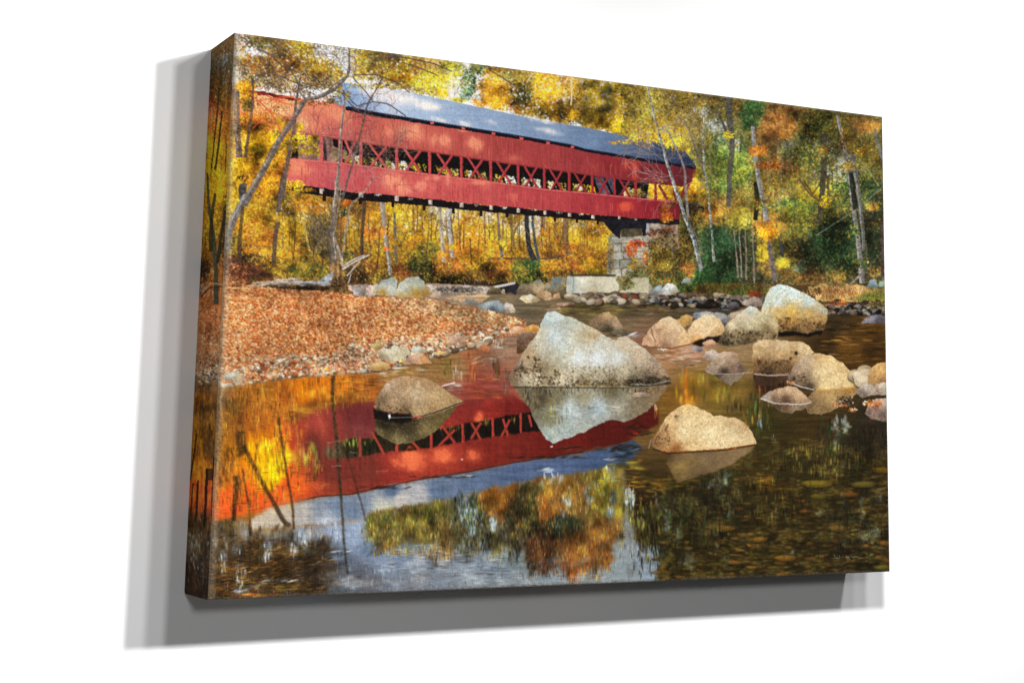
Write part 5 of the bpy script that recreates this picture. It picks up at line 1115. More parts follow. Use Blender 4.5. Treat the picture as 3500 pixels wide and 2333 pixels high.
rock(g1, [(140, 410), (150, 370), (200, 360), (240, 390), (200, 420)], [((180, 370), (186, 160, 106)), ((200, 412), (130, 106, 70))], .5)
rock(g1, [(610, 450), (640, 425), (700, 430), (690, 455)], [((650, 430), (226, 190, 130)), ((670, 452), (150, 120, 80))], .3)
rock(g1, [(690, 330), (770, 305), (840, 320), (830, 360), (740, 375)], [((760, 315), (206, 170, 146)), ((780, 365), (170, 130, 104))], .4)
rock(g1, [(930, 420), (950, 385), (1000, 390), (1010, 430)], [((970, 395), (196, 130, 90)), ((980, 425), (150, 90, 60))], .4)

# ---------------------------------------------------------------- what the river mirrors
def streaks(pts, dens, P, ln=16, wd=.22, alpha=.6, clump=.6, ang=1.57, jit=.15):
    scatter(pts, dens, P, ln, wd, ang=ang, angj=.06, alpha=alpha, clump=clump, jit=jit)
def vbrush(fr, x, y, rx, ry, dens, P, ln=20, wd=.2, alpha=.6):
    brush(fr, x, y, rx, ry, dens, P, ln / LEAF, wd, ang=1.57, angj=.06, alpha=alpha)
def hbrush(fr, x, y, rx, ry, dens, P, ln=20, wd=.16, alpha=.55, ang=0.0):
    brush(fr, x, y, rx, ry, dens, P, ln / LEAF, wd, ang=ang, angj=.08, alpha=alpha)
# orange woods, left
area(c7([(230, 226), (640, 168), (1000, 140), (1190, 130), (1190, 290), (960, 305), (800, 330), (660, 340), (660, 420), (800, 700), (640, 920), (220, 1000)]),
     [(c7([(260, 260)])[0], (150, 110, 66)), (c7([(280, 400)])[0], (150, 96, 38)), (c7([(300, 600)])[0], (160, 104, 36)), (c7([(420, 300)])[0], (150, 92, 34)), (c7([(540, 220)])[0], (166, 106, 36)), (c7([(640, 260)])[0], (168, 92, 30)), (c7([(780, 230)])[0], (232, 132, 24)), (c7([(900, 220)])[0], (226, 120, 24)), (c7([(990, 210)])[0], (232, 130, 30)), (c7([(1100, 200)])[0], (168, 96, 42)),
      (c7([(1000, 280)])[0], (130, 76, 28)), (c7([(860, 330)])[0], (124, 70, 30)), (c7([(600, 360)])[0], (196, 112, 40)), (c7([(460, 420)])[0], (170, 96, 34)), (c7([(500, 600)])[0], (226, 150, 26)), (c7([(600, 640)])[0], (244, 176, 22)), (c7([(580, 780)])[0], (240, 184, 20)), (c7([(700, 500)])[0], (196, 74, 40)), (c7([(760, 620)])[0], (206, 160, 40)), (c7([(700, 820)])[0], (222, 96, 40)), (c7([(440, 850)])[0], (230, 96, 42)), (c7([(280, 850)])[0], (214, 96, 48)), (c7([(520, 900)])[0], (226, 90, 46)), (c7([(300, 750)])[0], (180, 110, 46))],
     feather=3, tex=[(NVS, .28), (NF, .06)], power=3.2)
vbrush(c7, 570, 700, 110, 130, .7, 'Y5 O1', 26); vbrush(c7, 450, 590, 50, 70, .5, 'Y3 O2', 26); vbrush(c7, 620, 560, 60, 70, .5, 'O3 Y1', 26)
vbrush(c7, 860, 220, 120, 50, .6, 'O6', 24, alpha=.7); vbrush(c7, 990, 200, 20, 50, .8, 'O6', 24, alpha=.7); vbrush(c7, 430, 230, 12, 30, .9, 'O4', 20)
hbrush(c7, 800, 350, 300, 20, .7, 'O2 OC2', 30, ang=-.1); hbrush(c7, 1000, 260, 160, 20, .6, 'OC3 BR2', 26, ang=-.1); hbrush(c7, 860, 320, 200, 10, .8, 'BR3 DK1', 30, ang=-.08)
vbrush(c7, 300, 560, 60, 260, .4, 'OC4 BR2', 30, alpha=.4)
# red walls of the bridge
roofline = cat(c7([(225, 1000), (345, 972), (440, 946), (640, 908), (860, 862)]), g2([(0, 402), (220, 352), (450, 302), (850, 238), (1200, 168), (1700, 92), (1950, 42), (2060, 0)]))
red_top = cat(c7([(640, 470), (740, 400), (860, 345), (960, 315), (1190, 300)]), g1([(170, 800), (830, 775), (1000, 760), (1190, 748), (1260, 800), (2240, 830), (2250, 960), (2100, 1040)]))
area([roofline[0]] + c7([(225, 930), (400, 900), (520, 880), (660, 740), (690, 600)]) + red_top + roofline[::-1],
     [(c7([(300, 960)])[0], (222, 86, 46)), (c7([(540, 890)])[0], (228, 88, 48)), (c7([(720, 800)])[0], (222, 90, 44)), (c7([(900, 830)])[0], (168, 60, 42)), (c7([(1060, 360)])[0], (128, 40, 44)), (c7([(900, 460)])[0], (166, 50, 46)), (c7([(720, 480)])[0], (190, 60, 40)), (c7([(860, 440)])[0], (196, 62, 56)), (c7([(820, 540)])[0], (130, 46, 40)), (c7([(900, 720)])[0], (138, 46, 40)),
      (c7([(1000, 700)])[0], (142, 46, 40)), (g1([(80, 900)])[0], (130, 42, 48)), (g1([(60, 1000)])[0], (150, 56, 62)), (g1([(900, 800)])[0], (136, 46, 44)), (g1([(1000, 880)])[0], (150, 46, 40)), (g1([(1200, 820)])[0], (122, 36, 36)), (g1([(1300, 900)])[0], (110, 32, 30)), (g1([(100, 1230)])[0], (140, 46, 40)), (g1([(600, 1180)])[0], (176, 62, 48)), (g1([(1000, 1150)])[0], (132, 42, 36)), (g1([(1200, 1100)])[0], (122, 40, 34)), (g1([(1500, 1150)])[0], (112, 32, 28)), (g1([(1900, 1000)])[0], (92, 28, 24)), (g1([(2150, 900)])[0], (88, 28, 24))],
     feather=2, tex=[(NVS, .14), (NHS, .1), (NF, .06)], power=3)
area(cat(c7([(1190, 250)]), g1([(830, 650), (1190, 640), (1200, 780), (800, 800)])), (140, 62, 56), feather=6, alpha=.55, tex=[(NHS, .3)])
for fr, x, y, rx, ry in ((g1, 360, 1220, 90, 50), (g1, 460, 1240, 60, 50), (g1, 690, 1190, 70, 46), (g1, 690, 1220, 60, 30), (g1, 910, 1190, 50, 46), (g1, 940, 920, 30, 40), (g1, 400, 1180, 60, 20)):
    glow(fr, x, y, rx, ry, (250, 112, 76), .8)
for a in ((880, 470, 20, 50), (660, 450, 20, 40), (780, 450, 16, 60), (500, 920, 110, 16), (850, 800, 90, 20), (640, 880, 60, 20), (300, 900, 40, 60), (720, 740, 40, 30)): sun(c7, *a, (240, 98, 56), 22, .13)
vbrush(c7, 740, 640, 60, 50, .7, 'YG4 Y2 OL2', 24); vbrush(c7, 820, 610, 24, 50, .8, 'YG4 OL2', 22); vbrush(c7, 680, 620, 30, 60, .5, 'O3 Y2', 24); vbrush(c7, 830, 700, 10, 30, .8, 'YG3', 18); vbrush(c7, 640, 500, 60, 60, .4, 'O2 RD2', 26); vbrush(c7, 740, 560, 30, 60, .5, 'RD3', 26)
vbrush(c7, 860, 620, 10, 60, .6, 'DK2 OL1', 20)
# lattice in the mirror
lt = cat(c7([(880, 580), (1000, 535), (1090, 515), (1190, 520)]), g1([(170, 1010), (400, 1010), (600, 1000), (700, 990), (815, 962), (1035, 922), (1240, 884), (1350, 870)]))
lb = cat(c7([(900, 640), (1000, 640), (1090, 628)]), g1([(0, 1205), (100, 1188), (240, 1165), (400, 1152), (600, 1128), (830, 1086), (1050, 1050), (1240, 1022), (1420, 1000)]))
area(lt + lb[::-1], [(c7([(930, 600)])[0], (116, 80, 60)), (c7([(1050, 570)])[0], (56, 44, 30)), (g1([(120, 1100)])[0], (44, 36, 24)), (g1([(700, 1050)])[0], (36, 26, 22)), (g1([(1240, 960)])[0], (30, 22, 20))], rough=2, feather=1, tex=[(NVS, .5), (NF, .3)])
vbrush(c7, 1060, 540, 90, 20, .7, 'OL3 YG2', 16); vbrush(c7, 930, 590, 40, 30, .6, 'R2 GR1', 20)
vbrush(g1, 740, 990, 60, 16, .6, 'OL4', 14); vbrush(g1, 980, 945, 40, 16, .7, 'OL3 R1', 14); vbrush(g1, 1180, 930, 30, 14, .7, 'OL3 R1', 14)
sun(g1, 430, 1130, 30, 14, (230, 84, 40), 12, .25)
RC = (176, 62, 54)
for x in (65, 335, 585, 815, 1035, 1240): member((1200 + x * .46749, at(lt, 1200 + x * .46749) - 3), (1200 + x * .46749 + 1, at(lb, 1200 + x * .46749) + 2), 12 - x * .003, RC)
for pa, pb in (((150, 1010), (245, 1180)), ((430, 1060), (500, 1150)), ((660, 960), (760, 1100)), ((760, 1000), (640, 1120)), ((880, 950), (950, 1075)), ((950, 950), (875, 1070)), ((1110, 920), (1150, 1050)), ((1160, 930), (1100, 1050)), ((1300, 890), (1320, 980))):
    member(g1([pa])[0], g1([pb])[0], 9, (168, 60, 52))
# blue roof
rl = cat(c7([(560, 930), (640, 912), (860, 866)]), g2([(0, 408), (220, 358), (450, 308), (850, 246), (1200, 176), (1700, 100), (1950, 46), (2060, 8), (2130, 60), (2060, 140), (2010, 188), (1900, 208), (1700, 240), (1400, 282), (1200, 325), (1000, 362), (760, 432), (560, 470), (400, 492), (220, 515), (100, 542)]), c7([(1120, 998), (1000, 1010), (860, 1030), (640, 1040), (460, 1060), (440, 1000)]))
area(rl, [(c7([(520, 980)])[0], (206, 186, 160)), (c7([(640, 960)])[0], (196, 176, 152)), (c7([(760, 960)])[0], (178, 170, 160)), (c7([(860, 930)])[0], (130, 140, 154)), (c7([(960, 920)])[0], (112, 130, 156)), (c7([(1060, 940)])[0], (108, 126, 152)), (c7([(900, 1000)])[0], (180, 186, 198)), (g2([(60, 480)])[0], (116, 130, 150)),
          (g2([(300, 380)])[0], (86, 106, 138)), (g2([(350, 440)])[0], (206, 196, 182)), (g2([(500, 410)])[0], (176, 172, 172)), (g2([(240, 500)])[0], (196, 190, 170)), (g2([(620, 370)])[0], (94, 114, 144)), (g2([(900, 320)])[0], (92, 112, 144)), (g2([(1200, 250)])[0], (82, 102, 138)), (g2([(1500, 190)])[0], (80, 100, 138)), (g2([(1800, 140)])[0], (70, 92, 130)), (g2([(2050, 80)])[0], (54, 74, 100))],
     rough=2, feather=2, tex=[(NHS, .14), (NVS, .08), (NF, .08)], power=3)
hbrush(g2, 1430, 225, 70, 16, .8, 'CR2 BL2', 22, ang=-.12); hbrush(g2, 1920, 140, 60, 16, .7, 'CR2 BL1 OC1', 20); hbrush(g2, 840, 268, 40, 12, .7, 'CR3', 18, ang=-.1); hbrush(g2, 2000, 90, 120, 50, .6, 'DK2 BL1', 24, ang=-.15); hbrush(g2, 1980, 60, 120, 24, .6, 'DK3', 26, ang=-.2)
thin(roofline[2:11], 4, (40, 22, 24), .5); hbrush(g2, 650, 275, 220, 9, .8, 'DK5', 20, ang=-.16); hbrush(g2, 1450, 132, 330, 12, .9, 'DK5', 22, ang=-.16); hbrush(g2, 250, 352, 200, 10, .8, 'DK4', 20, ang=-.2)
hbrush(g1, 1750, 1140, 330, 20, .6, 'DK4 R1', 24, ang=-.16); hbrush(g1, 2100, 1010, 90, 50, .7, 'DK4 R2', 24, ang=-.1); sun(g1, 2080, 1030, 20, 16, (180, 60, 30), 8, .3)
# sky and tree tops in the near water
low = cat(c7([(200, 1010), (440, 1000), (460, 1060), (860, 1036), (1120, 1004)]), g2([(100, 548), (400, 500), (760, 440), (1000, 370), (1400, 290), (1900, 216), (1990, 214), (2020, 430), (2060, 560), (2080, 740), (2200, 770), (2290, 800), (2270, 900), (2250, 1150)]), [(1500, 2060), (690, 2080)])
area(low, [(c7([(280, 1080)])[0], (112, 92, 66)), (c7([(520, 1040)])[0], (190, 168, 136)), (c7([(400, 1100)])[0], (150, 128, 100)), (c7([(640, 1080)])[0], (150, 136, 112)), (c7([(500, 1180)])[0], (96, 76, 46)), (c7([(780, 1060)])[0], (170, 176, 186)), (c7([(940, 1040)])[0], (170, 184, 208)), (c7([(1060, 1120)])[0], (168, 184, 210)), (c7([(300, 1350)])[0], (78, 58, 36)), (c7([(600, 1300)])[0], (84, 62, 34)), (c7([(820, 1180)])[0], (96, 84, 66)), (c7([(900, 1300)])[0], (96, 86, 76)),
           (c7([(1000, 1250)])[0], (110, 120, 136)), (c7([(1100, 1350)])[0], (116, 118, 128)), (c7([(800, 1400)])[0], (84, 70, 54)), (c7([(1000, 1440)])[0], (100, 108, 118)), (g2([(60, 650)])[0], (176, 192, 216)), (g2([(150, 780)])[0], (130, 150, 180)), (g2([(300, 900)])[0], (140, 156, 180)), (g2([(600, 950)])[0], (150, 162, 178)), (g2([(500, 1050)])[0], (146, 152, 164)), (g2([(1000, 900)])[0], (156, 170, 184)), (g2([(1000, 1040)])[0], (158, 168, 176)),
           (g2([(1500, 1040)])[0], (160, 172, 178)), (g2([(1950, 850)])[0], (166, 176, 180)), (g2([(2000, 1000)])[0], (160, 170, 172)), (g2([(2200, 900)])[0], (160, 176, 192)), (g2([(850, 620)])[0], (190, 202, 216)), (g2([(1000, 600)])[0], (150, 150, 150)), (g2([(2000, 650)])[0], (150, 150, 140)), (g2([(1600, 450)])[0], (150, 120, 70)), (g2([(600, 600)])[0], (120, 106, 50))],
     feather=3, tex=[(NHS, .16), (NF, .05)], power=3)
G = g2
area(g2([(105, 552), (400, 505), (640, 462), (760, 445), (800, 560), (860, 640), (930, 560), (920, 400), (1000, 372), (1400, 292), (1900, 218), (1990, 216), (2000, 430), (1990, 560), (1940, 700), (1890, 930), (1700, 960), (1620, 1010), (1540, 930), (1450, 960), (1310, 970), (1240, 800), (1120, 760), (1040, 840), (980, 740), (860, 730), (800, 800), (700, 820), (620, 760), (420, 760), (200, 800), (120, 720)]),
     [(g2([(250, 640)])[0], (112, 104, 44)), (g2([(600, 600)])[0], (118, 104, 46)), (g2([(420, 720)])[0], (124, 100, 50)), (g2([(700, 720)])[0], (120, 92, 50)), (g2([(1060, 470)])[0], (206, 116, 34)), (g2([(960, 640)])[0], (90, 84, 66)), (g2([(1260, 560)])[0], (64, 54, 34)), (g2([(1450, 480)])[0], (190, 108, 36)), (g2([(1620, 420)])[0], (150, 110, 44)), (g2([(1840, 420)])[0], (170, 146, 46)), (g2([(1560, 630)])[0], (56, 54, 40)), (g2([(1400, 800)])[0], (96, 64, 42)), (g2([(1650, 800)])[0], (160, 96, 44)), (g2([(1820, 720)])[0], (186, 106, 40)), (g2([(1100, 720)])[0], (96, 84, 60))],
     rough=6, feather=3, alpha=.85, tex=[(NVS, .5), (NF, .1)], power=3)
for x, y, rx, ry, d, P in ((200, 600, 100, 60, 1.1, 'OL5 YG2 OC2'), (300, 590, 150, 70, 1.2, 'OL5 OC3 G1'), (400, 560, 60, 70, 1.0, 'OC4 O1 YG1'), (500, 580, 140, 90, 1.2, 'OL4 YG3 OC2'), (640, 540, 90, 90, 1.1, 'YG3 OL3 OC1'), (740, 500, 40, 60, .8, 'YG2 CR2 OL1'), (260, 700, 150, 70, 1.1, 'OC4 OL3 O1'), (420, 690, 130, 60, 1.0, 'OC3 OL3 GR1'), (240, 770, 80, 30, 1.0, 'OC4 OL2'), (560, 680, 120, 80, .7, 'OL3 OC3 BR1'), (690, 700, 50, 110, .9, 'OC4 O1 BR1'), (780, 660, 60, 80, .6, 'OL3 OC1'), (830, 560, 20, 100, .7, 'DG2 OL3'),
                           (1060, 460, 130, 80, 1.6, 'O7 Y1'), (1000, 420, 60, 50, 1.3, 'O6 Y1'), (1170, 400, 50, 60, 1.5, 'O7'), (1090, 580, 20, 60, 1.0, 'O4 OC2'), (960, 500, 40, 70, .7, 'OL2 DG2 OC1'), (890, 440, 26, 60, 1.0, 'DG3 OL2'), (950, 600, 60, 50, .8, 'DK3 OL2'), (1290, 430, 90, 110, 1.4, 'DK3 OL5 OC1'), (1200, 560, 80, 110, 1.3, 'DK4 OL3 OC1'), (1300, 600, 70, 160, 1.1, 'DK3 OL3 OC2'), (1220, 660, 50, 90, .7, 'OC3 O2 DK1'),
                           (1380, 340, 50, 50, 1.0, 'OL4 OC2 DG1'), (1440, 460, 60, 110, 1.3, 'O5 OC2'), (1420, 570, 50, 90, 1.2, 'O5 R1'), (1520, 440, 60, 100, 1.0, 'O4 OC2 CR1'), (1500, 300, 60, 30, .8, 'OC2 CR2 YG1'), (1620, 350, 90, 70, 1.1, 'OC4 O2 YG1'), (1600, 480, 90, 90, .9, 'OC4 O2 CR1'), (1700, 400, 70, 100, .8, 'OC3 O2 CR1'), (1790, 420, 50, 70, 1.1, 'O3 Y2 YG1'), (1780, 280, 90, 40, 1.1, 'OL3 OC2 YG2'), (1860, 300, 30, 110, 1.3, 'YG4 Y4'), (1880, 480, 40, 110, 1.1, 'YG4 Y3 O1'), (1960, 540, 30, 60, .9, 'YG2 Y3'), (1920, 300, 30, 60, .7, 'SK2 YG2'),
                           (1560, 620, 120, 60, 1.4, 'DG3 DK3 OL2'), (1480, 640, 60, 70, 1.3, 'DG3 DK3'), (1640, 680, 120, 60, 1.0, 'OL3 DK2 OC2'), (1360, 700, 70, 90, 1.2, 'DK5 OL1'), (1430, 760, 110, 90, 1.2, 'R3 OC3 DK2'), (1380, 840, 90, 90, 1.1, 'DK3 R2 OC2'), (1650, 780, 130, 90, 1.4, 'O4 OC3 R2'), (1820, 660, 100, 80, 1.3, 'O4 OC3'), (1840, 760, 70, 90, 1.2, 'O3 OC3 R1'), (1700, 880, 160, 60, 1.1, 'R3 O2 OC2'), (1620, 920, 40, 80, 1.2, 'O3 R2'), (1560, 930, 50, 60, .7, 'R3 OC1'), (1830, 900, 50, 40, .7, 'O2 OC2'), (1440, 900, 60, 50, .7, 'R2 DK2'), (1310, 940, 16, 60, .8, 'DK3'), (1690, 970, 16, 40, .6, 'OC2 R1'),
                           (1050, 720, 60, 90, .7, 'OL3 OC2 BR1'), (1180, 720, 40, 60, .7, 'DK2 BR2 OC2'), (1070, 800, 50, 50, .4, 'OL2 OC1'), (860, 760, 50, 60, .4, 'OL2 BR1'), (1200, 800, 40, 40, .4, 'DK2 OL1'), (1740, 560, 40, 60, .8, 'OC3 YG1')):
    vbrush(G, x, y, rx, ry, d * 1.2, P, 18, .22, .6)
for x, y, rx, ry, d in ((850, 520, 40, 50, 1.0), (880, 620, 34, 90, 1.2), (1040, 620, 26, 60, 1.2), (820, 430, 40, 30, 1.0), (900, 400, 20, 30, .8), (1580, 460, 30, 40, .7), (1740, 440, 30, 40, .7), (1500, 290, 40, 30, .7), (1920, 440, 20, 60, .8), (1890, 530, 30, 60, .8), (1550, 560, 14, 24, .9), (1720, 350, 16, 40, .7), (1220, 740, 16, 30, .8), (1880, 240, 50, 30, .5), (1410, 300, 14, 50, .6), (2040, 430, 40, 60, .9)):
    vbrush(G, x, y, rx, ry, d, 'SK1 BL3', 20, .2, .7)
thin(g2([(1632, 270), (1640, 420), (1648, 600)]), 3.5, (196, 150, 70), .7)
hbrush(g2, 700, 900, 500, 120, .5, 'BL3 GR2', 26, .12, .35); hbrush(g2, 1000, 1030, 700, 60, .4, 'GR3 BL1', 26, .12, .3); hbrush(g2, 300, 1040, 320, 60, .5, 'GR3 BR1', 26, .12, .35)
hbrush(g2, 420, 820, 220, 20, .6, 'OC3 BR2', 28, .14, .5, ang=-.2); hbrush(g2, 640, 930, 60, 14, .4, 'OC2 BR1', 20, .14, .5); hbrush(g2, 1600, 900, 280, 40, .25, 'BL2', 22, .12, .4)
hbrush(g2, 150, 780, 90, 80, .5, 'BL2 DK2', 22, .15, .5, ang=-.5)
vbrush(g2, 2080, 900, 120, 120, .25, 'GR2 DK1', 26, .14, .4)
# dark swirls at the lower left
for x, y, rx, ry, d, P in ((300, 1040, 60, 30, 1.0, 'OL2 BR3 DK2'), (280, 1120, 60, 50, .8, 'CR2 BR2 GR1'), (460, 1120, 60, 60, .9, 'DK2 BR4 OL1'), (580, 1060, 120, 26, .7, 'BR3 CR2 OL1'), (560, 1180, 200, 60, 1.0, 'BR4 DK3 OL1'), (700, 1120, 60, 40, .8, 'BR2 DK2 GR2'), (330, 1060, 14, 40, 1.0, 'DK3'), (870, 1150, 60, 40, 1.0, 'BR2 DK3'), (800, 1080, 60, 30, .6, 'BR2 GR2')):
    vbrush(c7, x, y, rx, ry, d, P, 20, .25, .65)
for x, y, rx, ry, d in ((545, 1190, 30, 80, 1.3), (700, 1180, 18, 60, 1.2), (285, 1260, 22, 80, 1.0), (380, 1330, 40, 90, .7), (370, 1180, 30, 30, .9), (740, 1110, 30, 40, 1.0), (780, 1160, 20, 40, .9), (830, 1090, 40, 36, .9), (960, 1110, 26, 40, 1.0), (420, 1090, 30, 30, .7), (640, 1110, 60, 30, .4), (920, 1030, 60, 16, .7)):
    vbrush(c7, x, y, rx, ry, d * .8, 'BL4 GR1', 18, .25, .55)
for x, y, rx, ry, d, P, a in ((450, 1290, 240, 60, .9, 'BR4 OC2 DK2', -.15), (700, 1250, 240, 40, .9, 'BR4 DK3', -.18), (560, 1380, 260, 50, .9, 'BR3 DK3 OL1', -.12), (840, 1290, 160, 40, .7, 'BR3 DK2 GR1', -.2), (800, 1390, 180, 40, .7, 'BR3 GR1 DK2', -.12), (300, 1420, 120, 26, .8, 'BR3 OC2', -.1), (960, 1230, 60, 16, .9, 'BL3', -.3), (1000, 1190, 60, 14, .8, 'BL2 DK1', -.2), (390, 1425, 40, 10, 1.1, 'BL3 SK1', -.35), (480, 1400, 50, 10, .8, 'BL2 GR1', -.3), (620, 1365, 110, 8, .7, 'CR1 GR1 BL1', -.2), (500, 1450, 160, 12, .9, 'OC3 R2', -.1), (680, 1405, 100, 22, 1.2, 'OL2 BR3', -.05), (1020, 1350, 120, 60, .5, 'GR3 BL1', -.1), (900, 1180, 90, 12, .7, 'BR3 DK1', -.15)):
    hbrush(c7, x, y, rx, ry, d, P, 26, .16, .6, ang=a)
smear(low, 3, 1, .8, 10)
grade(low, 1.02, .86, feather=2)
for x, y, rx, ry, P in ((250, 640, 160, 130, 'OL4 OC3 YG2 DK1'), (520, 610, 180, 130, 'OL4 OC3 YG2 DK1'), (680, 660, 120, 140, 'OL3 OC3 GR1 BR1'), (820, 640, 70, 120, 'DG2 OL3 BL2'), (930, 520, 50, 130, 'OL3 DG2 BL2'), (1060, 470, 120, 90, 'O6 OC1 R1'), (1000, 640, 90, 90, 'DK3 OL3 BL1'), (1260, 540, 120, 200, 'DK4 OL4 OC1'), (1450, 500, 90, 160, 'O5 R1 OC2'), (1620, 430, 130, 120, 'OC4 O2 CR1'), (1850, 420, 90, 170, 'YG4 Y3 OL1 BL1'), (1560, 640, 150, 80, 'DK3 DG4'), (1400, 800, 120, 130, 'DK3 R3 OC2'), (1680, 800, 170, 100, 'O4 R2 OC3'), (1840, 700, 90, 140, 'O4 OC3'), (1120, 730, 110, 80, 'OL3 OC2 BR2 GR1'), (860, 780, 120, 60, 'OL2 BR2 GR2'), (640, 830, 160, 50, 'OC2 BR2 GR2')):
    vbrush(g2, x, y, rx, ry, .3, P, 12, .24, .7)
for x, y, rx, ry, d in ((850, 540, 30, 60, .6), (885, 630, 26, 80, .8), (1040, 630, 20, 50, .8), (790, 450, 40, 30, .7), (1580, 460, 24, 30, .5), (1740, 440, 24, 30, .5), (1910, 440, 16, 60, .6), (1890, 540, 24, 50, .6), (2040, 430, 34, 60, .7)):
    vbrush(g2, x, y, rx, ry, d, 'SK1 BL3', 13, .22, .7)
for x, y, rx, ry, d, P in ((300, 810, 160, 40, .5, 'OC3 OL3 BR2'), (640, 830, 90, 70, .7, 'OC3 BR3 OL1'), (720, 840, 40, 60, .6, 'OC3 BR2'), (840, 780, 80, 90, .5, 'OL3 BR2 GR2'), (950, 760, 80, 90, .8, 'OL3 DK2 BR2'), (1060, 820, 60, 80, .7, 'OL3 OC2 BR1'), (1180, 810, 60, 80, .7, 'DK3 BR2 OL2'), (1320, 960, 40, 60, .9, 'DK4 BR2'), (1420, 960, 80, 40, .7, 'R3 BR3'), (1560, 980, 60, 50, .6, 'R3 BR2 OC1'), (1640, 1000, 60, 60, .7, 'R2 OC2 O2'), (1760, 970, 90, 50, .6, 'R2 OC3'), (1880, 900, 40, 80, .6, 'OC3 O2 R1'), (1970, 700, 30, 90, .7, 'OC3 YM2 OL1'), (800, 520, 60, 120, .5, 'OL3 DG2 GR2'), (880, 560, 40, 120, .6, 'DG3 OL3'), (900, 440, 30, 60, .7, 'DG3 OL2')):
    vbrush(g2, x, y, rx, ry, d, P, 16, .2, .6)
streaks(low, .1, 'BL2 GR2 DK1', 12, .18, .35)
hbrush(g2, 700, 900, 520, 110, .5, 'GR4 DK1 BL1', 20, .12, .3); hbrush(g2, 1100, 1020, 800, 60, .4, 'GR4 BL1', 20, .12, .3)
smear(c7([(200, 226), (640, 170), (1190, 130), (1190, 290), (700, 1000), (200, 1010)]), 5, 1, .8, 8)
LLB = c7([(205, 1100), (420, 1090), (640, 1120), (860, 1150), (1000, 1200), (880, 1330), (900, 1480), (200, 1500)])
grade(LLB, 1.1, .82, feather=14)
scatter(LLB, .5, 'DK4 BR4 OC1', 15, .17, ang=-.14, angj=.2, alpha=.6, gap=(NHS, -.05))
for x, y, rx, ry, d in ((545, 1190, 24, 70, .7), (700, 1180, 16, 50, .7), (285, 1260, 18, 70, .5), (380, 1330, 36, 80, .35), (370, 1180, 24, 24, .5), (745, 1110, 26, 36, .6), (780, 1160, 18, 36, .5)):
    vbrush(c7, x, y, rx, ry, d * .7, 'BL4 GR2 BR1', 14, .25, .5)
for x, y, rx, ry, d, P, a in ((980, 1190, 60, 10, .9, 'BL3 SK1', -.3), (390, 1425, 36, 8, .9, 'BL3 SK1', -.35), (620, 1365, 110, 6, .8, 'CR1 GR1 BL1', -.2), (500, 1452, 160, 10, .9, 'OC3 R2', -.1), (690, 1405, 90, 20, 1.3, 'OL2 BR3 OC1', -.05), (700, 1200, 160, 8, .5, 'BR3 OC2', -.2), (450, 1290, 200, 8, .5, 'BR3 OC3', -.18)):
    hbrush(c7, x, y, rx, ry, d, P, 18, .16, .65, ang=a)
for x, y, rx, ry, d, P in ((2110, 640, 40, 110, 1.2, 'DK4 OL3 DG1'), (2180, 740, 90, 50, 1.3, 'DK4 OL3'), (2280, 900, 30, 120, 1.2, 'DK4 OL2'), (2260, 1020, 30, 60, 1.2, 'DK3 OL2 OC1'), (2230, 820, 40, 40, .8, 'DK3 OL2'), (2150, 800, 60, 20, .7, 'DK3 GR1'), (2050, 560, 30, 60, .8, 'DK2 OL3 YG1'), (2120, 900, 20, 120, .4, 'GR2 DK2'), (2180, 940, 14, 100, .4, 'GR2 DK2'), (2060, 860, 16, 100, .3, 'GR2 BR1')):
    vbrush(g2, x, y, rx, ry, d, P, 18, .2, .7)
grade([roofline[0]] + c7([(225, 930), (400, 900), (520, 880), (660, 740), (690, 600)]) + red_top + roofline[::-1], .93, .97, tint=(1, 1.04, .96), feather=2)
grade(c7([(200, 560), (700, 430), (760, 620), (900, 800), (640, 930), (205, 1010)]), 1.12, 1.12, tint=(1.03, 1.0, .9), feather=16)
grade(rl, .78, .97, feather=2)
grade(c7([(640, 400), (960, 300), (1190, 290), (1220, 800), (860, 860), (760, 780), (690, 600)]) , .86, .96, tint=(.98, 1.05, 1.0), feather=10)
grade(g2([(100, 550), (760, 440), (1400, 290), (1990, 216), (2010, 520), (1900, 960), (1300, 990), (1000, 840), (100, 800)]), .84, .93, tint=(.99, 1.02, .98), feather=10)
# mirrored trunks
def wob(pts, w0, w1, col=(56, 42, 26), al=.85):
    stroke(c7(pts), w0 * .9, w1 * .9, col, .5, al * .95, feather=1)
wob([(940, 145), (935, 250), (945, 380), (958, 520), (968, 660), (980, 800), (990, 940), (1000, 1080), (1010, 1200), (1025, 1330)], 15, 6, (60, 54, 36))
wob([(1000, 560), (1040, 680), (1080, 820), (1110, 920), (1130, 1010)], 5, 6, (60, 40, 30), .7); wob([(1020, 330), (1045, 480)], 7, 5, (70, 50, 40), .4)
wob([(612, 390), (630, 520), (650, 650), (672, 780), (692, 900), (705, 1060)], 10, 8); wob([(390, 240), (388, 360), (385, 500), (390, 560)], 17, 30, (96, 66, 34), .5)
area(c7([(355, 480), (412, 470), (430, 600), (365, 640)]), (72, 54, 30), feather=3, alpha=.75, tex=[(NHS, .6)])
wob([(405, 560), (450, 650), (510, 770), (580, 890), (640, 1000), (680, 1040)], 14, 18); wob([(360, 740), (362, 820), (352, 920), (345, 1010)], 26, 14, (46, 34, 24)); wob([(400, 700), (415, 800), (432, 900), (440, 1020), (445, 1100)], 7, 9); wob([(680, 380), (700, 460)], 4, 4, (140, 70, 30), .4)
wob([(330, 990), (330, 1120), (322, 1220)], 16, 14, (70, 56, 36), .6)
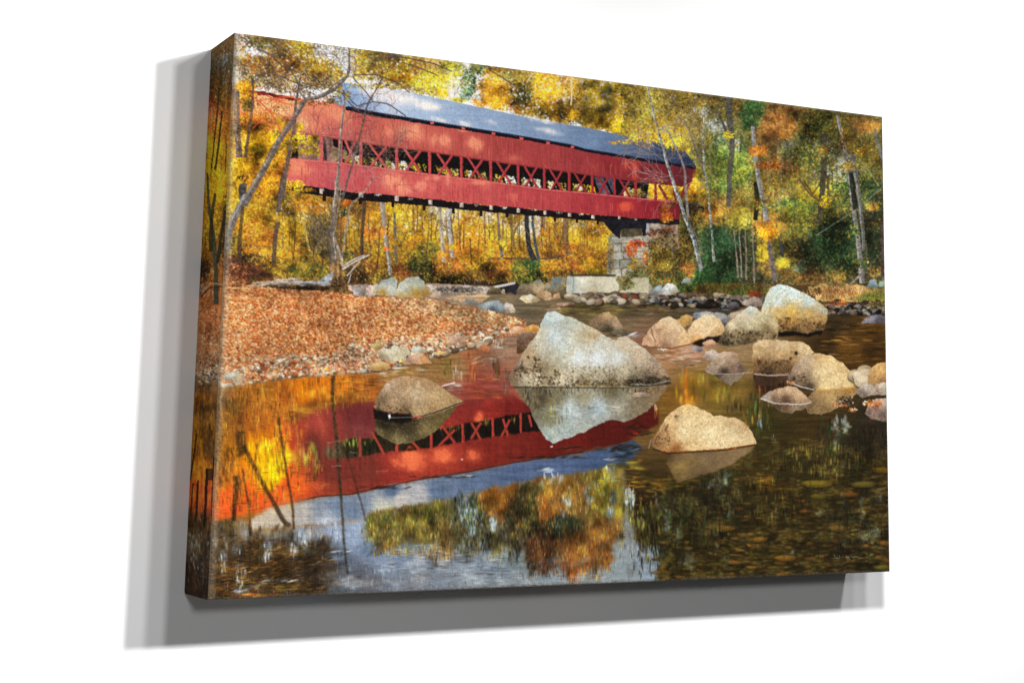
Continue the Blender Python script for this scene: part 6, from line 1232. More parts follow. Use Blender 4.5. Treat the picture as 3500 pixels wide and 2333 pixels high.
for i in range(46):
    x, y = rnd.uniform(235, 720), rnd.uniform(300, 900); ln = rnd.uniform(60, 260)
    wob([(x, y), (x + rnd.uniform(-8, 14), y + ln * .5), (x + rnd.uniform(-6, 30), y + ln)], rnd.uniform(2, 6), rnd.uniform(2, 6), rnd.choice([(96, 60, 24), (70, 50, 26), (150, 80, 30), (206, 120, 30), (240, 176, 40)]), rnd.uniform(.2, .5))
MIR = c7([(205, 250), (640, 175), (1180, 140), (1180, 290), (720, 420), (880, 700), (760, 860), (440, 940), (205, 990)])
scatter(MIR, .5, 'OC4 O3 BR2 Y1', 15, .17, ang=1.57, angj=.05, alpha=.4, gap=(NVS, .05)); scatter(MIR, .3, 'BR3 DK2 OC1', 15, .17, ang=1.57, angj=.05, alpha=.4, gap=(NVS, .1)); scatter(MIR, .2, 'BR3 OC2 O1', 18, .14, ang=-.05, angj=.06, alpha=.4, gap=(NHS, .05))
vbrush(c7, 290, 640, 60, 160, .5, 'OC3 BR4 OL1', 20, alpha=.5); vbrush(c7, 300, 330, 80, 60, .5, 'BR4 OL2', 20, alpha=.5); vbrush(c7, 560, 650, 90, 140, .35, 'Y5 O1', 18, alpha=.6)
for p, w in (([(905, 545), (985, 533)], 3), ([(930, 684), (990, 680)], 2.4), ([(1195, 715), (1265, 708)], 2.6), ([(1240, 795), (1370, 783)], 2.4), ([(1040, 600), (1080, 604)], 2), ([(1690, 300), (1720, 290)], 3)):
    thin(c7(p), w * .8, (206, 180, 172), .4)
thin(g1([(1460, 1125), (1475, 1122)]), 4, (250, 220, 200), .9); thin(g1([(805, 1218), (818, 1216)]), 4, (240, 220, 210), .8)
# ripples in the middle
vbrush(g1, 780, 600, 30, 130, .5, 'CR1 GR2 BR2', 26, alpha=.3); vbrush(g1, 700, 560, 40, 80, .4, 'OL2 BR2', 26, alpha=.5); vbrush(g1, 1130, 640, 40, 90, .6, 'CR1 GR3 BR2', 26, alpha=.3); vbrush(g1, 880, 560, 50, 100, .5, 'R3 BR2', 26, alpha=.5)
vbrush(g1, 1060, 560, 26, 100, .6, 'OL2 BR3', 26, alpha=.5); vbrush(g1, 1100, 360, 60, 40, .5, 'GR2 CR1 BR1', 18, alpha=.5)
hbrush(g1, 980, 490, 110, 40, .5, 'CR2 GR2 BR2', 18, .12, .45, ang=-.2); hbrush(g1, 1080, 400, 90, 14, .4, 'SK1 GR2', 18, .12, .5); hbrush(g1, 960, 740, 200, 40, .4, 'R3 BR1', 26, .12, .5); hbrush(g1, 1000, 640, 120, 20, .4, 'R3 GR1', 24, .12, .5)
hbrush(g1, 760, 690, 60, 40, .6, 'GR3 CR1', 20, .14, .5); thin(g1([(665, 682), (760, 655)]), 3, (230, 226, 224), .8)
hbrush(g1, 100, 640, 200, 40, .5, 'OC3 O1', 30, .14, .45); hbrush(g1, 200, 590, 140, 16, .6, 'PB2 CR1', 24, .2, .5); hbrush(g1, 450, 560, 160, 40, .5, 'PB2 OC1 OL1', 24, .2, .45)
hbrush(c6, 200, 480, 280, 30, .5, 'OL2 BR3 DK1', 26, .12, .5); hbrush(c6, 600, 500, 300, 20, .5, 'DK2 BR2 GR1', 26, .12, .5); hbrush(c5, 1700, 1200, 330, 50, .5, 'OL3 BR3', 26, .14, .5); hbrush(c6, 330, 655, 60, 10, 1.0, 'SK2 GR2', 20, .16, .7, ang=-.1)
hbrush(c6, 1760, 700, 200, 130, .5, 'BR4 OC1 DK2', 28, .12, .5); hbrush(c6, 1600, 600, 60, 60, .5, 'DK4', 24, .12, .5); hbrush(c6, 600, 800, 140, 50, .5, 'CR2 R1 BR1', 24, .14, .45); hbrush(c6, 620, 805, 60, 8, .9, 'GR3 CR1', 18); hbrush(c6, 660, 855, 50, 6, 1, 'GR2 DK2', 14)
vbrush(c6, 640, 1000, 60, 100, .7, 'Y1 OC4 O2', 26, alpha=.55); vbrush(c6, 690, 1080, 40, 30, 1.1, 'O5 Y1', 18, alpha=.8); vbrush(c6, 650, 1020, 10, 80, .8, 'O5', 22, alpha=.6); vbrush(c6, 460, 1140, 12, 50, 1, 'CR2 OC2', 18); vbrush(c6, 850, 1000, 160, 100, .5, 'OL4 OC3 YG1', 26, alpha=.5); vbrush(c6, 1150, 1160, 90, 130, .5, 'OL3 G1 DK3', 26, alpha=.5); vbrush(c6, 960, 1100, 60, 60, .6, 'OL2 DK2', 22, alpha=.5)
vbrush(c6, 1200, 980, 100, 60, .6, 'DK4 R1', 22, alpha=.5); hbrush(c6, 900, 960, 180, 40, .4, 'BR3 OL2', 24, .12, .5)
smear(c6([(540, 900), (1100, 900), (1100, 1110), (700, 1100), (540, 1180)]), 4, 1, .8, 7)
RB = c8([(1060, 480), (1560, 360), (2280, 330), (2280, 1090), (1050, 1090)])
scatter(RB, .35, 'DK5 BR3', 14, .16, ang=0, angj=.1, alpha=.5, gap=(NHS, .0))
scatter(RB, .25, 'OC3 OL3 BR4', 11, .18, ang=0, angj=.12, alpha=.42, gap=(NM, .05))
scatter(RB, .05, 'CR1 GB2 YM2', 8, .18, ang=0, angj=.12, alpha=.5)
scatter(RB, .1, 'DK3 DG1', 16, .18, ang=1.57, angj=.06, alpha=.4)
# stones seen through the shallow water
def sunk(fr, x, y, rx, ry, col, al=.7):
    s = SF[fr] * SC; (px, py), = to_px(fr([(x, y)]))
    put(px, py + ry * s * .35, rx * s * 1.05, ry * s * 1.05, 0, np.array((30, 24, 14), np.float32), al * .8)
    put(px, py, rx * s, ry * s, 0, np.array(col, np.float32), al)
    put(px - rx * s * .1, py - ry * s * .25, rx * s * .7, ry * s * .5, 0, np.clip(np.array(col, np.float32) * 1.25, 0, 255), al * .7)
for i in range(620):
    x, y = rnd.uniform(860, 2290), rnd.uniform(390, 1090)
    if x < 1560 and y < 520: continue
    if x < 1000 and y > 700: continue
    k = (y - 300) / 800
    sunk(c8, x, y, rnd.uniform(10, 40) * (.5 + .5 * k), rnd.uniform(3, 10) * (.6 + .5 * k), rnd.choice([(112, 84, 34), (132, 92, 36), (92, 78, 34), (148, 100, 44), (84, 64, 30), (110, 92, 44), (120, 76, 38), (70, 56, 28), (46, 36, 18), (50, 40, 20), (40, 32, 18)]), rnd.uniform(.35, .85))
for a in ((1870, 552, 92, 26, (140, 112, 40)), (2120, 556, 84, 22, (120, 100, 50)), (1360, 790, 80, 22, (146, 100, 40)), (1560, 850, 44, 18, (150, 104, 44)), (1880, 620, 60, 16, (110, 96, 36)), (1980, 790, 66, 22, (130, 96, 46)), (1700, 950, 70, 22, (150, 106, 44)), (1420, 975, 46, 14, (146, 96, 40)), (2220, 1000, 50, 18, (120, 106, 44)), (2040, 610, 70, 16, (124, 80, 36)), (2220, 480, 60, 22, (120, 88, 30)), (2230, 870, 40, 16, (150, 96, 40)), (1810, 700, 40, 12, (140, 84, 40)), (1100, 440, 46, 24, (176, 146, 80))):
    sunk(c8, a[0], a[1], a[2] * .86, a[3] * .8, tuple(int(k * .92) for k in a[4]), .75)
hbrush(c8, 1000, 540, 240, 40, .7, 'OC3 OL3 Y1', 26, .16, .5); hbrush(c8, 900, 450, 120, 30, .7, 'OL4 YG1 OC1', 26, .16, .5); hbrush(c8, 1600, 560, 120, 40, .5, 'OC3 O1', 24, .16, .5); hbrush(c8, 1700, 380, 300, 60, .4, 'BR3 OL2', 26, .12, .5)
for x, y, rx, ry, d, P in ((1000, 760, 120, 100, .9, 'DK4 DG2 OL2'), (1130, 680, 130, 90, .8, 'DK4 DG1 OL2'), (950, 830, 60, 50, .9, 'DK4 OL2'), (1240, 780, 110, 120, .6, 'DK4 OL2'), (1100, 900, 60, 90, .8, 'DK3 OL2 DG1'), (1060, 1010, 40, 80, 1.0, 'DK3 OL3 OC1'), (1390, 480, 60, 60, .7, 'DG3 DK3'), (1960, 300, 90, 90, .6, 'DK4 DG2'), (1480, 300, 90, 90, .3, 'OL2 DG1'), (2180, 300, 70, 110, .6, 'DK4'), (880, 660, 60, 60, .6, 'DK2 OL2 YG1')):
    vbrush(c8, x, y, rx, ry, d, P, 24, .2, .55)
for x, y, rx, ry, d in ((870, 620, 26, 60, 1.0), (1360, 530, 36, 40, 1.1), (1400, 690, 14, 50, 1.0), (1070, 750, 18, 60, .9), (1130, 820, 22, 50, .8), (1290, 560, 40, 14, .9), (2020, 240, 22, 46, 1.2), (1965, 230, 20, 50, 1.0), (1975, 330, 14, 60, .8), (1560, 220, 12, 40, .7), (2150, 820, 60, 40, .7), (1890, 700, 12, 26, 1.0), (2110, 700, 14, 60, .6), (1010, 640, 10, 40, .6), (1190, 960, 26, 60, 1.0), (1130, 970, 16, 50, .8), (1380, 950, 20, 50, .5), (2000, 650, 16, 60, .5), (1640, 300, 10, 30, .5), (2010, 870, 16, 14, .7), (1780, 920, 40, 8, .7), (1960, 1010, 12, 40, .5), (2200, 640, 16, 40, .5), (1440, 610, 14, 40, .5), (1330, 860, 10, 60, .5)):
    vbrush(c8, x, y, rx, ry, d * .7, 'BL3 GR3 OL1', 15, .22, .5)
for x, y in ((1950, 950), (1970, 945), (2020, 945), (2050, 950)): pass

smear(c8([(820, 380), (1560, 330), (2300, 150), (2300, 1100), (1000, 1100), (1040, 800)]), 1, 1, .8, 14)

grade(RB, .96, .95, tint=(.97, 1.02, .94), feather=20)
scatter(RB, .07, 'DK6 DG3', 20, .16, ang=1.57, angj=.05, alpha=.45, gap=(NVS, .02))
for x, y, rx, ry, d, P in ((1250, 700, 160, 160, .4, 'DG3 DK6'), (1900, 420, 260, 90, .4, 'DK4 OL3 DG1'), (2150, 330, 120, 110, .5, 'DK5 DG1'), (1600, 640, 200, 120, .22, 'DK4 OL3'), (2100, 820, 160, 120, .2, 'DK4 DG2'), (980, 900, 60, 100, .4, 'DK4 OL3')):
    vbrush(c8, x, y, rx, ry, d, P, 20, .18, .5)
# ---------------------------------------------------------------- boulders
# mirror image of the big one
rock(g1, [(1185, 684), (1245, 760), (1300, 850), (1345, 940), (1390, 1020), (1430, 1075), (1470, 1102), (1530, 1080), (1640, 1040), (1780, 980), (1890, 930), (1960, 935), (1995, 945), (2060, 920), (2170, 860), (2260, 770), (2330, 670)],
     [((1240, 720), (106, 98, 76)), ((1340, 800), (120, 110, 86)), ((1400, 780), (84, 76, 56)), ((1480, 760), (120, 112, 86)), ((1440, 900), (128, 122, 98)), ((1460, 1050), (166, 178, 172)), ((1560, 1000), (166, 176, 172)), ((1600, 860), (176, 188, 188)), ((1800, 840), (178, 190, 192)), ((1700, 760), (140, 132, 108)), ((1950, 820), (150, 144, 126)), ((1900, 720), (110, 102, 78)), ((2100, 830), (130, 116, 92)), ((2200, 720), (120, 100, 74)), ((1700, 960), (160, 164, 154))], .35, rough=2)
scatter(g1([(1200, 690), (2300, 690), (2200, 740), (1500, 740), (1350, 860), (1280, 800)]), .35, 'DK3 BR2', 16, .25, ang=1.57, angj=.08, alpha=.5)
hbrush(g1, 1700, 860, 320, 50, .25, 'GB2', 22, .14, .4); vbrush(g1, 1500, 900, 90, 120, .3, 'OL2 GR2', 20, .2, .4)
# mirror of the left one, and others
rock(g1, [(168, 920), (172, 990), (190, 1030), (260, 1075), (340, 1108), (430, 1098), (540, 1060), (620, 1010), (690, 940), (760, 850), (800, 800), (620, 880), (480, 920)], [((200, 1020), (104, 92, 60)), ((340, 1080), (120, 106, 72)), ((240, 960), (40, 34, 24)), ((400, 970), (70, 60, 40)), ((560, 1000), (112, 98, 64)), ((680, 900), (104, 88, 54)), ((380, 930), (32, 26, 20))], .3, rough=2)
rock(c6, [(520, 1412), (700, 1405), (900, 1390), (1115, 1362), (1060, 1420), (960, 1490), (820, 1545), (700, 1580), (600, 1610), (540, 1500)], [((600, 1440), (140, 112, 74)), ((800, 1450), (150, 124, 88)), ((1000, 1420), (150, 122, 84)), ((620, 1500), (160, 132, 76)), ((750, 1560), (122, 98, 68)), ((540, 1440), (96, 74, 46))], .3, rough=2)
grade(c6([(520, 1412), (700, 1405), (900, 1390), (1115, 1362), (1060, 1420), (960, 1490), (820, 1545), (700, 1580), (600, 1610), (540, 1500)]), .95, .84, feather=2)
smear(c6([(500, 1412), (1120, 1366), (1080, 1430), (960, 1510), (820, 1560), (600, 1625), (500, 1520)]), 2, 3, .7, 5)
rock(c6, [(1430, 1060), (1500, 1015), (1800, 990), (1740, 1060), (1640, 1130), (1530, 1175), (1440, 1160)], [((1600, 1050), (176, 144, 96)), ((1520, 1150), (140, 116, 80)), ((1720, 1020), (160, 124, 76)), ((1460, 1120), (120, 98, 70))], .3, rough=2)
rock(c6, [(1180, 1090), (1470, 1095), (1420, 1130), (1340, 1165), (1260, 1150)], [((1300, 1110), (110, 84, 64)), ((1360, 1150), (140, 120, 96)), ((1240, 1110), (84, 66, 50))], .3, rough=2)
rock(c6, [(830, 905), (1040, 900), (1000, 950), (950, 980), (900, 960)], [((900, 930), (120, 104, 88)), ((960, 960), (140, 124, 104)), ((860, 915), (70, 60, 50))], .3, rough=2)
rock(c6, [(1095, 915), (1310, 915), (1300, 960), (1140, 990), (1100, 960)], [((1180, 940), (64, 46, 34)), ((1280, 950), (80, 58, 40))], .2, rough=2)
# behind the big one
rock(g1, [(1165, 300), (1170, 260), (1215, 240), (1262, 250), (1270, 285), (1220, 300)], [((1210, 248), (226, 180, 140)), ((1230, 292), (176, 130, 100))], .5)
rock(g1, [(1255, 285), (1270, 250), (1320, 232), (1372, 240), (1370, 290), (1300, 292)], [((1310, 240), (222, 166, 96)), ((1330, 285), (176, 120, 64))], .5)
rock(g1, [(1215, 440), (1220, 340), (1260, 290), (1320, 285), (1350, 330), (1290, 400), (1240, 445)], [((1280, 300), (126, 108, 96)), ((1240, 380), (104, 80, 62)), ((1320, 340), (110, 76, 54)), ((1230, 430), (92, 66, 44))], .7)
rock(g1, [(1730, 225), (1790, 180), (1840, 145), (1885, 136), (1930, 165), (1970, 220), (1985, 265), (1920, 290), (1840, 290), (1760, 250)], [((1860, 150), (186, 152, 112)), ((1940, 220), (160, 136, 108)), ((1780, 220), (120, 98, 76)), ((1880, 270), (66, 58, 44))], .8)
rock(g1, [(1880, 300), (1930, 270), (2000, 265), (2040, 300), (1990, 330)], [((1950, 280), (110, 106, 84)), ((1990, 310), (84, 74, 58))], .5)
hbrush(g1, 1850, 310, 120, 16, .6, 'DK3 GR1 BR1', 20)
BIG = [(1180, 682), (1150, 640), (1155, 600), (1200, 540), (1235, 490), (1260, 430), (1300, 370), (1345, 320), (1370, 270), (1398, 195), (1430, 148), (1470, 130), (1500, 135), (1560, 168), (1640, 190), (1700, 225), (1790, 270), (1870, 320), (1940, 348), (1975, 318), (2020, 325), (2080, 360), (2160, 418), (2230, 480), (2280, 540), (2310, 590), (2332, 630), (2335, 662), (2200, 678), (2000, 690), (1600, 690)]
rock(g1, BIG, [((1440, 190), (188, 204, 202)), ((1500, 180), (196, 206, 200)), ((1600, 230), (186, 186, 168)), ((1480, 320), (200, 212, 210)), ((1380, 300), (196, 190, 166)), ((1400, 420), (196, 190, 168)), ((1300, 450), (176, 146, 112)), ((1200, 560), (126, 106, 88)), ((1180, 620), (120, 100, 76)), ((1350, 520), (160, 140, 106)), ((1400, 560), (126, 110, 82)), ((1300, 620), (190, 178, 148)), ((1480, 580), (172, 158, 126)),
               ((1560, 380), (198, 204, 196)), ((1700, 320), (192, 178, 146)), ((1760, 310), (196, 172, 132)), ((1800, 380), (196, 194, 180)), ((1650, 470), (218, 226, 226)), ((1800, 480), (220, 228, 230)), ((1950, 470), (206, 208, 200)), ((1600, 440), (196, 192, 166)), ((1990, 380), (196, 178, 150)), ((2100, 460), (184, 164, 138)), ((2220, 540), (160, 138, 116)), ((2260, 590), (140, 116, 92)), ((1600, 600), (196, 184, 156)), ((1800, 600), (190, 176, 146)), ((2000, 580), (184, 170, 140)),
               ((2050, 640), (90, 80, 60)), ((2200, 650), (44, 40, 30)), ((1700, 660), (130, 114, 84)), ((1400, 660), (160, 144, 112)), ((1900, 660), (110, 96, 70))], 1.2, lights='SK1 CR2 GB1')
scatter(g1([(1280, 470), (1420, 440), (1520, 560), (1540, 670), (1300, 680), (1280, 600), (1200, 620), (1170, 600)]), .45, 'DK4 BR2', 7, .6, alpha=.6, gap=(NM, -.05)); scatter(g1([(1240, 580), (1560, 600), (1560, 670), (1220, 670)]), .4, 'CR3 PB2', 6, .6, alpha=.6, gap=(NM, 0))
scatter(g1([(1560, 540), (2250, 540), (2300, 620), (1560, 660)]), .22, 'DK2 BR3', 5, .6, alpha=.5); scatter(g1([(2000, 640), (2330, 610), (2335, 670), (2020, 684)]), .9, 'DK6', 8, .5, alpha=.7); scatter(g1([(1560, 640), (2060, 640), (2060, 688), (1560, 688)]), .5, 'DK4 BR2', 7, .5, alpha=.6)
scatter(g1([(1730, 300), (1800, 300), (1800, 340), (1730, 340)]), .25, 'OC2 O1', 6, .6, alpha=.5)
thin(g1([(1190, 688), (1600, 692), (2000, 692), (2320, 668)]), 4, (44, 36, 28), .5); thin(g1([(1640, 682), (1830, 686), (2050, 686)]), 2.2, (206, 190, 120), .7); thin(g1([(2040, 668), (2200, 672), (2330, 640)]), 2.2, (210, 214, 196), .7)
rock(g1, [(2060, 755), (2080, 730), (2130, 722), (2180, 735), (2190, 750), (2120, 765)], [((2110, 730), (196, 172, 146)), ((2130, 760), (126, 106, 92))], .4); hbrush(g1, 2130, 765, 80, 10, .8, 'GR2 BR2', 16)
# the left one
rock(g1, [(168, 880), (176, 800), (210, 730), (270, 650), (340, 615), (430, 603), (540, 622), (620, 660), (680, 705), (740, 745), (800, 780), (822, 796), (700, 842), (600, 880), (500, 908), (450, 905), (380, 880), (250, 870)], [((260, 690), (186, 158, 128)), ((420, 625), (170, 136, 100)), ((560, 650), (160, 128, 92)), ((480, 740), (184, 160, 130)), ((640, 760), (176, 146, 106)), ((760, 785), (166, 134, 92)), ((300, 800), (160, 132, 102)), ((220, 790), (120, 98, 74)), ((480, 860), (170, 142, 104)), ((400, 860), (110, 90, 66)), ((600, 860), (150, 122, 86))], 1.0)
area(g1([(166, 850), (210, 855), (280, 878), (380, 880), (430, 878), (452, 900), (440, 935), (380, 955), (260, 945), (168, 925)]), (30, 24, 19), rough=2, feather=1, tex=[(NF, .5)])
scatter(g1([(180, 800), (420, 850), (440, 900), (180, 870)]), .4, 'DK4 BR2', 7, .5, alpha=.6)
thin(g1([(470, 915), (600, 880), (720, 835), (825, 796)]), 4, (34, 26, 20), .9); thin(g1([(480, 918), (620, 880), (825, 800)]), 1.8, (196, 176, 150), .7); thin(g1([(290, 912), (450, 912)]), 2, (200, 196, 190), .6); brush(g1, 280, 905, 8, 16, 1.4, 'SK2', 6); brush(g1, 490, 906, 14, 5, 1.2, 'RD3', 6); brush(g1, 272, 672, 8, 6, 1.2, 'SK1', 6)
# right group
rock(c6, [(905, 560), (930, 520), (1000, 500), (1060, 480), (1080, 520), (960, 580)], [((960, 520), (160, 142, 120)), ((960, 570), (130, 110, 90))], .6)
rock(c6, [(700, 545), (705, 515), (780, 498), (880, 510), (935, 530), (920, 580), (860, 560), (780, 560)], [((780, 510), (156, 158, 156)), ((880, 530), (146, 142, 136)), ((720, 540), (110, 116, 122)), ((900, 570), (106, 104, 110))], .6)
rock(c6, [(590, 560), (620, 535), (665, 522), (700, 540), (700, 575), (650, 608)], [((660, 530), (200, 160, 100)), ((680, 570), (150, 116, 70)), ((620, 555), (180, 140, 80))], .7)
rock(c6, [(1010, 460), (1030, 430), (1100, 405), (1150, 425), (1160, 460), (1080, 475)], [((1090, 415), (150, 134, 120)), ((1080, 465), (96, 82, 76)), ((1040, 440), (176, 160, 144))], .5)
rock(c6, [(915, 470), (940, 440), (985, 440), (1000, 470), (960, 482)], [((960, 445), (106, 100, 104)), ((960, 478), (60, 54, 56))], .4)
rock(c6, [(1150, 500), (1152, 470), (1170, 420), (1200, 358), (1262, 324), (1320, 335), (1400, 375), (1480, 415), (1545, 462), (1577, 492), (1572, 560), (1548, 625), (1440, 650), (1320, 640), (1240, 628), (1200, 560)], [((1250, 350), (196, 214, 210)), ((1350, 380), (206, 222, 218)), ((1450, 440), (204, 216, 208)), ((1250, 440), (200, 212, 204)), ((1180, 450), (186, 196, 184)), ((1540, 490), (176, 168, 140)), ((1250, 500), (208, 168, 100)), ((1330, 500), (212, 170, 88)), ((1450, 510), (186, 150, 88)), ((1200, 490), (196, 176, 130)), ((1350, 560), (186, 140, 74)), ((1520, 550), (168, 130, 76)), ((1300, 580), (140, 104, 60)), ((1450, 590), (124, 94, 56)), ((1360, 630), (64, 48, 30)), ((1530, 610), (90, 68, 42))], .9, lights='SK1 CR1 GB1')
scatter(c6([(1240, 540), (1560, 560), (1540, 630), (1260, 630)]), .5, 'DK3 BR3', 7, .6, alpha=.55); area(c6([(1252, 625), (1330, 632), (1450, 640), (1548, 618), (1540, 652), (1430, 662), (1260, 658)]), (24, 20, 16), rough=3, feather=1)
rock(c6, [(860, 700), (872, 650), (920, 580), (985, 530), (1030, 495), (1072, 468), (1110, 475), (1160, 510), (1220, 540), (1256, 585), (1250, 640), (1248, 690), (1120, 700), (1000, 725), (900, 722)], [((1070, 485), (206, 212, 196)), ((1030, 530), (200, 184, 156)), ((1150, 530), (190, 178, 142)), ((950, 590), (214, 194, 158)), ((1080, 580), (200, 188, 150)), ((1220, 580), (206, 182, 138)), ((1180, 610), (120, 104, 72)), ((900, 640), (120, 104, 78)), ((1000, 650), (130, 116, 84)), ((1100, 660), (106, 92, 66)), ((1220, 660), (150, 126, 90)), ((900, 710), (66, 56, 44)), ((1050, 700), (70, 60, 46))], 1.0)
scatter(c6([(880, 630), (1000, 620), (1240, 640), (1240, 690), (1000, 715), (880, 715)]), .5, 'DK4 BR2', 7, .6, alpha=.6)
rock(c6, [(662, 640), (690, 590), (730, 550), (780, 522), (828, 518), (870, 545), (900, 590), (906, 625), (885, 655), (800, 668), (740, 690), (690, 702)], [((800, 530), (206, 186, 152)), ((740, 580), (214, 184, 142)), ((860, 590), (206, 174, 130)), ((700, 640), (196, 164, 124)), ((720, 690), (196, 140, 80)), ((860, 640), (180, 144, 100)), ((780, 620), (214, 184, 144))], .8)
area(c6([(690, 702), (800, 672), (885, 658), (870, 700), (760, 728), (700, 715)]), (34, 26, 20), rough=2, feather=1)
rock(c6, [(372, 722), (378, 680), (410, 630), (450, 590), (500, 550), (545, 534), (590, 555), (640, 605), (672, 660), (690, 705), (640, 722), (540, 738), (450, 732)], [((540, 545), (216, 190, 150)), ((480, 590), (214, 180, 140)), ((600, 600), (216, 184, 144)), ((440, 660), (206, 166, 132)), ((400, 700), (196, 154, 122)), ((560, 680), (196, 162, 130)), ((640, 680), (206, 166, 120)), ((520, 730), (150, 112, 84)), ((470, 620), (160, 124, 96))], .8)
thin(c6([(430, 610), (440, 660), (460, 700)]), 4, (110, 84, 66), .5); brush(c6, 500, 745, 30, 8, 1.2, 'CR2 GR2', 7); thin(c6([(420, 732), (560, 742), (690, 712)]), 4, (110, 62, 30), .7)
rock(c6, [(766, 715), (790, 690), (830, 685), (860, 705), (850, 730), (800, 745)], [((810, 695), (206, 164, 132)), ((820, 735), (140, 100, 76))], .6)
rock(c6, [(680, 745), (700, 730), (760, 735), (775, 755), (730, 765)], [((710, 738), (150, 144, 146)), ((740, 758), (96, 90, 94))], .4)
rock(c6, [(758, 800), (790, 760), (840, 752), (870, 775), (905, 760), (965, 758), (988, 772), (985, 800), (930, 805), (850, 825), (790, 820)], [((820, 765), (200, 184, 168)), ((930, 770), (196, 166, 140)), ((800, 810), (130, 112, 100)), ((960, 795), (150, 120, 100))], .6)
rock(c6, [(772, 880), (800, 845), (850, 808), (920, 795), (985, 805), (1025, 850), (1046, 885), (990, 905), (900, 912), (820, 908)], [((880, 815), (172, 150, 124)), ((960, 820), (156, 130, 108)), ((840, 870), (150, 130, 112)), ((1010, 870), (100, 82, 74)), ((900, 895), (60, 50, 42)), ((960, 860), (128, 104, 84))], .9); thin(c6([(790, 890), (830, 908), (1000, 906), (1090, 896)]), 2.4, (206, 200, 190), .6)
rock(c6, [(1088, 790), (1092, 720), (1120, 690), (1180, 682), (1290, 686), (1390, 698), (1450, 722), (1492, 770), (1420, 800), (1350, 860), (1320, 912), (1200, 918), (1100, 910)], [((1150, 700), (216, 186, 142)), ((1280, 710), (206, 180, 140)), ((1420, 740), (214, 184, 140)), ((1120, 760), (200, 166, 120)), ((1250, 780), (190, 156, 112)), ((1350, 790), (176, 142, 98)), ((1130, 840), (120, 90, 58)), ((1250, 850), (104, 80, 52)), ((1180, 900), (60, 44, 30)), ((1300, 880), (90, 66, 44))], .9)
scatter(c6([(1100, 810), (1340, 800), (1320, 905), (1105, 905)]), .4, 'DK3 BR3', 7, .6, alpha=.6); brush(c6, 1370, 770, 12, 12, 1.2, 'DK4', 6); thin(c6([(1100, 908), (1200, 918), (1320, 912)]), 2.6, (190, 170, 160), .7)
rock(c6, [(1303, 965), (1320, 915), (1355, 860), (1400, 808), (1460, 782), (1530, 774), (1600, 790), (1670, 835), (1720, 885), (1755, 940), (1797, 985), (1700, 998), (1600, 1006), (1490, 1012), (1400, 990)], [((1420, 820), (176, 154, 128)), ((1540, 785), (206, 168, 116)), ((1600, 820), (222, 190, 136)), ((1680, 880), (216, 180, 128)), ((1380, 880), (160, 136, 112)), ((1340, 950), (96, 80, 64)), ((1430, 940), (130, 110, 88)), ((1520, 900), (216, 188, 142)), ((1620, 950), (224, 194, 142)), ((1740, 975), (220, 186, 130)), ((1560, 990), (226, 196, 140)), ((1450, 990), (70, 58, 46))], .9)
scatter(c6([(1320, 940), (1420, 900), (1490, 1000), (1320, 970)]), .5, 'DK4 BR2', 7, .6, alpha=.6); thin(c6([(1310, 955), (1400, 990), (1490, 1012)]), 4, (206, 204, 200), .6); brush(c6, 1340, 965, 30, 8, 1, 'O2 BL1 SK1', 6); thin(c6([(1500, 1014), (1700, 1000), (1797, 985)]), 3, (206, 150, 70), .8)
pebbles(c6, [(1740, 900), (1860, 870), (1850, 970), (1770, 960)], 10, 40, 66, 'PB4 CR2', .8)
rock(c6, [(1842, 975), (1840, 915), (1862, 865), (1900, 838), (1980, 828), (1980, 985), (1900, 985)], [((1900, 850), (214, 170, 110)), ((1960, 870), (206, 160, 98)), ((1870, 940), (176, 136, 88)), ((1940, 970), (150, 112, 70))], .8)
rock(c6, [(1750, 1035), (1780, 1000), (1830, 962), (1880, 985), (1930, 962), (1990, 975), (1990, 1040), (1880, 1048), (1790, 1060)], [((1820, 980), (206, 190, 172)), ((1930, 975), (214, 194, 172)), ((1800, 1040), (120, 106, 96)), ((1900, 1030), (150, 132, 116))], .7)
rock(c6, [(1815, 1160), (1840, 1100), (1890, 1072), (1990, 1058), (1990, 1230), (1900, 1210), (1850, 1190)], [((1920, 1080), (206, 180, 160)), ((1880, 1130), (140, 112, 100)), ((1950, 1180), (110, 92, 84)), ((1840, 1160), (120, 100, 90))], .9)
brush(c6, 1870, 1100, 60, 24, 1.0, 'LF3 RD1 O1', 8); brush(c6, 1660, 1110, 50, 14, .8, 'LF2 RD1 DK1', 7); brush(c6, 1740, 1140, 30, 12, 1, 'LF3 CR1', 8); brush(c6, 1690, 1080, 60, 30, .6, 'DK3 GR1', 8)
rock(c6, [(1140, 1062), (1180, 1035), (1240, 1005), (1320, 988), (1375, 998), (1420, 1040), (1472, 1088), (1400, 1102), (1300, 1090), (1220, 1092)], [((1320, 998), (196, 164, 132)), ((1260, 1030), (190, 156, 124)), ((1400, 1050), (200, 166, 130)), ((1180, 1060), (166, 150, 140)), ((1300, 1080), (84, 62, 46)), ((1420, 1090), (150, 120, 92)), ((1230, 1070), (110, 86, 66))], .9); thin(c6([(1140, 1068), (1230, 1098), (1400, 1106), (1472, 1092)]), 2.6, (216, 210, 206), .6)
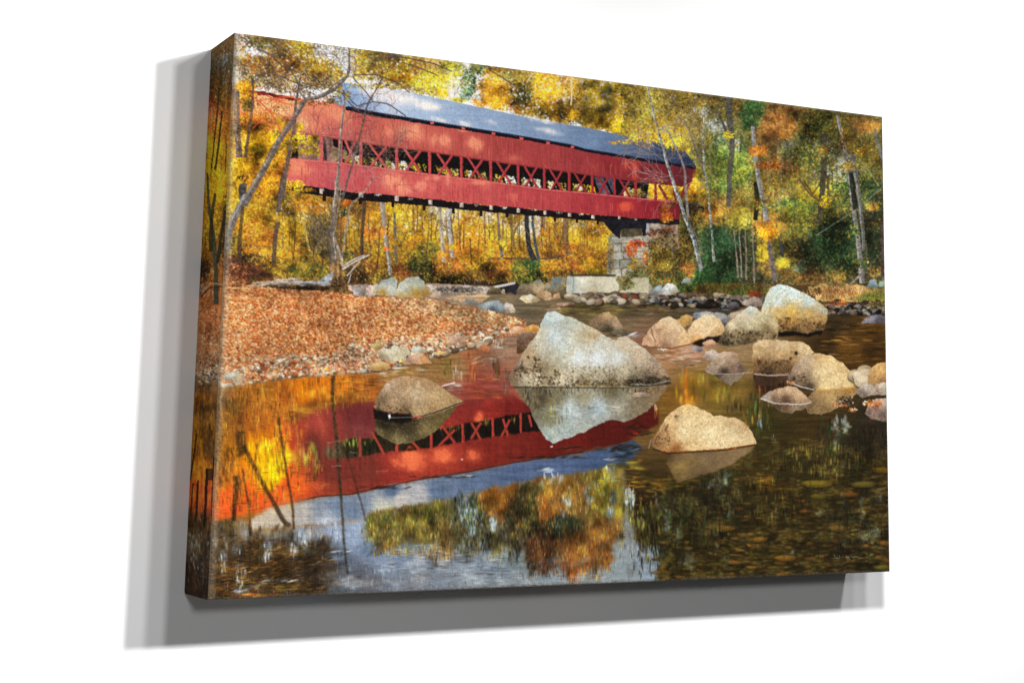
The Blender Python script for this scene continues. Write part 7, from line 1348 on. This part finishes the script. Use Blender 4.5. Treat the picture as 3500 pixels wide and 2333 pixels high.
rock(c6, [(428, 1375), (440, 1330), (480, 1260), (520, 1200), (555, 1155), (610, 1122), (668, 1102), (725, 1116), (780, 1150), (840, 1178), (950, 1188), (1020, 1210), (1065, 1250), (1095, 1305), (1118, 1358), (1050, 1378), (900, 1394), (700, 1408), (560, 1418), (480, 1408)], [((600, 1140), (206, 170, 120)), ((670, 1115), (228, 192, 128)), ((560, 1200), (214, 176, 126)), ((660, 1200), (228, 200, 150)), ((800, 1200), (216, 186, 136)), ((960, 1210), (206, 174, 126)), ((500, 1270), (176, 136, 92)), ((640, 1290), (232, 206, 156)), ((800, 1290), (234, 208, 160)), ((950, 1290), (230, 204, 156)), ((1060, 1310), (222, 192, 142)), ((460, 1360), (140, 104, 66)), ((540, 1380), (176, 134, 86)), ((700, 1380), (220, 186, 132)), ((900, 1360), (226, 198, 148)), ((1040, 1240), (180, 146, 104)), ((580, 1400), (140, 90, 50))], 1.2)
scatter(c6([(440, 1340), (540, 1230), (560, 1400), (480, 1405)]), .35, 'DK2 BR4', 6, .6, alpha=.5); thin(c6([(520, 1414), (700, 1408), (900, 1394), (1118, 1362)]), 4, (150, 84, 34), .75); thin(c6([(440, 1390), (530, 1424), (900, 1402), (1120, 1366)]), 3.4, (40, 28, 20), .7); thin(c6([(412, 1390), (430, 1330)]), 2, (196, 194, 196), .6); brush(c6, 515, 1412, 10, 7, 1.2, 'RD3', 6); brush(c6, 970, 1388, 14, 4, 1.2, 'RD3', 6); brush(c6, 590, 1180, 10, 10, 1, 'GB2', 6)
# signature scrawled near the lower right corner
for a in ([(1962, 930), (1968, 950), (1985, 952), (1994, 948)], [(1990, 934), (1992, 948)], [(2002, 946), (2012, 946)], [(2026, 936), (2030, 948), (2040, 942), (2046, 956), (2036, 962), (2032, 954)], [(2050, 938), (2062, 946), (2076, 940), (2090, 946), (2104, 948)]):
    thin(c8(a), 2.0, (190, 186, 176), .4)
# ---------------------------------------------------------------- the left edge, where the picture runs on round the fold
def lface(u, y):
    """u: 0 at the wall, 1 at the fold; y: height in layout px"""
    v = (y - (169.3 - 60.3 * u)) / (1857.5 + 83.7 * u)
    a = np.array(LEFT[0]) * (1 - u) + np.array(LEFT[1]) * u
    b_ = np.array(LEFT[3]) * (1 - u) + np.array(LEFT[2]) * u
    return tuple(a * (1 - v) + b_ * v)
FACE = [lface(-.12, 120), (805.5, 70), lface(1, 2049), lface(1, 2080), lface(-.12, 2070)]
area([lface(-.15, 80), lface(1.0, 80), lface(1.0, 2085), lface(-.15, 2085)],
     [(lface(u, y), c) for u, y, c in ((.5, 140, (120, 92, 56)), (.5, 230, (110, 100, 78)), (.5, 300, (136, 98, 44)), (.1, 360, (150, 74, 50)), (.2, 400, (206, 116, 76)), (.7, 340, (120, 82, 44)), (.75, 440, (190, 116, 46)), (.3, 500, (206, 146, 44)), (.6, 560, (196, 138, 34)), (.2, 560, (216, 166, 36)), (.5, 650, (206, 142, 34)),
                                       (.3, 740, (180, 122, 36)), (.85, 760, (110, 78, 36)), (.15, 830, (136, 98, 40)), (.8, 860, (120, 84, 42)), (.15, 920, (70, 48, 34)), (.7, 930, (170, 106, 52)), (.3, 1000, (196, 118, 62)), (.7, 1080, (190, 112, 66)), (.4, 1180, (170, 120, 82)), (.5, 1270, (160, 130, 104)), (.4, 1310, (110, 84, 56)),
                                       (.3, 1360, (150, 94, 30)), (.7, 1400, (110, 76, 34)), (.2, 1500, (190, 122, 24)), (.7, 1520, (120, 82, 34)), (.3, 1600, (196, 116, 28)), (.2, 1680, (230, 104, 40)), (.8, 1690, (226, 80, 42)), (.5, 1700, (180, 90, 36)), (.4, 1790, (96, 70, 40)), (.3, 1850, (110, 96, 74)), (.7, 1880, (70, 56, 40)), (.4, 1980, (62, 46, 34)))],
     tex=[(NVS, .5), (NF, .2), (NM, .25)], power=3)
def lb(u, y, ru, ry, n, P, size=8, asp=.5, ang=1.57, angj=.5, alpha=.85, clump=.4):
    Q = pal(P); n = int(n)
    us, ys = u + ru * rng.normal(0, .5, n), y + ry * rng.normal(0, .5, n)
    ok = (us < .995) & (us > -.12)
    q = np.array([lface(a, b_) for a, b_ in zip(us[ok], ys[ok])])
    if len(q) == 0: return
    q = (q - [X0, Y0]) * SC
    dab_many(q[:, 0], q[:, 1], Q, size * .62, asp, ang, angj, alpha, clump, .14)
for a in ((.5, 150, .6, 60, 300, 'OL3 BR3 R2 OC2 DK2'), (.5, 260, .6, 70, 420, 'OL3 BR3 OC3 DK2 R1'), (.5, 330, .6, 60, 360, 'OC4 OL3 BR3 DK2'), (.55, 200, .35, 34, 70, 'BL3 SK1 GR2'), (.7, 280, .2, 30, 30, 'GR2 CR1'), (.1, 350, .2, 30, 60, 'R3 DK1'), (.2, 400, .25, 60, 160, 'LF3 O2 RD1'), (.75, 430, .4, 90, 260, 'O2 OC4 BR2 R1'),
          (.4, 480, .5, 90, 260, 'OC3 Y3 O2 OL1'), (.3, 570, .5, 80, 380, 'Y5 OC2 YG1'), (.75, 560, .3, 120, 240, 'OC4 OL3 BR1'), (.5, 680, .6, 100, 500, 'Y4 OC4 O2 OL1'), (.4, 800, .6, 90, 420, 'OC4 Y2 OL3 BR2'), (.9, 740, .16, 80, 160, 'DK4 DG2'), (.9, 830, .2, 60, 160, 'DK4 BR1'), (.2, 880, .3, 50, 200, 'OC3 BR3 O1'), (.12, 920, .25, 40, 220, 'DK5 BR1'), (.7, 930, .4, 60, 240, 'LF3 BR3 OC2')):
    lb(*a)
for y in range(960, 1280, 20):
    lb(.45, y, .6, 24, 110, 'LF4 R3 BR3 OC1', 7, .6, .3, .8, .8)
lb(.5, 1230, .6, 50, 200, 'PB3 BR3 LF2', 8); lb(.5, 1285, .6, 30, 120, 'PB3 GR2 DK3', 12, .6, 0, .3); lb(.12, 985, .16, 16, 40, 'GB2 GR2', 8)
for a in ((.5, 1380, .6, 80, 200, 'BR4 OC2 O1'), (.15, 1500, .2, 90, 140, 'Y2 O3 OC2'), (.6, 1480, .5, 90, 200, 'BR3 OC2 DK1'), (.5, 1600, .5, 50, 140, 'OC3 O2 BR2'), (.3, 1690, .4, 50, 160, 'O3 RD2 BR1'), (.85, 1690, .14, 60, 120, 'RD4 O1'), (.5, 1810, .6, 40, 160, 'DK3 BR3 OL1'), (.4, 1870, .6, 80, 160, 'GR2 BR3 BL1 DK2'), (.5, 1970, .6, 70, 200, 'DK4 BR2'), (.3, 1900, .3, 80, 40, 'BL2 GR2')):
    lb(*a[:6], 18, .2, 1.57, .08, .55)
def ls(pts, w0, w1, col, al=.9): stroke([lface(u, y) for u, y in pts], w0, w1, col, .3, al)
ls([(.42, 300), (.36, 420), (.3, 500), (.26, 575)], 4, 4, (40, 36, 26)); ls([(.58, 380), (.52, 470), (.44, 560), (.4, 580)], 5, 8, (44, 42, 34)); ls([(.84, 490), (.84, 590)], 4, 4, (50, 40, 24), .7)
ls([(.1, 590), (.16, 660), (.3, 740), (.5, 820), (.62, 900), (.68, 980), (.72, 1040)], 7, 18, (66, 68, 60)); ls([(.45, 660), (.36, 760), (.4, 860)], 9, 16, (44, 42, 34), .8)
ls([(.95, 720), (.8, 800), (.7, 900)], 10, 10, (40, 38, 30), .8)
thin([lface(.1, 995), lface(.5, 968), lface(.98, 972)], 4, (196, 160, 110), .7); thin([lface(.1, 1012), lface(.4, 985), lface(.98, 978)], 4, (60, 40, 24), .6)
ls([(.18, 1480), (.1, 1560), (.02, 1640)], 5, 5, (46, 36, 16)); ls([(.34, 1640), (.34, 1700), (.3, 1780)], 6, 6, (40, 30, 18)); ls([(.66, 1600), (.68, 1700), (.66, 1800)], 9, 9, (34, 26, 16)); ls([(.95, 1560), (.96, 1660), (.97, 1780)], 9, 8, (40, 28, 18)); ls([(.14, 1650), (.1, 1760)], 4, 4, (46, 32, 18)); ls([(.78, 1600), (.8, 1640)], 22, 20, (44, 32, 22), .7)
ls([(.7, 1900), (.72, 2000)], 4, 4, (96, 96, 110), .5); thin([lface(.5, 1965), lface(.98, 1972)], 2.4, (120, 116, 120), .5)

grade([lface(-.15, 330), lface(.985, 330), lface(.985, 960), lface(-.15, 960)], 1.05, 1.22, tint=(1.02, 1.02, .9), feather=5)
grade([lface(-.15, 960), lface(.985, 960), lface(.985, 2080), lface(-.15, 2080)], 1.0, 1.12, feather=5)
# ---------------------------------------------------------------- the print's own contrast
def _finish():
    x = PIC / 255.0
    y = x + .17 * (x - .42) * x * (1 - x) * 4 * .9
    g = y.mean(2, keepdims=True)
    PIC[:] = np.clip((g + (y - g) * .97) * 255, 0, 255)
_finish()

# ================================================================== the wall
def link(name, me, parent=None):
    o = bpy.data.objects.new(name, me); COLL.objects.link(o)
    if parent: o.parent = parent
    return o
def grid_mesh(name, V, smooth=True):
    """V: (rows, cols, 3) points -> one quad sheet"""
    nr, nc = V.shape[:2]
    me = bpy.data.meshes.new(name)
    me.vertices.add(nr * nc); me.vertices.foreach_set('co', V.reshape(-1).astype(np.float32))
    i = np.arange((nr - 1) * (nc - 1)); rr, cc = i // (nc - 1), i % (nc - 1)
    a = rr * nc + cc
    q = np.stack([a, a + nc, a + nc + 1, a + 1], 1).astype(np.int32)
    me.loops.add(q.size); me.loops.foreach_set('vertex_index', q.reshape(-1))
    me.polygons.add(len(q)); me.polygons.foreach_set('loop_start', np.arange(len(q), dtype=np.int32) * 4)
    me.polygons.foreach_set('use_smooth', np.ones(len(q), bool) if smooth else np.zeros(len(q), bool))
    me.update(calc_edges=True); me.validate()
    return me

def wall_material():
    m = bpy.data.materials.new('white_wall_paint'); m.use_nodes = True
    t = m.node_tree; b = t.nodes['Principled BSDF']
    b.inputs['Base Color'].default_value = (.86, .86, .86, 1); b.inputs['Roughness'].default_value = .9; b.inputs['Specular IOR Level'].default_value = .2
    n = t.nodes.new('ShaderNodeTexNoise'); n.inputs['Scale'].default_value = 260; n.inputs['Detail'].default_value = 3
    tc = t.nodes.new('ShaderNodeTexCoord'); bp = t.nodes.new('ShaderNodeBump'); bp.inputs['Strength'].default_value = .04; bp.inputs['Distance'].default_value = .001
    t.links.new(tc.outputs['Object'], n.inputs['Vector']); t.links.new(n.outputs['Fac'], bp.inputs['Height']); t.links.new(bp.outputs['Normal'], b.inputs['Normal'])
    return m
wx, wz0, wz1, th = 6.0, -1.5, 4.5, .15
P = [(-wx, DEP, wz0), (wx, DEP, wz0), (wx, DEP, wz1), (-wx, DEP, wz1), (-wx, DEP + th, wz0), (wx, DEP + th, wz0), (wx, DEP + th, wz1), (-wx, DEP + th, wz1)]
me = bpy.data.meshes.new('wall')
me.from_pydata(P, [], [(0, 1, 2, 3), (5, 4, 7, 6), (3, 2, 6, 7), (1, 0, 4, 5), (0, 3, 7, 4), (2, 1, 5, 6)]); me.update()
wall = link('wall', me); wall['kind'] = 'structure'; wall['label'] = 'plain white wall the canvas hangs on'
me.materials.append(wall_material())

# ================================================================== the canvas
def canvas_material():
    m = bpy.data.materials.new('printed_canvas'); m.use_nodes = True
    t = m.node_tree; L = t.links; b = t.nodes['Principled BSDF']
    a = t.nodes.new('ShaderNodeAttribute'); a.attribute_name = 'ink'
    L.new(a.outputs['Color'], b.inputs['Base Color'])
    b.inputs['Roughness'].default_value = .9; b.inputs['Specular IOR Level'].default_value = .03
    tc = t.nodes.new('ShaderNodeTexCoord')
    # the weave: two crossed sets of threads, uneven, with a pebbled coat over them
    def wave(direction, scale, dist):
        w = t.nodes.new('ShaderNodeTexWave'); w.wave_type = 'BANDS'; w.bands_direction = direction
        w.inputs['Scale'].default_value = scale; w.inputs['Distortion'].default_value = dist; w.inputs['Detail'].default_value = 1.5; w.inputs['Detail Scale'].default_value = 2.0
        L.new(tc.outputs['Object'], w.inputs['Vector']); return w
    wx_, wz_ = wave('X', 95, 6.0), wave('Z', 95, 6.0)
    n = t.nodes.new('ShaderNodeTexNoise'); n.inputs['Scale'].default_value = 210; n.inputs['Detail'].default_value = 2.5; L.new(tc.outputs['Object'], n.inputs['Vector'])
    ad = t.nodes.new('ShaderNodeMath'); ad.operation = 'ADD'; L.new(wx_.outputs['Fac'], ad.inputs[0]); L.new(wz_.outputs['Fac'], ad.inputs[1])
    ml = t.nodes.new('ShaderNodeMath'); ml.operation = 'MULTIPLY_ADD'; ml.inputs[1].default_value = 26.0; L.new(n.outputs['Fac'], ml.inputs[0]); L.new(ad.outputs[0], ml.inputs[2])
    bp = t.nodes.new('ShaderNodeBump'); bp.inputs['Strength'].default_value = .26; bp.inputs['Distance'].default_value = .00035
    L.new(ml.outputs[0], bp.inputs['Height']); L.new(bp.outputs['Normal'], b.inputs['Normal'])
    return m
CANVAS = canvas_material()

R_ = np.array(CAM_ROT); C_ = np.array(CAM_POS)
def layout(p):
    """where a point of the canvas lies on the sheet the picture was composed on"""
    q = (p - C_) @ R_.T
    return 1750 + PPX + FOCAL * q[..., 0] / q[..., 2], 1166.5 + PPY + FOCAL * q[..., 1] / q[..., 2]
def sample(p):
    u, v = layout(p)
    x, y = np.clip((u - X0) * SC - .5, 0, PW - 1.001), np.clip((v - Y0) * SC - .5, 0, PH - 1.001)
    xi, yi = x.astype(int), y.astype(int); fx, fy = (x - xi)[..., None], (y - yi)[..., None]
    return (PIC[yi, xi] * (1 - fx) + PIC[yi, xi + 1] * fx) * (1 - fy) + (PIC[yi + 1, xi] * (1 - fx) + PIC[yi + 1, xi + 1] * fx) * fy
def to_lin(c):
    c = np.clip(c / 255.0, 0, 1)
    return np.where(c <= .04045, c / 12.92, ((c + .055) / 1.055) ** 2.4)
def ink(me, rgb):
    a = me.color_attributes.new('ink', 'FLOAT_COLOR', 'POINT')
    lin = to_lin(rgb) * PAPER
    a.data.foreach_set('color', np.concatenate([lin.reshape(-1, 3), np.ones((lin.size // 3, 1))], 1).astype(np.float32).reshape(-1))
    me.color_attributes.active_color = a

RAD = .005                                            # the canvas turns over the bar in a small round
th_ = np.linspace(0, math.pi / 2, 5)[:-1]
def stops(half, n):
    e = -half + RAD * (1 - np.cos(th_))
    return np.concatenate([e, np.linspace(-half + RAD, half - RAD, n), -e[::-1]])
def drop(t, half):
    k = np.clip(np.abs(t) - (half - RAD), 0, RAD)
    return RAD - np.sqrt(np.maximum(RAD * RAD - k * k, 0))
xs, ys = stops(W / 2, 1250), stops(H / 2, 850)
GX, GY = np.meshgrid(xs, ys)
Z = np.maximum(drop(GX, W / 2), drop(GY, H / 2))
flat = np.stack([GX, GY, np.zeros_like(GX)], -1)
inset = flat.copy(); inset[..., 0] = np.clip(inset[..., 0], -W / 2 + .0012, W / 2 - .0012); inset[..., 1] = np.clip(inset[..., 1], -H / 2 + .0012, H / 2 - .0012)
front_rgb = sample(inset)
# edge highlight painted into the print colours where it turns over the bar
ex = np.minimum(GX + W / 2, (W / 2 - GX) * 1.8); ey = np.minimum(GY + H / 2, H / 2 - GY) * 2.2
fold_highlight = np.clip(1 - np.minimum(ex, ey) / .0095, 0, 1) ** 1.2 * .5
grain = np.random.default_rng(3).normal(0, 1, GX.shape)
fold_highlight = np.clip(fold_highlight * (1 + .25 * grain), 0, .7)[..., None]
front_rgb = front_rgb * (1 - fold_highlight) + np.array((226, 208, 180)) * fold_highlight
front_rgb = np.clip(front_rgb * (1 + .035 * grain[..., None]), 0, 255)

root = bpy.data.objects.new('canvas_print', None); COLL.objects.link(root)
root.location = (0, DEP, CZ - H / 2); root.empty_display_size = .1
root['label'] = 'canvas print of a red covered bridge over a rocky autumn river, on white wall'
root['category'] = 'canvas print'
inv = Matrix.Translation((-root.location[0], -root.location[1], -root.location[2]))
def part(name, pts, rgb, flip=False):
    V = np.stack([pts[..., 0], pts[..., 2] - DEP, CZ - pts[..., 1] - (CZ - H / 2)], -1)
    if flip: V, rgb = V[:, ::-1], rgb[:, ::-1]
    me = grid_mesh(name, V); ink(me, rgb); me.materials.append(CANVAS)
    return link(name, me, root)
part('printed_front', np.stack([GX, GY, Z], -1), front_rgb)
dz = np.linspace(RAD, DEP, 90)
# left side: the picture runs on round the fold
S, T = np.meshgrid(dz[::-1], ys, indexing='xy')
left = np.stack([np.full_like(S, -W / 2), T, S], -1)
turn = np.clip((S - (DEP - .008)) / .008, 0, 1)          # the wrapped corners round off towards the wall
left[..., 1] *= 1 - .014 * (1 - np.sqrt(1 - turn ** 2 * .999)) 
left[..., 0] += .0006 * np.sin(T * 23 + 1.3) * np.sin(S / DEP * math.pi)
li = left.copy(); li[..., 2] = np.clip(li[..., 2], .0025, DEP)
lrgb = np.clip(sample(li) * (1 + .035 * np.random.default_rng(4).normal(0, 1, S.shape)[..., None]), 0, 255)
o = part('side_wrap', left, lrgb); o['label'] = 'left side wrap, printed with dark woods and leaf litter'
# the other three sides carry the picture's mirrored margin
n_ = len(dz)
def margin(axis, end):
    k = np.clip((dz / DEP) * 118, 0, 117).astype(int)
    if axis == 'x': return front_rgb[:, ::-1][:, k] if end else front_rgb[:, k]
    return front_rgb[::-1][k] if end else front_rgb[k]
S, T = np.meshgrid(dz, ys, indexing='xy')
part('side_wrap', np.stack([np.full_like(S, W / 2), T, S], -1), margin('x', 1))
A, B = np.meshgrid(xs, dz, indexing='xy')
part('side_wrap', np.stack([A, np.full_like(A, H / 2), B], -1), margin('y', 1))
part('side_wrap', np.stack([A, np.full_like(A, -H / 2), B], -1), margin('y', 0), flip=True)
